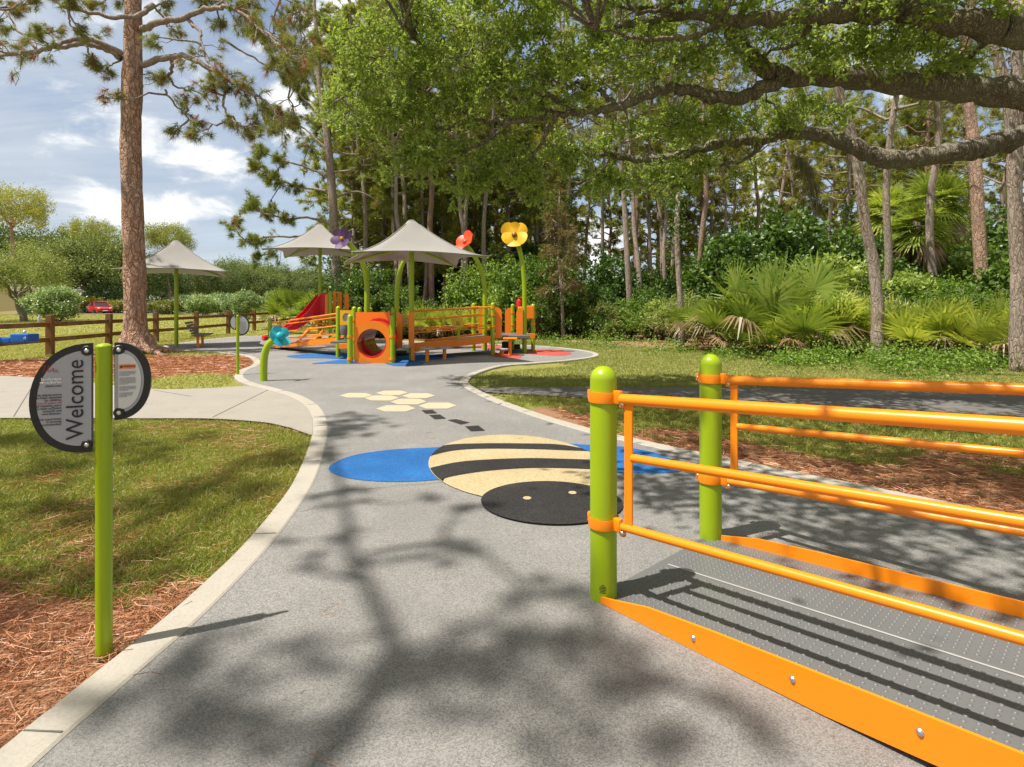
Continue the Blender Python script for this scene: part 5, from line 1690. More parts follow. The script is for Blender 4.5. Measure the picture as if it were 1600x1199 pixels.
HT = [(214, 549), (212, 515), (211, 480), (210, 400), (207, 330), (205, 250), (205, 180), (207, 120), (208, 60), (208, 0), (210, -60), (214, -140), (216, -230)]
HL = [([(190, 92), (160, 75), (130, 68), (100, 73), (60, 80), (20, 86), (-30, 90), (-100, 98)], 7, -1.0, 0),
      ([(192, 84), (150, 65), (115, 63), (85, 72), (45, 83), (0, 80), (-60, 70)], 6, -2.2, -.1),
      ([(222, 102), (260, 90), (285, 88), (320, 103), (350, 120), (375, 135), (410, 155), (428, 172), (445, 195)], 7, -.8, 0),
      ([(268, 92), (268, 115), (250, 120), (232, 124)], 4, .6, 0), ([(355, 135), (348, 155), (355, 180), (375, 195), (400, 206)], 3, -.8, -.4),
      ([(258, 140), (270, 160), (290, 182), (312, 205)], 2.4, .4, .1), ([(262, 118), (275, 135), (295, 140), (320, 150)], 2.6, .8, .2),
      ([(222, 46), (250, 35), (290, 28), (320, 15), (350, 12), (375, 20), (400, 40), (430, 62), (462, 84)], 7, -1.8, -.1),
      ([(295, 32), (312, 50), (315, 70), (322, 95), (338, 112)], 4, -.9, -.5), ([(375, 20), (410, 50), (440, 75), (468, 98)], 3, -1.6, -1.0),
      ([(330, 14), (370, -10), (420, -10), (470, 10)], 3, 1.2, -.4), ([(345, 60), (380, 82), (420, 105), (455, 120)], 2.6, .6, -.8),
      ([(240, 8), (215, 25), (180, 27), (140, 20), (100, 10), (60, -12)], 6, -1.8, 0), ([(110, 12), (108, 30), (115, 45), (130, 55)], 2, .5, -1.0),
      ([(60, 80), (30, 50), (10, 20), (-20, 10)], 3, .7, -.6), ([(208, -40), (260, -80), (330, -90), (420, -60)], 6, 1.5, 0), ([(208, -80), (150, -120), (60, -120)], 6, -1.4, 0)]
HX = [(163, 112, 16, 1.2), (176, 150, 12, 1.2), (150, 100, 10, 1), (238, 62, 18, .8), (275, 52, 18, .8), (252, 122, 16, .9), (288, 152, 18, 1), (272, 208, 15, 1), (304, 208, 18, 1), (322, 140, 18, 1),
      (350, 132, 20, 1), (382, 145, 22, 1), (335, 120, 16, .8), (420, 58, 34, 1), (455, 30, 30, 1.1), (472, 80, 24, 1.1), (440, 108, 26, 1), (385, 40, 26, .9), (345, 40, 18, .8), (398, 188, 18, 1.1), (430, 200, 26, 1.3), (452, 188, 18, 1.3),
      (395, 212, 14, 1), (468, 130, 20, 1.2), (60, 52, 18, .9), (92, 50, 14, .9), (28, 12, 22, 1), (8, 45, 12, 1), (128, 52, 14, .8), (150, 8, 18, .9), (192, 4, 20, .8), (320, 2, 26, .9), (262, 10, 18, .8), (395, 5, 24, 1), (50, 5, 16, .8), (110, 2, 14, .8), (490, 55, 14, 1.2), (482, 110, 14, 1)]
hero = traced_pine(HT, HL, 16.4, HX, 'pine_tree', 'tall pine with thick flaking reddish trunk on the straw mound before the fence', PINEBARK, [23, 15.6, 15, 14.6, 14.3, 14, 13.8, 13.6, 12, 11, 10, 8, 6], 58, .24, .0046, 1.3)
# open grown pine left of the woods
HT2 = [(527, 470), (526, 440), (522, 360), (519, 300), (514, 240), (508, 190), (500, 130), (496, 70), (492, 20), (490, -20)]
HL2 = [([(523, 366), (490, 368), (460, 370), (420, 370), (385, 376), (362, 350)], 3.2, -1, 0), ([(521, 352), (480, 340), (450, 343), (405, 330), (392, 318)], 3, -2, 0), ([(519, 300), (470, 292), (430, 280), (394, 258)], 2.8, 1, 0),
       ([(517, 280), (480, 262), (440, 250), (405, 235)], 2.6, -1, 0), ([(513, 235), (480, 205), (455, 190), (420, 175)], 2.6, 1.5, 0), ([(519, 310), (560, 300), (600, 318), (622, 335)], 2.6, .6, 0), ([(516, 270), (560, 262), (600, 250)], 2.4, -.8, 0),
       ([(470, 370), (450, 385), (430, 392), (405, 402)], 1.8, .6, -.4), ([(508, 190), (470, 150), (450, 120)], 2.2, -1, 0), ([(508, 180), (550, 150), (590, 140)], 2.2, 1, 0), ([(498, 110), (470, 80), (450, 70)], 2, 1, 0), ([(498, 100), (530, 80), (560, 60)], 2, -1, 0)]
HX2 = [(372, 347, 12, 1.6), (395, 372, 12, 1.6), (404, 398, 9, 1.6), (420, 335, 16, 1.4), (396, 320, 12, 1.6), (450, 345, 14, 1.3), (398, 260, 14, 1.6), (425, 280, 16, 1.4), (410, 236, 14, 1.4), (440, 250, 14, 1.4), (462, 292, 14, 1.2), (425, 178, 18, 1.4), (455, 190, 16, 1.4),
       (450, 120, 18, 1.4), (475, 150, 18, 1.4), (500, 80, 24, 1.5), (520, 40, 24, 1.5), (490, 20, 24, 1.5), (545, 95, 24, 1.5), (535, 150, 22, 1.2), (570, 200, 22, 1), (560, 260, 18, 1), (600, 250, 18, 1), (600, 315, 16, 1), (480, 230, 16, 1.1), (560, 130, 22, 1.2), (500, 200, 16, 1)]
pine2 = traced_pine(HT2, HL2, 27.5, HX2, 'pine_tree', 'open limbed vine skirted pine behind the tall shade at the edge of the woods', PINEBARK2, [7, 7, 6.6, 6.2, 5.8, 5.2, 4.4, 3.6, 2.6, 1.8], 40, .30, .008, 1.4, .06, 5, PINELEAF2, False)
n = 2600; z = rng.uniform(0, 5.2, n) * rng.uniform(.3, 1, n); a = rng.uniform(0, 2 * PI, n)
bx = pt(526, 0, 27.5).x
m = MB(); m.quads(leaves(np.stack([bx + np.cos(a) * (.25 + .6 * np.abs(rng.normal(size=n))), 27.5 + np.sin(a) * (.25 + .5 * np.abs(rng.normal(size=n))), .3 + z], 1), .13, .05, .3)); build('vine', m, VINELEAF, pine2)
# ------------------------------------------------------------------ live oak: trunk right of the frame, limbs reaching over the path
rng = np.random.default_rng(21)
OB = Vector((10.4, 7.0, 0))
oak = thing('live_oak', OB, 'spreading live oak whose mossy limbs reach in from the right over the path', 'oak tree')
m = MB(); m.tube(spline([OB + Vector((0, 0, -.2)), OB + Vector((-.05, .1, 1.2)), OB + Vector((-.1, .2, 2.4)), OB + Vector((-.2, .3, 3.6))], 5), np.linspace(.75, .5, 16), 20, False)
build('trunk', m, OAKBARK, oak, True)
LIMB = []


def limb(pts, r0, r1, name='limb'):
    s = spline([Vector(p) for p in pts], 6); r0, r1 = r0 * .86, r1 * .86
    s[1:-1] += rng.normal(size=s[1:-1].shape) * .018
    rr = np.linspace(r0, r1, len(s)) * (1 + .07 * np.sin(np.arange(len(s)) * 1.9) + .05 * rng.normal(size=len(s)))
    mm = MB(); mm.tube(s, rr, 14, True)
    V = mm.v[0]; V += rng.normal(size=V.shape) * .006 * min(1, r0 / .1)
    o = build('limb', mm, OAKBARK, oak, True); LIMB.append((s, rr)); return s


top = OB + Vector((-.2, .3, 3.6))
p = lambda x, y, Y: pt(x, y, Y)
l1 = limb([top, p(1760, 158, 7.9), p(1600, 150, 8.0), p(1500, 136, 8.1), p(1400, 129, 8.2), p(1300, 119, 8.2), p(1228, 120, 8.2)], .30, .165)
l1b = limb([p(1228, 120, 8.2), p(1195, 108, 8.2), p(1168, 84, 8.1), p(1143, 52, 8.0), p(1125, 20, 8.0), p(1108, -20, 7.9), p(1080, -80, 7.8), p(1010, -130, 7.6)], .15, .07)
l1c = limb([p(1228, 121, 8.2), p(1170, 147, 8.3), p(1130, 154, 8.3), p(1080, 141, 8.4), p(1040, 139, 8.4), p(980, 161, 8.5), p(930, 173, 8.6), p(870, 180, 8.7), p(800, 188, 8.8), p(740, 190, 9.0), p(690, 200, 9.2)], .125, .03)
l2 = limb([top, p(1750, 190, 8.5), p(1600, 212, 8.8), p(1540, 229, 8.9), p(1480, 240, 9.0), p(1400, 250, 9.1), p(1350, 238, 9.1), p(1300, 214, 9.2), p(1240, 207, 9.2), p(1200, 214, 9.3), p(1140, 222, 9.4), p(1080, 236, 9.6), p(1020, 250, 9.8), p(960, 244, 10), p(900, 236, 10.3)], .24, .05)
l3 = limb([top, p(1740, 70, 7.2), p(1600, 55, 7.2), p(1540, 42, 7.2), p(1450, 26, 7.2), p(1380, 17, 7.2), p(1300, 23, 7.3), p(1230, 26, 7.4), p(1150, 35, 7.5), p(1080, 22, 7.7), p(1010, 34, 7.9), p(960, 40, 8.1)], .26, .05)
for a in ([p(960, 161, 8.5), p(935, 140, 8.4), p(905, 133, 8.3), p(870, 130, 8.2), p(840, 120, 8.1)], [p(900, 176, 8.7), p(860, 150, 8.4), p(830, 150, 8.3), p(790, 170, 8.2)], [p(870, 180, 8.7), p(800, 150, 8.9), p(760, 120, 8.8), p(700, 90, 8.7), p(640, 60, 8.7)],
          [p(740, 190, 9.0), p(700, 165, 9), p(660, 140, 9), p(600, 110, 8.8)], [p(1265, 40, 7.5), p(1240, 70, 7.7), p(1205, 80, 8.0), p(1170, 100, 8.2)], [p(1540, 60, 7.4), p(1510, 100, 7.9), p(1480, 112, 8.2), p(1430, 122, 8.4)],
          [p(1150, 35, 7.5), p(1060, 60, 7.3), p(1000, 60, 7.2), p(930, 45, 7)], [p(1080, 22, 7.7), p(1040, 15, 7.5), p(985, 15, 7.3), p(980, -30, 7.2)], [p(1108, -20, 7.9), p(1020, 10, 8.2), p(940, 5, 8.4), p(860, -20, 8.6), p(760, -30, 8.8)],
          [p(1200, 214, 9.3), p(1160, 250, 9.5), p(1100, 262, 9.6), p(1050, 280, 9.8)], [p(800, 188, 8.8), p(770, 215, 9), p(720, 240, 9.2), p(690, 262, 9.3)], [p(870, 180, 8.7), p(850, 215, 9), p(830, 245, 9.2), p(800, 270, 9.4)], [p(960, 244, 10), p(940, 270, 10), p(900, 290, 10.1)]):
    limb(a, .05, .014)
# limbs above and behind the frame that shade the ramp and path
for a, r in (([top, (8.2, 5.2, 6.0), (5.6, 4.0, 7.4), (3.0, 3.4, 8.0), (.8, 3.0, 8.3)], .26), ([top, (8.6, 4.4, 5.8), (6.6, 1.6, 7.0), (4.6, -.6, 7.6), (2.4, -2.2, 8.0)], .26), ([top, (9.8, 8.2, 5.8), (8.0, 9.4, 7.8), (5.8, 9.6, 9.2), (3.4, 9.2, 9.9)], .24),
             ([(5.6, 4.0, 7.4), (3.4, 5.0, 8.2), (1.0, 5.6, 8.8), (-1.2, 5.8, 9.2)], .13), ([top, (11.6, 9.6, 6.0), (12, 12, 8)], .24), ([top, (10.5, 4, 6), (9.5, 0, 8), (8.5, -3, 9)], .26), ([(8.6, 4.4, 5.8), (7.4, 5.6, 7.6), (6.0, 6.6, 9.0), (4.0, 7.0, 9.6)], .13)):
    limb(a, r, .04)
HUB = np.concatenate([s[2:] for s, _ in LIMB]); HR = np.concatenate([r[2:] for _, r in LIMB])
CL = []                                         # leaf cluster centres


def region(x, y, rx, ry, Y, dY, n):
    a = rng.uniform(0, 2 * PI, n); r = rng.random(n) ** .5
    for t, q in zip(a, r):
        xx, yy = x + rx * q * math.cos(t), y + ry * q * math.sin(t)
        g_ = math.sin(xx * .061 + 1.7 * math.sin(yy * .047)) + math.sin(yy * .083 + xx * .029)
        if g_ < -.05 and rng.random() < .82: continue
        CL.append(np.array(pt(x + rx * q * math.cos(t), y + ry * q * math.sin(t), Y + rng.uniform(-dY, dY))[:]))


for g in ((620, 90, 95, 80, 9.2, .8, 120), (575, 150, 70, 60, 9.4, .7, 60), (720, 70, 100, 75, 8.8, .9, 120), (840, 60, 95, 65, 8.5, .9, 105), (640, 190, 80, 45, 9.3, .7, 55), (760, 150, 90, 45, 8.9, .8, 70), (960, 70, 90, 60, 8.2, .8, 80),
          (860, 130, 80, 40, 8.4, .7, 45), (700, 255, 70, 42, 9.4, .5, 55), (640, 260, 50, 35, 9.6, .5, 26), (790, 260, 65, 45, 9.3, .5, 50), (870, 240, 60, 40, 9.7, .6, 38), (940, 260, 65, 40, 10, .6, 38), (1010, 200, 60, 30, 9.3, .6, 24),
          (1060, 75, 70, 50, 8.2, .8, 48), (1080, 190, 70, 22, 9, .5, 26), (1150, 185, 90, 24, 9.0, .5, 44), (1250, 170, 80, 22, 8.9, .4, 36), (1060, 262, 70, 30, 9.8, .5, 34), (1000, 285, 50, 28, 10, .4, 22), (1190, 70, 60, 40, 8.0, .8, 34), (1280, 70, 70, 36, 7.9, .7, 40),
          (1380, 70, 70, 34, 7.8, .7, 36), (1450, 75, 60, 30, 7.8, .6, 28), (1530, 100, 40, 20, 8.2, .5, 14), (1330, -10, 160, 30, 7.4, .8, 48), (1120, -15, 120, 30, 7.8, .8, 48), (900, -20, 140, 36, 8.4, .8, 60), (700, -20, 130, 40, 8.8, .8, 50), (1460, 8, 120, 20, 7.4, .6, 24),
          (740, 300, 46, 20, 9.5, .4, 16), (830, 300, 46, 22, 9.7, .4, 16), (1140, 262, 50, 18, 9.6, .4, 14), (545, 70, 30, 50, 9.6, .4, 18)):
    region(*g)
NV = len(CL)
# crown above and behind the frame: leaf clusters that hang over the ramp, the right bank and the asphalt path
SV = Vector((-.914, -.406, 0)).normalized() * math.cos(R(65)) + Vector((0, 0, math.sin(R(65))))
SVN = np.array(SV[:]) / SV.z


def over(P, lo=5.5, sp=2.4):
    hm = max(lo, (.64 * P[1] + 1.4) / 1.134)
    h = hm + rng.uniform(0, sp)
    return np.array((P[0], P[1], 0)) + SVN * h


shp = np.array([(-.4, 9.35), (.9, 7.2), (1.75, 5.7), (.85, 4.55), (.8, 3.7), (1.4, 3.3), (2.4, 2.25), (3.5, 1.1), (9, 0), (13, 4), (13, 9.5)])
OV = []
while len(OV) < 780:
    q = np.array((rng.uniform(-.4, 13), rng.uniform(0, 9.6)))
    if inpoly(q[None], shp)[0]:
        g_ = math.sin(q[0] * 2.1 + 1.3 * math.sin(q[1] * 1.9)) + math.sin(q[1] * 2.7 + q[0])
        if g_ > .8 and rng.random() < .9: continue
        OV.append(over(q))
OV = np.array(OV)
CLv = np.array(CL)
tw_ = MB()
tree_pts = HUB.copy()
order = np.argsort(((CLv[:, None, ::2] * 0 + CLv[:, None, [0, 2]][:, :, :2] * 0).sum((1, 2)))) if False else rng.permutation(len(CLv))
TW = []
for i in order:
    q = CLv[i]
    d = ((tree_pts - q) ** 2).sum(1); j = int(np.argmin(d))
    if d[j] < .02: continue
    L_w = math.sqrt(d[j])
    pth = wob(tree_pts[j], q, 5, .16, -.02)
    tw_.tube(pth, np.linspace(.009 + .010 * min(L_w, 1.5), .005, 5), 5, False)
    if L_w > .35: tree_pts = np.concatenate([tree_pts, pth[2:]])
for q in OV[::3]:
    d = ((HUB - q) ** 2).sum(1); j = int(np.argmin(d))
    tw_.tube(wob(HUB[j], q, 5, .12), np.linspace(.035, .008, 5), 5, False)
build('twigs', tw_, OAKBARK, oak, True)
m = MB()
# each spray: a few twiglets with leaves along them
nt_ = 8; nl = 10
Ct = np.repeat(CLv, nt_, 0); Dt = unit(rdir(len(Ct)) + np.array((0, 0, -.15))); Lt = rng.uniform(.12, .36, (len(Ct), 1))
S_ = unit(np.cross(Dt, rdir(len(Ct)))) * .003
sprig = MB(); E_ = Ct + Dt * Lt; sprig.quads(np.stack([Ct - S_, Ct + S_, E_ + S_ * .5, E_ - S_ * .5], 1))
build('sprigs', sprig, OAKBARK, oak)
Cl = np.repeat(Ct, nl, 0); Dl = np.repeat(Dt, nl, 0); tl_ = rng.uniform(.15, 1.05, (len(Cl), 1))
pos = Cl + Dl * np.repeat(Lt, nl, 0) * tl_ + rng.normal(size=Cl.shape) * .012
sz = np.repeat(rng.uniform(.7, 1.25, (len(CLv), 1)), nt_ * nl, 0)
m.quads(leaves(pos, .075 * sz, .0185 * sz, .35, Dl * .7 + rdir(len(Cl)) * .75))
m.quads(cluster_leaves(OV, rng.uniform(.3, .5, len(OV)), 56, .13, .034, .5))
build('crown', m, OAKLEAF, oak)
# grey hanging moss on the lower limb
m = MB()
for x, y, Y, l in ((1262, 262, 9.4, 42), (1250, 248, 9.3, 30), (1270, 290, 9.4, 34), (1275, 318, 9.4, 24), (1060, 90, 8, 30), (1180, 225, 9.3, 14), (1000, 60, 7.6, 22), (1390, 250, 9.1, 12), (1110, 150, 8.3, 12)):
    n = 90
    b_ = np.array([pt(x + rng.normal() * 5, y + rng.normal() * 3, Y + rng.normal() * .05)[:] for _ in range(n)])
    D = unit(np.array((.08, 0, -1.)) + rng.normal(size=(n, 3)) * .12)
    Ls = l * Y / F * rng.uniform(.4, 1.1, (n, 1)); S = unit(np.cross(D, rdir(n))) * .006
    m.quads(np.stack([b_ - S, b_ + S, b_ + D * Ls + S * .3, b_ + D * Ls - S * .3], 1))
build('hanging_moss', m, MOSSM, oak)

# ------------------------------------------------------------------ tall pine just outside the frame whose boughs shade the near path
rng = np.random.default_rng(31)
SB = Vector((-8.6, -5.2, 0))
sp_ = thing('pine_tree', SB, 'tall pine standing behind the viewpoint whose boughs shade the near path and lawn', 'pine tree')
m = MB(); m.tube(spline([SB + Vector((0, 0, -.3)), SB + Vector((.1, 0, 5)), SB + Vector((.3, .2, 10)), SB + Vector((.4, .4, 15)), SB + Vector((.3, .3, 19))], 6), np.linspace(.36, .12, 25), 14); build('trunk', m, PINEBARK, sp_, True)
br = MB(); TP, TD = [], []
HP = 12.0
lift = lambda x, y, h: np.array(gnd(x, y)[:]) + SVN * h
zc = lambda a, b: (100 + a * .6875, 640 + b * .6875)
main = [lift(*zc(*q), HP) for q in ((520, 880), (580, 813), (660, 720), (740, 600), (752, 540), (722, 470), (690, 400), (655, 330), (640, 220), (600, 60))]
mp_ = spline(main, 5); br.tube(mp_, np.linspace(.07, .024, len(mp_)), 8, False)
br.tube(spline([SB + Vector((.3, .2, 10.4)), Vector(main[0]) * .5 + (SB + Vector((.3, .2, 11))) * .5, Vector(main[0])], 6), np.linspace(.16, .085, 13), 8, False)
anchors = mp_
for pts in (((752, 560), (860, 590), (1000, 560), (1150, 520), (1230, 560)), ((1230, 470), (1240, 560), (1235, 700), (1230, 813)), ((690, 400), (600, 380), (540, 372)), ((700, 330), (860, 310), (950, 330), (1060, 420), (1140, 440)), ((1270, 570), (1400, 640), (1560, 720)), ((640, 760), (480, 700), (330, 690), (200, 760))):
    s = spline([lift(*zc(*q), HP + rng.uniform(-.3, .3)) for q in pts], 5); br.tube(s, np.linspace(.028, .012, len(s)), 6, False); anchors = np.concatenate([anchors, s])
for a, b, rx, ry, n in ((330, 690, 130, 90, 60), (560, 575, 90, 36, 22), (690, 640, 80, 70, 24), (240, 770, 170, 50, 34), (980, 560, 160, 90, 64), (1040, 490, 60, 40, 12), (1200, 560, 90, 80, 34), (1220, 690, 50, 110, 34), (1010, 660, 90, 110, 34), (1140, 440, 110, 45, 26), (870, 310, 100, 28, 20),
                        (620, 370, 70, 18, 9), (560, 312, 60, 18, 7), (860, 242, 60, 20, 7), (610, 205, 60, 30, 8), (350, 542, 55, 10, 5), (285, 577, 60, 13, 6), (180, 640, 50, 20, 6), (665, 40, 70, 36, 12), (580, 100, 60, 30, 6), (1400, 640, 190, 26, 22), (1500, 740, 120, 40, 16), (560, 770, 120, 50, 20), (1010, 780, 120, 40, 14), (740, 200, 100, 16, 6)):
    _g = gnd(*zc(a, b)); _ar = PI * (.6875 * rx * _g.y / F) * (.6875 * ry * _g.y ** 2 / (H * F))
    for _ in range(max(2, int(_ar * (17 + .42 * n)))):
        t, q = rng.uniform(0, 2 * PI), rng.random() ** .5
        c0 = lift(*zc(a + rx * .9 * q * math.cos(t), b + ry * .9 * q * math.sin(t)), HP + rng.uniform(-.8, .9))
        j = int(np.argmin(((anchors - c0) ** 2).sum(1)))
        br.tube(wob(anchors[j], c0, 4, .12), np.linspace(.018, .007, 4), 4, False)
        for _ in range(2):
            TP.append(c0 + rng.normal(size=3) * np.array((.07, .07, .15))); TD.append(rdir(1)[0])
NP1 = len(TP)
# the near lawn lies in broken shade as well
lp = np.array([gnd(*q)[:2] for q in ((-200, 662), (440, 676), (470, 720), (400, 830), (300, 935), (150, 1060), (-300, 1150))])
k = 0
while k < 36:
    q = np.array((rng.uniform(-6.5, -1.2), rng.uniform(1.6, 6.6)))
    if not inpoly(q[None], lp)[0]: continue
    g_ = math.sin(q[0] * 3.3 + 1.1 * math.sin(q[1] * 2.1)) + math.sin(q[1] * 3.1 + q[0] * 1.3)
    if g_ > .3 and rng.random() < .85: continue
    c = np.array((q[0], q[1], 0)) + SVN * (HP + rng.uniform(-1.5, 1.5)); k += 1
    br.tube(wob((SB.x + .3, SB.y + .3, 10 + rng.uniform(0, 3)), c, 5, .1), np.linspace(.05, .01, 5), 4, False)
    for _ in range(5): TP.append(c + rng.normal(size=3) * np.array((.15, .15, .2))); TD.append(rdir(1)[0])
build('branches', br, PINEBARK, sp_, True)
m = MB(); TP, TD = np.array(TP), np.array(TD); m.tris(tufts(TP[:NP1], TD[:NP1], .155, .008, 40, .9, .12)); m.tris(tufts(TP[NP1:], TD[NP1:], .28, .0095, 42, .9, .2)); build('crown', m, PINELEAF, sp_)
# ------------------------------------------------------------------ forest pines: five kinds, each placed as its own tree
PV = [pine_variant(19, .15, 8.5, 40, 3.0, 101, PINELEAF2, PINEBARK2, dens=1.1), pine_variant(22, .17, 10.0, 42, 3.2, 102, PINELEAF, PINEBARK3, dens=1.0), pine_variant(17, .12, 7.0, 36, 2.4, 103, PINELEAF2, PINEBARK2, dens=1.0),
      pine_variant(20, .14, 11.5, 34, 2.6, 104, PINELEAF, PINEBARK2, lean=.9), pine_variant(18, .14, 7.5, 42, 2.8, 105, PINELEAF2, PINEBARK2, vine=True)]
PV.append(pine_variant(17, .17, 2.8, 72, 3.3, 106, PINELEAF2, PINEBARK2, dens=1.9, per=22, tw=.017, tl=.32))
PG = 'tall pines of the woodland'
NAMES = ['straight grey trunked pine', 'straight reddish trunked pine', 'slim grey pine', 'slightly leaning slim pine', 'pine with a vine skirted lower trunk', 'low branched bushy pine']
# (photo x of the trunk, distance, kind, turn, scale, what it stands by)
TREES = [
    (575, 30, 0, .3, 1.0, 'just right of the purple flower ornament'), (592, 34, 2, 1.9, 1.1, 'right behind the purple flower pole'), (605, 38, 1, 4.0, 1.0, 'deep in the woods above the crawl tunnel'),
    (626, 31, 3, 2.2, 1.0, 'behind the left slope of the middle shade'), (641, 42, 5, 5.5, 1.1, 'straight behind the pole of the middle shade'), (655, 33, 2, .9, 1.0, 'first to the right of the middle shade pole'),
    (681, 29, 1, 3.6, .95, 'second to the right of the middle shade pole'), (691, 35, 0, 2.7, 1.0, 'third to the right of the middle shade pole'), (706, 40, 3, 1.2, 1.0, 'in the distance left of the red poppy'),
    (722, 31, 0, 4.4, 1.0, 'directly behind the red poppy'), (742, 38, 2, .2, 1.1, 'just right of the red poppy'), (765, 33, 4, 2.0, 1.0, 'midway between the red poppy and the yellow pansy'), (782, 44, 5, 5.0, 1.0, 'far back left of the yellow pansy'),
    (836, 36, 0, 3.0, 1.0, 'right of the yellow pansy'), (858, 42, 5, 1.4, 1.0, 'in the gap right of the yellow pansy'), (893, 30, 4, .6, 1.0, 'beside the drooping young pine'), (915, 40, 2, 2.4, 1.1, 'behind the shrubs beside the sky gap'),
    (938, 34, 3, 4.7, .9, 'in the sky gap left of the pale trunk'), (982, 25.5, 0, 1.0, 1.0, 'standing pale at the lawn edge left of the palmettos'), (1000, 37, 1, 3.3, 1.0, 'close right of the pale bare trunk'),
    (1018, 33, 2, 5.2, 1.0, 'first of the close row over the palmettos'), (1038, 36, 0, .4, 1.0, 'second of the close row over the palmettos'), (1059, 35, 2, 2.9, 1.1, 'third of the close row over the palmettos'), (1073, 41, 3, 1.7, 1.0, 'fourth of the close row over the palmettos'),
    (1088, 24.5, 1, 4.2, .8, 'rising out of the top of the biggest palmetto'), (1112, 39, 0, 2.1, 1.0, 'in the sky gap beside the vine mound'), (1127, 36, 2, .8, 1.0, 'left above the dark vine mound'), (1176, 40, 1, 3.9, 1.0, 'above the dark vine mound, left of a close pair'),
    (1187, 37, 3, 5.8, 1.0, 'above the dark vine mound, right of a close pair'), (1230, 34, 2, 1.5, 1.0, 'behind the crest of the dark vine mound'), (1290, 38, 0, 3.1, 1.0, 'behind the right shoulder of the vine mound'), (1330, 28, 4, .1, .9, 'left of the curving grey trunk'),
    (1379, 20, 0, 2.6, .95, 'straight and stout right behind the curving grey trunk'), (1420, 36, 1, 4.9, 1.0, 'behind the cabbage palm'), (1447, 42, 5, 1.1, 1.0, 'far behind the cabbage palm'), (1480, 21, 2, 3.4, 1.25, 'right of the cabbage palm under the lower oak limb'),
    (1536, 17.5, 1, .5, 1.2, 'with the stoutest reddish trunk at the right'), (1560, 33, 0, 2.3, 1.0, 'between the stout red trunk and the forked tree'), (1640, 27, 1, 1.8, 1.0, 'beyond the right edge of the picture'),
    (554, 40, 3, 3.7, 1.0, 'between the two rear shades'), (538, 36, 1, 5.9, 1.0, 'behind the purple flower head'), (1700, 19, 0, .7, 1.0, 'outside the right edge of the picture'), (1255, 45, 5, 4.1, 1.0, 'deepest in the woods behind the vine mound'), (960, 46, 5, 2.8, 1.0, 'deepest in the woods at the sky gap'),
    (662, 47, 5, 1.3, 1.0, 'deepest in the woods right of the middle shade'), (800, 48, 5, .9, 1.0, 'deepest in the woods behind the yellow pansy'), (745, 50, 5, 3.1, 1.05, 'deepest in the woods behind the red poppy'), (1140, 50, 5, 5.3, 1.0, 'deepest in the woods left of the vine mound'), (1390, 47, 5, 2.0, 1.0, 'deepest in the woods behind the curving trunk'), (1510, 40, 0, 4.4, 1.0, 'behind the gap left of the stout red trunk'),
         (565, 46, 5, 1.0, 1.0, 'deepest at the left corner of the woods'), (600, 50, 5, 2.0, 1.0, 'deepest behind the purple flower pole'), (632, 41, 5, 3.0, .9, 'second row behind the left slope of the middle shade'), (700, 43, 5, 4.0, 1.0, 'deep behind the right slope of the middle shade'), (770, 39, 5, .5, .9, 'deep between the two right flowers'), (840, 47, 5, 1.5, 1.0, 'deep behind the young pine'), (880, 52, 5, 2.5, 1.0, 'deepest left of the sky gap'),
         (1020, 46, 5, 3.5, 1.0, 'deep behind the close row of trunks'), (1075, 50, 5, 4.5, 1.0, 'deepest behind the big palmetto'), (1210, 42, 5, 5.5, .95, 'deep behind the crest of the vine mound'), (1300, 46, 5, .2, 1.0, 'deep left of the curving trunk'), (1345, 40, 5, 1.2, .9, 'deep behind the curving trunk'), (1450, 38, 5, 2.2, .9, 'deep behind the cabbage palm'), (1490, 45, 5, 3.2, 1.0, 'deepest right of the cabbage palm'), (1590, 36, 5, 4.2, .9, 'deep behind the forked trunk'), (1640, 42, 5, 5.2, 1.0, 'deep past the right edge'), (612, 27, 2, 1.1, 1.0, 'slim and near between the crawl tunnel and the middle shade'), (648, 28.5, 3, 2.3, 1.0, 'near behind the middle shade pole'), (716, 27.5, 2, .4, 1.0, 'near left of the red poppy pole'), (752, 29, 0, 3.4, .9, 'near right of the red poppy pole'), (1048, 29, 2, 4.4, 1.0, 'nearest of the close row over the palmettos'), (1006, 28, 3, 1.9, 1.0, 'near between the pale trunk and the close row'),
         (545, 33, 5, 1.1, 1.1, 'filling the sky between the open pine and the purple flower'), (568, 37, 5, 3.3, 1.05, 'behind the purple flower at the left corner of the woods'), (617, 34, 5, 5.1, .95, 'just behind the peak of the middle shade, to its left'), (668, 35, 5, 2.2, .95, 'just behind the peak of the middle shade, to its right'), (728, 35, 5, 4.2, .9, 'close behind the red poppy head'),
         (788, 34, 5, .9, .95, 'close behind the yellow pansy head'), (868, 38, 5, 2.9, .9, 'filling the gap right of the yellow pansy'), (1030, 39, 5, 1.6, .9, 'behind the close row of bare trunks'), (1100, 40, 5, 3.8, .95, 'left above the vine mound')]
used = set()
for x, Y, k, a, s, where in TREES:
    X = (x - CX) / F * Y
    lab = NAMES[k] + ' ' + where if not where.startswith('with') else NAMES[k] + ' ' + where
    loc = (X, Y, float(gz(X, Y)) - .1)
    if k not in used:
        used.add(k); o = PV[k]; o.location = loc; o.rotation_euler = (0, 0, a); o.scale = (s, s, s); o['label'] = lab; o['group'] = PG
        KIDS[o.name] = [(c, kids(c)) for c in kids(o)]
    else: copy_tree(PV[k], loc, a, s, lab, PG)

# curving grey trunk, forked tree at the right edge (traced)
rng = np.random.default_rng(77)


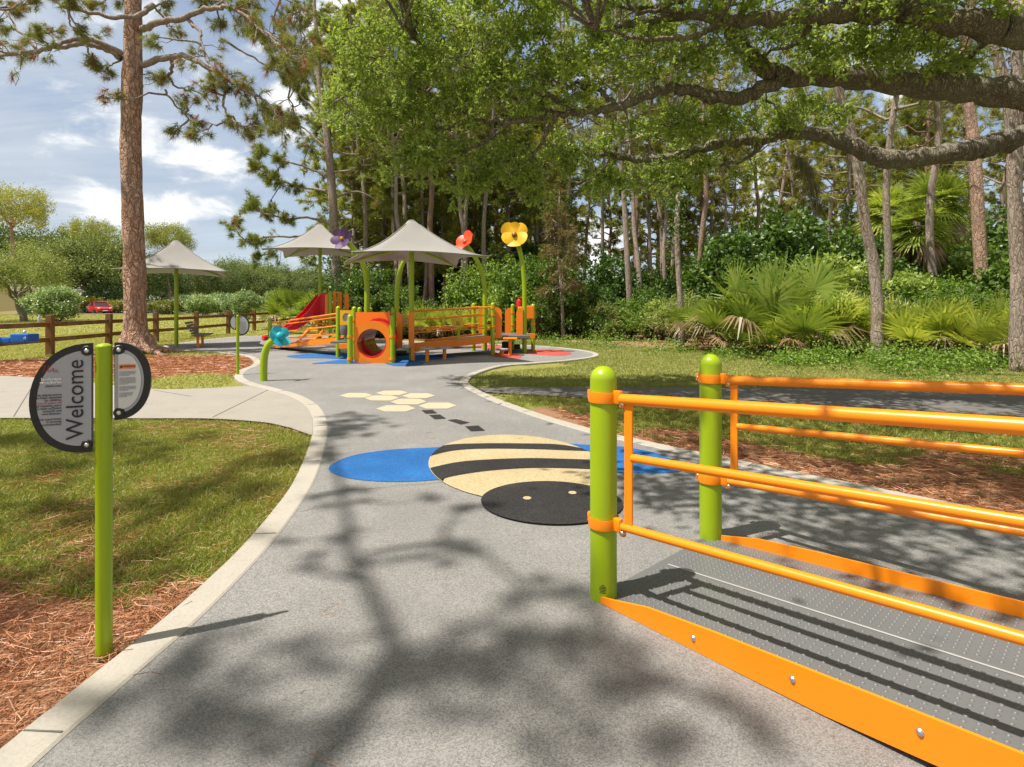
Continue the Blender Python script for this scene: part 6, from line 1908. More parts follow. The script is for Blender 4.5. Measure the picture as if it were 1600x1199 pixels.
def traced_trunk(paths, Y, label, nm='tree', crown=None, bark=PINEBARK2, cat='tree', mat=None):
    b = pt(*paths[0][0][0], Y)
    root = thing(nm, (b.x, Y, 0), label, cat)
    m = MB()
    for pts, r0, r1 in paths:
        s = spline([pt(x, y, Y) for x, y in pts], 6); s[:, 1] += np.linspace(0, .25, len(s)) * rng.normal()
        m.tube(s, np.linspace(r0, r1, len(s)) * Y / F * (1 + .04 * rng.normal(size=len(s))), 12)
    build('trunk', m, bark, root, True)
    if crown is not None:
        C = []; b = MB()
        for x, y, rx, ry, n in crown:
            for _ in range(n):
                t, q = rng.uniform(0, 2 * PI), rng.random() ** .5
                c = np.array(pt(x + rx * q * math.cos(t), y + ry * q * math.sin(t), Y + rng.uniform(-1, 1))[:]); C.append(c)
            e = s[-1]; b.tube(wob(e, C[-1], 6, .1), np.linspace(.06, .015, 6), 5, False); b.tube(wob(s[-4], C[-2], 6, .1), np.linspace(.05, .015, 6), 5, False)
        build('branches', b, bark, root, True)
        m = MB(); m.quads(cluster_leaves(np.array(C), .35, 40, .10, .03, .4)); build('crown', m, mat or OAKLEAF, root)
    return root


traced_trunk([([(1373, 566), (1371, 520), (1372, 470), (1364, 400), (1352, 340), (1344, 270), (1334, 210), (1318, 160), (1310, 110)], 9.5, 6)], 14.8, 'curving bare grey trunk at the lawn edge between the palmettos', 'woodland_tree', [(1300, 60, 60, 60, 22), (1350, 20, 60, 40, 16)])
traced_trunk([([(1592, 584), (1590, 520), (1592, 440), (1586, 350), (1584, 270), (1578, 180), (1560, 100), (1545, 40)], 12, 7), ([(1586, 330), (1588, 250), (1590, 170), (1592, 80), (1594, 0)], 9, 7)], 11.9, 'forked grey trunk standing at the right edge of the lawn', 'woodland_tree', [(1560, -60, 60, 50, 20), (1640, -20, 60, 60, 20)])
traced_trunk([([(1064, 565), (1066, 500), (1062, 430), (1060, 350), (1064, 300)], 5, 3.4)], 19.5, 'thin vine wrapped trunk beside the big palmetto', 'woodland_tree', [(1060, 330, 14, 60, 16)], mat=VINELEAF)
traced_trunk([([(880, 531), (879, 490), (876, 440), (872, 400)], 3.4, 1.6)], 23.5, 'young pine with drooping straw coloured needles beside the right deck', 'young_pine', None, PINEBARK2, 'pine tree')
yp = bpy.data.objects[[o.name for o in bpy.data.objects if o.name.startswith('young_pine')][-1]]
P_ = []; D_ = []; b = MB()
for i in range(58):
    f = rng.random(); y = 300 + f * 165; c = np.array(pt(874 + (y - 400) * .05, y, 23.5)[:]); a = rng.uniform(0, 2 * PI); l = (.35 + .75 * f) * rng.uniform(.6, 1.1)
    e = c + np.array((math.cos(a) * l, math.sin(a) * l, .1 - .25 * f)); b.tube(wob(c, e, 4, .1), np.linspace(.02, .008, 4), 4, False)
    for _ in range(3): P_.append(e + rdir(1)[0] * .15); D_.append(unit(e - c + np.array((0, 0, -.5)))[()])
b.tube([pt(872, 400, 23.5), pt(874, 300, 23.5)], [.04, .012], 6)
build('branches', b, PINEBARK2, yp, True)
YP = leafmat('drooping_yellow_needles', [(.10, .11, .03), (.17, .15, .05), (.24, .18, .07), (.28, .19, .08)], .3, .04)
m = MB(); m.tris(tufts(np.array(P_), np.array(D_), .34, .011, 34, .6, .2)); build('crown', m, YP, yp)

# ------------------------------------------------------------------ undergrowth
SG = 'shrubs along the edge of the woods'
SV_ = [shrub_variant('shrub', 3.0, 2.6, 201, SHRUBLEAF, 150, 46, .11, .032), shrub_variant('shrub', 2.8, 3.0, 202, VINELEAF, 160, 46, .12, .045), shrub_variant('shrub', 3.4, 2.2, 203, SHRUBLEAF, 160, 44, .10, .03), shrub_variant('shrub', 2.6, 2.8, 204, LIGHTLEAF, 130, 40, .11, .034)]
SV_ += [shrub_variant('shrub', 2.4, 3.6, 205, OAKLEAF, 110, 36, .16, .05, 10), shrub_variant('shrub', 2.2, 2.0, 206, LIGHTLEAF, 80, 30, .2, .012, 12)]
SNAME = ['mid green leafy shrub', 'dark glossy vine covered shrub', 'low spreading green shrub', 'pale green airy shrub', 'tall broad leaved sapling', 'wispy narrow leaved shrub']
SHR = [
    (560, 25, 1, 1.2, 'left of the purple flower pole'), (585, 26, 1, 1.2, 'behind the purple flower pole'), (610, 24.5, 1, .8, 'behind the crawl tunnel'), (640, 26, 1, .8, 'behind the middle shade pole'), (668, 24.5, 1, .7, 'behind the left end of the bridge'), (700, 25.5, 0, .75, 'behind the yellow play wheel'),
    (730, 25, 1, .85, 'behind the middle of the bridge'), (760, 26, 0, 1.6, 'behind the red poppy pole'), (795, 25.5, 0, 1.75, 'behind the right deck'), (775, 29, 3, 2.0, 'rising between the two right flowers'), (825, 24.5, 1, 1.2, 'behind the yellow pansy pole'), (850, 27, 1, 1.5, 'behind the drooping young pine'), (905, 25, 0, .95, 'right of the drooping young pine'),
    (928, 24, 1, .95, 'between the young pine and the pale trunk'), (940, 28, 1, 1.5, 'behind the bushes left of the pale trunk'), (965, 24.2, 2, 1.1, 'at the foot of the pale trunk'), (1012, 24.6, 1, .85, 'just right of the pale trunk'), (1035, 26.5, 1, 1.0, 'left behind the big palmetto'), (1000, 31, 1, 1.3, 'in the second row right of the pale trunk'),
    (1075, 25.5, 1, 1.05, 'behind the top of the big palmetto'), (1130, 24, 1, 1.5, 'at the left foot of the vine mound'), (1165, 23, 1, 1.75, 'forming the left half of the vine mound'), (1205, 24, 1, 1.95, 'forming the crest of the vine mound'), (1248, 23.5, 1, 1.85, 'forming the right half of the vine mound'), (1285, 25, 1, 1.9, 'forming the right shoulder of the vine mound'), (1180, 21.5, 1, 1.25, 'low at the front of the vine mound'), (1235, 21, 1, 1.3, 'low at the right front of the vine mound'),
    (1318, 22, 0, 1.3, 'left of the curving grey trunk'), (1350, 24, 1, 1.6, 'behind the curving grey trunk'), (1400, 21, 1, 1.2, 'below the cabbage palm'), (1440, 19, 2, 1.3, 'on the low bank below the cabbage palm'), (1455, 25, 0, 1.9, 'behind the cabbage palm'), (1500, 18.5, 2, 1.25, 'on the bank left of the stout red trunk'), (1520, 16.2, 0, .95, 'at the foot of the stout red trunk'), (1560, 17.5, 0, 1.25, 'right of the stout red trunk'), (1585, 20, 3, 1.5, 'behind the forked trunk'), (1640, 17, 1, 1.5, 'past the right edge beside the forked trunk'), (1560, 24, 0, 1.9, 'tall behind the forked trunk'),
    (870, 33, 3, 1.3, 'pale in the gap behind the young pine'), (915, 34, 3, 1.4, 'pale under the sky gap'), (950, 35, 3, 1.35, 'pale right below the sky gap'), (1100, 31, 0, 2.0, 'behind the left foot of the vine mound'), (690, 37, 1, 1.7, 'second row behind the bridge'), (620, 38, 1, 1.7, 'second row behind the crawl tunnel'), (735, 37, 1, 1.7, 'second row behind the red poppy'), (815, 35, 1, 1.9, 'second row behind the yellow pansy'), (655, 41, 1, 2.1, 'third row behind the middle shade'), (1050, 36, 1, 1.6, 'second row behind the big palmetto'), (1320, 31, 0, 2.2, 'second row behind the curving trunk'), (1420, 31, 1, 2.3, 'second row behind the cabbage palm'), (1510, 29, 0, 2.2, 'second row behind the stout red trunk'), (1600, 27, 1, 2.2, 'second row behind the forked trunk'), (655, 24.4, 4, .6, 'right behind the middle shade pole'), (718, 24.4, 5, .8, 'behind the play wheel'), (780, 24.2, 4, .8, 'between the red poppy pole and the right deck'), (842, 23.8, 5, 1.2, 'left of the drooping young pine'), (898, 24.6, 4, .75, 'behind the gap right of the young pine'), (950, 23.2, 5, 1.0, 'in front of the bushes left of the pale trunk'), (1025, 23.4, 4, .7, 'standing up between the pale trunk and the big palmetto'), (1062, 22, 5, 1.2, 'at the left tail of the palmetto row'), (1105, 23.4, 4, .9, 'above the left tail of the palmetto row'), (1300, 20.5, 4, 1.2, 'between the vine mound and the curving trunk'), (1345, 19, 5, 1.2, 'just left of the curving trunk'), (1415, 19.5, 4, 1.0, 'right of the curving trunk under the cabbage palm'), (1490, 17, 5, 1.1, 'above the small yellow tipped palmetto'), (1505, 22, 4, 1.5, 'between the slim trunk and the stout red trunk'), (1575, 15.5, 5, 1.1, 'just left of the forked trunk'), (555, 33, 0, 1.3, 'at the left corner of the woods')]
used = set()
for i, (x, Y, k, s, where) in enumerate(SHR):
    X = (x - CX) / F * Y; loc = (X, Y, float(gz(X, Y)) - .08); lab = SNAME[k] + ' ' + where; sc = (s, s, s * rng.uniform(.92, 1.12))
    if k not in used:
        used.add(k); o = SV_[k]; o.location = loc; o.rotation_euler = (0, 0, rng.uniform(0, 6)); o.scale = sc; o['label'] = lab; o['group'] = SG
        KIDS[o.name] = [(c, kids(c)) for c in kids(o)]
    else: copy_tree(SV_[k], loc, rng.uniform(0, 6), sc, lab, SG)
# palmettos and cabbage palms
PM = [palmetto_variant(301, 30, 1.35, .80), palmetto_variant(302, 21, 1.1, .74), palmetto_variant(303, 16, .95, .66)]
PMG = 'fan leaved palmettos at the lawn edge'
PL = [(1215, 16.8, 0, 1.55, 'biggest fan palmetto clump, spreading at the middle of the lawn edge'), (1275, 16.6, 1, 1.3, 'yellowish palmetto leaning on the right side of the biggest clump'), (1152, 17.2, 1, 1.3, 'palmetto on the left side of the biggest clump'), (1110, 19, 2, 1.25, 'small palmetto at the left tail of the palmetto row'), (1320, 16.8, 2, 1.2, 'palmetto between the biggest clump and the curving trunk'),
      (1240, 15.6, 2, .95, 'low palmetto in front of the biggest clump'), (1180, 16.2, 2, .95, 'low palmetto at the left front of the biggest clump'), (1430, 15.2, 1, 1.15, 'blue green palmetto just right of the curving trunk'), (1465, 14.8, 2, 1.0, 'small yellow tipped palmetto right of the blue green one'), (1515, 14.6, 0, .95, 'tall palmetto below the stout red trunk'), (1548, 13.6, 1, .95, 'palmetto beside the forked trunk'), (1400, 16.5, 2, 1.2, 'palmetto hidden behind the curving trunk'), (1565, 15.5, 1, 1.1, 'palmetto behind the forked trunk'),
      (700, 23.8, 2, 1.1, 'palmetto fans behind the bridge rails'), (740, 23.6, 2, 1.1, 'palmetto fans behind the right end of the bridge'), (660, 23.8, 1, 1.0, 'palmetto fans right of the crawl tunnel'), (458, 33, 0, 1.3, 'lone palmetto on the lawn left of the red slide')]
used = set()
for x, Y, k, s, lab in PL:
    X = (x - CX) / F * Y; loc = (X, Y, float(gz(X, Y)) - .02)
    if k not in used:
        used.add(k); o = PM[k]; o.location = loc; o.rotation_euler = (0, 0, rng.uniform(0, 6)); o.scale = (s, s, s); o['label'] = lab; o['group'] = PMG
        KIDS[o.name] = [(c, kids(c)) for c in kids(o)]
    else: copy_tree(PM[k], loc, rng.uniform(0, 6), s, lab, PMG)
CP = palmetto_variant(311, 40, .9, .85, 4.6, 'cabbage_palm', 'cabbage palm with drooping fans and dry skirt right of the curving trunk', 'palm tree', .12)
X = (1432 - CX) / F * 22.5; CP.location = (X, 22.5, 0); CP.scale = (1.05,) * 3; CP['group'] = 'cabbage palms in the woods'
KIDS[CP.name] = [(c, kids(c)) for c in kids(CP)]
copy_tree(CP, ((1462 - CX) / F * 24, 24, .2), 2.2, 1.3, 'taller cabbage palm partly hidden behind the slim trunk', 'cabbage palms in the woods')
copy_tree(CP, ((1390 - CX) / F * 26, 26, 0), 4.0, 1.3, 'cabbage palm crown between the curving trunk and the nearer palm', 'cabbage palms in the woods')

# ------------------------------------------------------------------ park trees and bushes on the left
rng = np.random.default_rng(88)


def place(o, x, Y, a=0, s=1, lab=None, grp=None, dz=-.05):
    X = (x - CX) / F * Y; o.location = (X, Y, float(gz(X, Y)) + dz); o.rotation_euler = (0, 0, a); o.scale = (s, s, s) if np.isscalar(s) else s
    if lab: o['label'] = lab
    if grp: o['group'] = grp
    KIDS[o.name] = [(c, kids(c)) for c in kids(o)]


def cp(o, x, Y, a, s, lab, grp=None, dz=-.05):
    X = (x - CX) / F * Y; return copy_tree(o, (X, Y, float(gz(X, Y)) + dz), a, s, lab, grp)


lt = broadleaf_variant('park_tree', 5.6, (3.6, 3.2, 2.3), 4.9, .2, 401, LIGHTLEAF, 380, 56, .17, .03, OAKBARK, 'pale feathery green tree leaning in front of the beige hut', 'tree', .38, .3, .55, (-1.0, 0), .8)
place(lt, 40, 42, .4, (1.0, 1.0, .76))
ok = broadleaf_variant('oak_tree', 9, (5.6, 5.0, 3.4), 5.9, .34, 402, FARLEAF, 430, 52, .27, .08, OAKBARK, 'dark broad park oak', 'tree', .34, .5, .8)
PO = 'broad trees beyond the park road'
place(ok, 132, 76, 0, 1.15, 'dark broad oak behind the red car', PO)
cp(ok, 60, 84, 2, 1.3, 'broad dark oak behind the beige hut', PO); cp(ok, 190, 82, 4, 1.05, 'dark oak half hidden behind the big pine trunk', PO)
cp(ok, -40, 74, 1, 1.3, 'oak at the left edge behind the hut', PO); cp(ok, 95, 92, 3, 1.2, 'oak in the second row behind the red car', PO); cp(ok, 255, 98, 5, .85, 'oak behind the left shade pole', PO)
for i, (x, Y, s, lab) in enumerate([(310, 112, .95, 'round tree right of the left shade pole in the far line'), (345, 104, .95, 'dark round tree behind the notice sign'), (372, 120, 1.15, 'tallest tree of the far line, right of the left shade'), (402, 110, .9, 'pale round tree in the far line left of the slide'), (430, 122, 1.05, 'broad tree in the far line above the grey roofed house'),
                                       (462, 128, 1.0, 'tree in the far line left of the tall shade pole'), (492, 118, .8, 'low tree in the far line behind the slide top'), (525, 132, .9, 'tree in the far line right of the slide tower'), (415, 140, 1.2, 'tree in the farthest row left of the slide'), (350, 145, 1.2, 'tree in the farthest row behind the notice sign'), (285, 138, 1.1, 'tree in the farthest row left of the shade pole'), (480, 150, 1.2, 'tree in the farthest row behind the slide')]):
    cp(ok, x, Y, i * 1.3, s, lab, 'far line of trees beyond the lawn')
fp_ = broadleaf_variant('park_pine', 12, (4.6, 4.2, 1.9), 10.6, .24, 403, PINELEAF2, 210, 62, .34, .04, PINEBARK, 'flat topped park pine', 'pine tree', .72, .3, .6)
place(fp_, 18, 66, 0, (.8, .8, 1.2), 'flat topped pine against the sky at the left edge', 'flat topped pines beyond the road')
cp(fp_, 138, 92, 1.4, (.85, .85, 1.22), 'flat topped pine rising above the dark oaks', 'flat topped pines beyond the road'); cp(fp_, 263, 88, 2.6, (.8, .8, 1.12), 'flat topped pine behind the peak of the left shade', 'flat topped pines beyond the road')
cp(fp_, 375, 135, .9, .9, 'small pine tip above the far trees', 'flat topped pines beyond the road')
rb = shrub_variant('round_bush', 3.6, 2.5, 404, WHITELEAF, 190, 52, .19, .05, 5, .62, 'round glossy variegated bush left of the red car', 'bush', .7, .3, True)
place(rb, 87, 40, 0, (.95, .95, 1.0))
cp(rb, 318, 52, 2.1, (.9, .9, .8), 'rounded yellow green bush right of the left shade pole'); cp(rb, 365, 50, .7, (.7, .7, .75), 'small bush just left of the notice sign'); cp(rb, 385, 46, 3.1, (.75, .75, .9), 'glossy bush right of the notice sign'); cp(rb, 432, 62, 4.1, (.9, .9, 1.0), 'pale round bush in front of the far house')
cp(rb, 168, 76, 5.0, (1.5, 1.5, 1.9), 'bushy small tree between the red car and the big pine'); cp(rb, 345, 60, 1.0, (1.0, 1.0, .9), 'green bush between the shade pole and the notice sign'); cp(rb, 295, 70, 1.9, (1.1, 1.1, .9), 'bush close right of the left shade pole')
YH = leafmat('yellow_hedge_leaves', [(.12, .15, .015), (.2, .22, .02), (.28, .27, .03), (.34, .32, .05)], .3, .05)
hg = shrub_variant('hedge', 2.6, 1.6, 405, YH, 110, 44, .13, .045, 6, .5, 'yellow green hedge right of the red car', 'hedge', .6, .25, True)
place(hg, 178, 66, 0, (2.0, .9, 1.0)); cp(hg, 258, 62, 0, (1.9, .9, 1.0), 'yellow green hedge right of the big pine trunk'); cp(hg, 140, 72, 1, (1.3, 1.2, 1.3), 'yellow hedge behind the roof of the red car')

# the far wood closing the view low down behind the houses
n = 9000
x_ = rng.uniform(-260, 60, n); y_ = 165 + rng.uniform(0, 12, n) - np.abs(x_ + 60) * .12
top_ = 6.0 + 2.2 * np.sin(x_ * .11) + 1.5 * np.sin(x_ * .29 + 1) + 1.0 * np.sin(x_ * .7)
m = MB(); m.quads(leaves(np.stack([x_, y_, .3 + top_ * rng.random(n) ** .8], 1), 1.5, .5, .5))
tag(build('far_woodland', m, FARLEAF), kind='stuff', label='far band of woodland closing the horizon behind the houses')
# ------------------------------------------------------------------ grass, straw and ground cover
rng = np.random.default_rng(55)


def scatter(poly, dens, cond=None, excl=True):
    q = np.array(poly); lo, hi = q.min(0), q.max(0)
    n = int(np.prod(hi - lo) * dens)
    p = lo + rng.random((n, 2)) * (hi - lo)
    k = inpoly(p, poly)
    p = p[k]
    if excl:
        p = p[~inpoly(p, PATHOUT)]; p = p[~inpoly(p, WALKPOLY)]; p = p[~inpoly(p, ASPHPOLY)]
    s = straw_at(p[:, 0], p[:, 1])
    return p, s


def blades(p, L, w, lean=.5):
    n = len(p)
    z = gz(p[:, 0], p[:, 1]) - .012
    B = np.stack([p[:, 0], p[:, 1], z], 1)
    D = unit(np.array((0, 0, 1.)) + rng.normal(size=(n, 3)) * lean * np.array((1, 1, .2)))
    S = unit(np.cross(D, rdir(n))) * (w * rng.uniform(.6, 1.3, (n, 1)))
    Ls = L * rng.uniform(.45, 1.25, (n, 1))
    bend = np.stack([D[:, 0], D[:, 1], -.25 * np.ones(n)], 1) * Ls * .45
    mid = B + D * Ls * .55; tip = mid + (D * .3 * Ls + bend * .55)
    return np.stack([B - S, B + S, mid + S * .75, mid - S * .75], 1), np.stack([mid - S * .75, mid + S * .75, tip], 1)


def clump(p, s, lo=.5):
    g = fbm(p[:, 0], p[:, 1], 4.0) * .3 + fbm(p[:, 0] + 3, p[:, 1] + 9, 9.0) * .25 + rng.normal(size=len(p)) * .2
    return (s + g * .55) < lo


left = [(-9.5, 1.5), (-1.45, 1.5), (-1.3, 3), (-1.0, 6.8), (-9.5, 7.0)]
m = MB()
p, s = scatter(left, 6800); p = p[clump(p, s, .60)]; near = p[:, 1] < 9
q, t = blades(p, .06, .0024, .75); m.quads(q); m.tris(t)
p, s = scatter([(-2.3, 3.0), (-1.0, 3.0), (-.9, 6.7), (-2.3, 6.7)], 1500); p = p[clump(p, s, .52)]
q, t = blades(p, .09, .0026, .6); m.quads(q); m.tris(t)
tag(build('lawn_grass', m, GRASS), kind='stuff', label='patchy green grass on the near left lawn')
m = MB()
p, s = scatter([(0, 9), (-.4, 5.5), (2.0, 3.5), (9, 2.0), (13, 4), (13, 9.4), (0, 10)], 2400); p = p[clump(p, s, .58)]
q, t = blades(p, .07, .0032, .7); m.quads(q); m.tris(t)
tag(build('bank_grass', m, GRASS), kind='stuff', label='shaded grass strip between the asphalt path and the kerb')
m = MB()
p, s = scatter([(-1.5, 8.6), (14, 8.6), (15, 15.5), (9, 18.5), (0, 23), (-2, 18), (1.5, 13), (-1.5, 11)], 850); p = p[clump(p, s, .62)]
q, t = blades(p, .06, .0048, .75); m.quads(q); m.tris(t)
tag(build('sunny_lawn', m, GRASSDRY), kind='stuff', label='sunlit yellow green lawn before the palmettos')
m = MB()
p, s = scatter([(-20, 9), (-5, 9), (-6, 14), (-12, 21), (-11.5, 26), (-22, 30), (-22, 9)], 420); p = p[clump(p, s, .5)]
q, t = blades(p, .075, .007, .7); m.quads(q); m.tris(t)
p, s = scatter([(-40, 24), (-12, 24), (-6, 40), (-10, 60), (-60, 60), (-60, 34)], 38); 
q, t = blades(p, .09, .02, .7); m.quads(q); m.tris(t)
tag(build('fence_lawn', m, GRASSDRY), kind='stuff', label='sunny lawn round and beyond the timber fence')


def straw_mesh(p, L, w, z0=.0):
    n = len(p); a = rng.uniform(0, 2 * PI, n)
    d = np.stack([np.cos(a), np.sin(a), rng.normal(size=n) * .10], 1)
    c = np.stack([p[:, 0], p[:, 1], gz(p[:, 0], p[:, 1]) - .004 + rng.random(n) ** 2 * .03 + z0], 1)
    Ls = (L * rng.uniform(.5, 1.2, n))[:, None]; side = np.stack([-d[:, 1], d[:, 0], 0 * a], 1)
    bow = side * Ls * rng.normal(size=(n, 1)) * .14
    wv_ = unit(np.cross(d, rdir(n))) * w
    a0, a1, a2 = c - d * Ls / 2, c + bow, c + d * Ls / 2
    k = lambda q: np.stack([q[:, 0], q[:, 1], np.maximum(q[:, 2], gz(q[:, 0], q[:, 1]) - .010)], 1)
    a0, a2 = k(a0), k(a2)
    return np.concatenate([np.stack([a0 - wv_, a0 + wv_, a1 + wv_, a1 - wv_], 1), np.stack([a1 - wv_, a1 + wv_, a2 + wv_, a2 - wv_], 1)])


m = MB()
p, s = scatter([(-5, 1.0), (-1.45, 1.0), (-1.3, 3.2), (-1.0, 6.7), (-5, 6.7)], 3000); k = rng.random(len(p)) < np.clip(s * 1.4 - .2, .03, 1); m.quads(straw_mesh(p[k], .13, .0014))
p, s = scatter([(.3, 8.5), (1.5, 4), (9, 1.5), (12, 5), (12, 8.5)], 900); k = rng.random(len(p)) < np.clip(s * 1.1 - .1, .06, 1); m.quads(straw_mesh(p[k], .17, .0024))
p, s = scatter([(-15, 10), (-5, 9.5), (-4.5, 13), (-6, 16.5), (-15, 17)], 420); k = rng.random(len(p)) < s * s; m.quads(straw_mesh(p[k], .24, .0042))
tag(build('pine_straw', m, STRAW), kind='stuff', label='fallen orange brown pine needles along the kerb and round the pine')
m = MB()
p, s = scatter([(-1.5, 1), (.5, 1.2), (2, 4), (1.6, 6), (-1, 9), (-2, 8)], 4.0, excl=False); p = p[inpoly(p, PATHPOLY)]; m.quads(straw_mesh(p, .10, .0012, .022))
tag(build('stray_needles', m, STRAW), kind='stuff', label='few stray pine needles lying on the rubber path')
# low leafy ground cover in front of the palmettos
m = MB()
C = []
for x, y0, rx, n in ((1262, 568, 60, 90), (1300, 562, 50, 60), (1410, 570, 60, 70), (1530, 576, 90, 110), (1150, 556, 80, 40), (1050, 548, 60, 30), (960, 540, 60, 40), (1345, 560, 40, 30), (880, 536, 50, 34), (800, 534, 60, 30), (1440, 582, 120, 40)):
    for _ in range(n):
        Y = H * F / (y0 + rng.normal() * 5 - HY); X = (x + rng.normal() * rx * .5 - CX) / F * Y
        C.append((X, Y + .3, rng.uniform(.02, .5) * rng.random() * (.4 + .6 * math.sin(x * .05) ** 2) + .04))
m.quads(cluster_leaves(np.array(C), .2, 26, .075, .026, .9)); tag(build('ground_cover', m, SHRUBLEAF), kind='stuff', label='low leafy ground cover in front of the palmettos')
# woodland litter: dead fronds and sticks
m = MB()
for x, y, Y, l, a, e in ((1275, 520, 19, 2.2, .6, .9), (1020, 535, 22, 1.6, 2.4, .3), (790, 520, 23.5, 1.8, 1.0, .5), (870, 520, 24.5, 1.4, 2.2, .7), (680, 505, 24, 2.2, .5, .5)):
    c = np.array(pt(x, y, Y)[:]); d = np.array((math.cos(a) * math.cos(e), .2, math.sin(e))) * l
    m.tube(wob(c - d * .5, c + d * .5, 6, .06), np.linspace(.03, .008, 6), 5)
tag(build('fallen_branches', m, TWIG), kind='stuff', label='bare fallen branches leaning in the undergrowth')
# ------------------------------------------------------------------ camera, sun, sky
cam = bpy.data.cameras.new('camera'); co = bpy.data.objects.new('camera', cam); COL.objects.link(co)
co.location = (0, 0, H); co.rotation_euler = (R(90), 0, 0)
cam.sensor_width = 36; cam.lens = 36 * F / 1600
cam.shift_y = -(599.5 - HY) / 1600
cam.clip_start = .05; cam.clip_end = 6000
SC.camera = co

SUN = Vector((-.914, -.406, 0)).normalized() * math.cos(R(65)) + Vector((0, 0, math.sin(R(65))))
sl = bpy.data.lights.new('sun', 'SUN'); sl.energy = 5.0; sl.angle = R(.53); sl.color = (1, .925, .815)
so = bpy.data.objects.new('sun', sl); COL.objects.link(so)
so.rotation_euler = (-SUN).to_track_quat('-Z', 'Y').to_euler(); so.location = (0, 0, 40)

w = bpy.data.worlds.new('World'); SC.world = w; w.use_nodes = True
nt = w.node_tree; N, L = nt.nodes, nt.links; N.clear()
sk = N.new('ShaderNodeTexSky'); sk.sky_type = 'NISHITA'; sk.sun_disc = False
sk.sun_elevation = R(65); sk.sun_rotation = math.atan2(SUN.x, SUN.y); sk.air_density = 1.0; sk.dust_density = .6; sk.ozone_density = 2.0
tc = N.new('ShaderNodeTexCoord')
sepd = N.new('ShaderNodeSeparateXYZ'); L.new(tc.outputs['Generated'], sepd.inputs[0])
# project the view direction on a cloud layer
zc = math_(nt, 'ADD', math_(nt, 'MAXIMUM', sepd.outputs['Z'], 0.0), .16)
px_ = math_(nt, 'DIVIDE', sepd.outputs['X'], zc); py_ = math_(nt, 'DIVIDE', sepd.outputs['Y'], zc)
cmb = N.new('ShaderNodeCombineXYZ'); L.new(px_, cmb.inputs[0]); L.new(py_, cmb.inputs[1])
n1 = noise(nt, cmb.outputs[0], .75, 9, .58, .5)
mp = N.new('ShaderNodeMapping'); mp.inputs['Scale'].default_value = (.6, 1.7, 1); mp.inputs['Rotation'].default_value = (0, 0, .5)
L.new(cmb.outputs[0], mp.inputs['Vector'])
n2 = noise(nt, mp.outputs[0], .8, 8, .62, 1.2)
# cumulus puffs low in the sky: noise in direction space with vertical flattening
mp3 = N.new('ShaderNodeMapping'); mp3.inputs['Scale'].default_value = (1, 1, 1.9); L.new(tc.outputs['Generated'], mp3.inputs['Vector'])
n3 = noise(nt, mp3.outputs[0], 8.5, 10, .6, .35)


def blob(px, py, sx, sy):
    d = Vector(((px - CX) / F, 1, -(py - HY) / F)).normalized()
    rt = Vector((d.y, -d.x, 0)).normalized(); u_ = rt.cross(d)
    def dot(v):
        q = N.new('ShaderNodeVectorMath'); q.operation = 'DOT_PRODUCT'; L.new(tc.outputs['Generated'], q.inputs[0]); q.inputs[1].default_value = v[:]
        return q.outputs['Value']
    a = math_(nt, 'DIVIDE', dot(rt), sx); b = math_(nt, 'DIVIDE', dot(u_), sy)
    r2 = math_(nt, 'ADD', math_(nt, 'MULTIPLY', a, a), math_(nt, 'MULTIPLY', b, b))
    front = math_(nt, 'GREATER_THAN', dot(d), .3)
    return math_(nt, 'MULTIPLY', math_(nt, 'SUBTRACT', 1.0, r2, None, True), front)


acc = None
for q in ((285, 245, .085, .055), (262, 222, .05, .05), (345, 268, .075, .036), (240, 225, .06, .055), (310, 318, .09, .03), (160, 330, .12, .035), (510, 15, .07, .06), (25, 330, .08, .04), (455, 170, .06, .07), (940, 380, .1, .06), (1190, 320, .06, .09)):
    b = blob(*q); acc = b if acc is None else math_(nt, 'MAXIMUM', acc, b)
cum = math_(nt, 'ADD', math_(nt, 'MULTIPLY', acc, .60), math_(nt, 'MULTIPLY_ADD', n3, 2.2, -1.18))
cumm = ramp(nt, cum, [(.04, (0, 0, 0)), (.34, (1, 1, 1))])
hi = ramp(nt, math_(nt, 'ADD', math_(nt, 'MULTIPLY', n1, .6), math_(nt, 'MULTIPLY', n2, .55)), [(.40, (.1, .1, .1)), (.66, (.95, .95, .95))])
low = ramp(nt, sepd.outputs['Z'], [(.0, (.8, .8, .8)), (.45, (.1, .1, .1))])
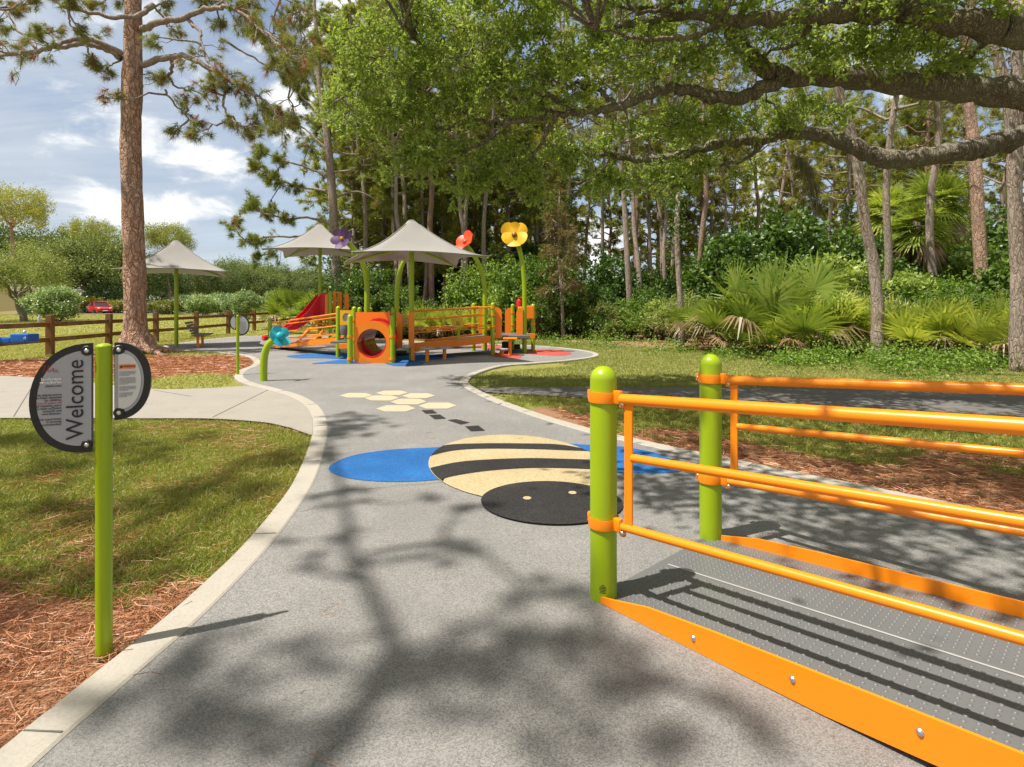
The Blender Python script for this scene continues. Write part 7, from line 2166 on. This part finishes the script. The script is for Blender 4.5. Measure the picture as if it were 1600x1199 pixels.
# more veil to the left of the view, clearer to the right
veilx = ramp(nt, math_(nt, 'MULTIPLY_ADD', sepd.outputs['X'], .8, .8), [(.2, (1, 1, 1)), (.5, (.55, .55, .55)), (.7, (.42, .42, .42))])
veil = math_(nt, 'MULTIPLY', math_(nt, 'ADD', hi, low, None, True), veilx)
bg1 = N.new('ShaderNodeBackground'); L.new(sk.outputs[0], bg1.inputs[0]); bg1.inputs[1].default_value = .088
shade_n = ramp(nt, math_(nt, 'ADD', math_(nt, 'MULTIPLY', n2, .6), math_(nt, 'MULTIPLY', n1, .4)), [(.3, (.30, .345, .415)), (.6, (.47, .51, .56))])
bg2 = N.new('ShaderNodeBackground'); L.new(shade_n, bg2.inputs[0]); bg2.inputs[1].default_value = 1.0
cl = ramp(nt, math_(nt, 'ADD', cum, math_(nt, 'MULTIPLY_ADD', n3, .5, -.25)), [(.1, (.58, .63, .69)), (.3, (.74, .77, .80)), (.6, (.97, .965, .95))])
bg3 = N.new('ShaderNodeBackground'); L.new(cl, bg3.inputs[0]); bg3.inputs[1].default_value = .80
m1 = N.new('ShaderNodeMixShader'); L.new(veil, m1.inputs[0]); L.new(bg1.outputs[0], m1.inputs[1]); L.new(bg2.outputs[0], m1.inputs[2])
m2 = N.new('ShaderNodeMixShader'); L.new(cumm, m2.inputs[0]); L.new(m1.outputs[0], m2.inputs[1]); L.new(bg3.outputs[0], m2.inputs[2])
# unseen cloud cover added overhead and behind the viewer to warm the fill light
oh = math_(nt, 'MULTIPLY', ramp(nt, math_(nt, 'ADD', sepd.outputs['Z'], math_(nt, 'MULTIPLY', sepd.outputs['Y'], -.35)), [(.28, (0, 0, 0)), (.62, (1, 1, 1))]), math_(nt, 'MULTIPLY_ADD', n1, .5, .6, True))
bg4 = N.new('ShaderNodeBackground'); bg4.inputs[0].default_value = (.80, .755, .69, 1); bg4.inputs[1].default_value = .64
m3 = N.new('ShaderNodeMixShader'); L.new(oh, m3.inputs[0]); L.new(m2.outputs[0], m3.inputs[1]); L.new(bg4.outputs[0], m3.inputs[2])
ow = N.new('ShaderNodeOutputWorld'); L.new(m3.outputs[0], ow.inputs[0])

SC.view_settings.view_transform = 'Standard'; SC.view_settings.look = 'None'; SC.view_settings.gamma = 1
SC.view_settings.exposure = .62
SC.cycles.max_bounces = 8; SC.cycles.diffuse_bounces = 3; SC.cycles.glossy_bounces = 3; SC.cycles.transmission_bounces = 4; SC.cycles.transparent_max_bounces = 8
SC.cycles.caustics_reflective = False; SC.cycles.caustics_refractive = False
SC.cycles.sample_clamp_indirect = 4
SC.cycles.use_denoising = True
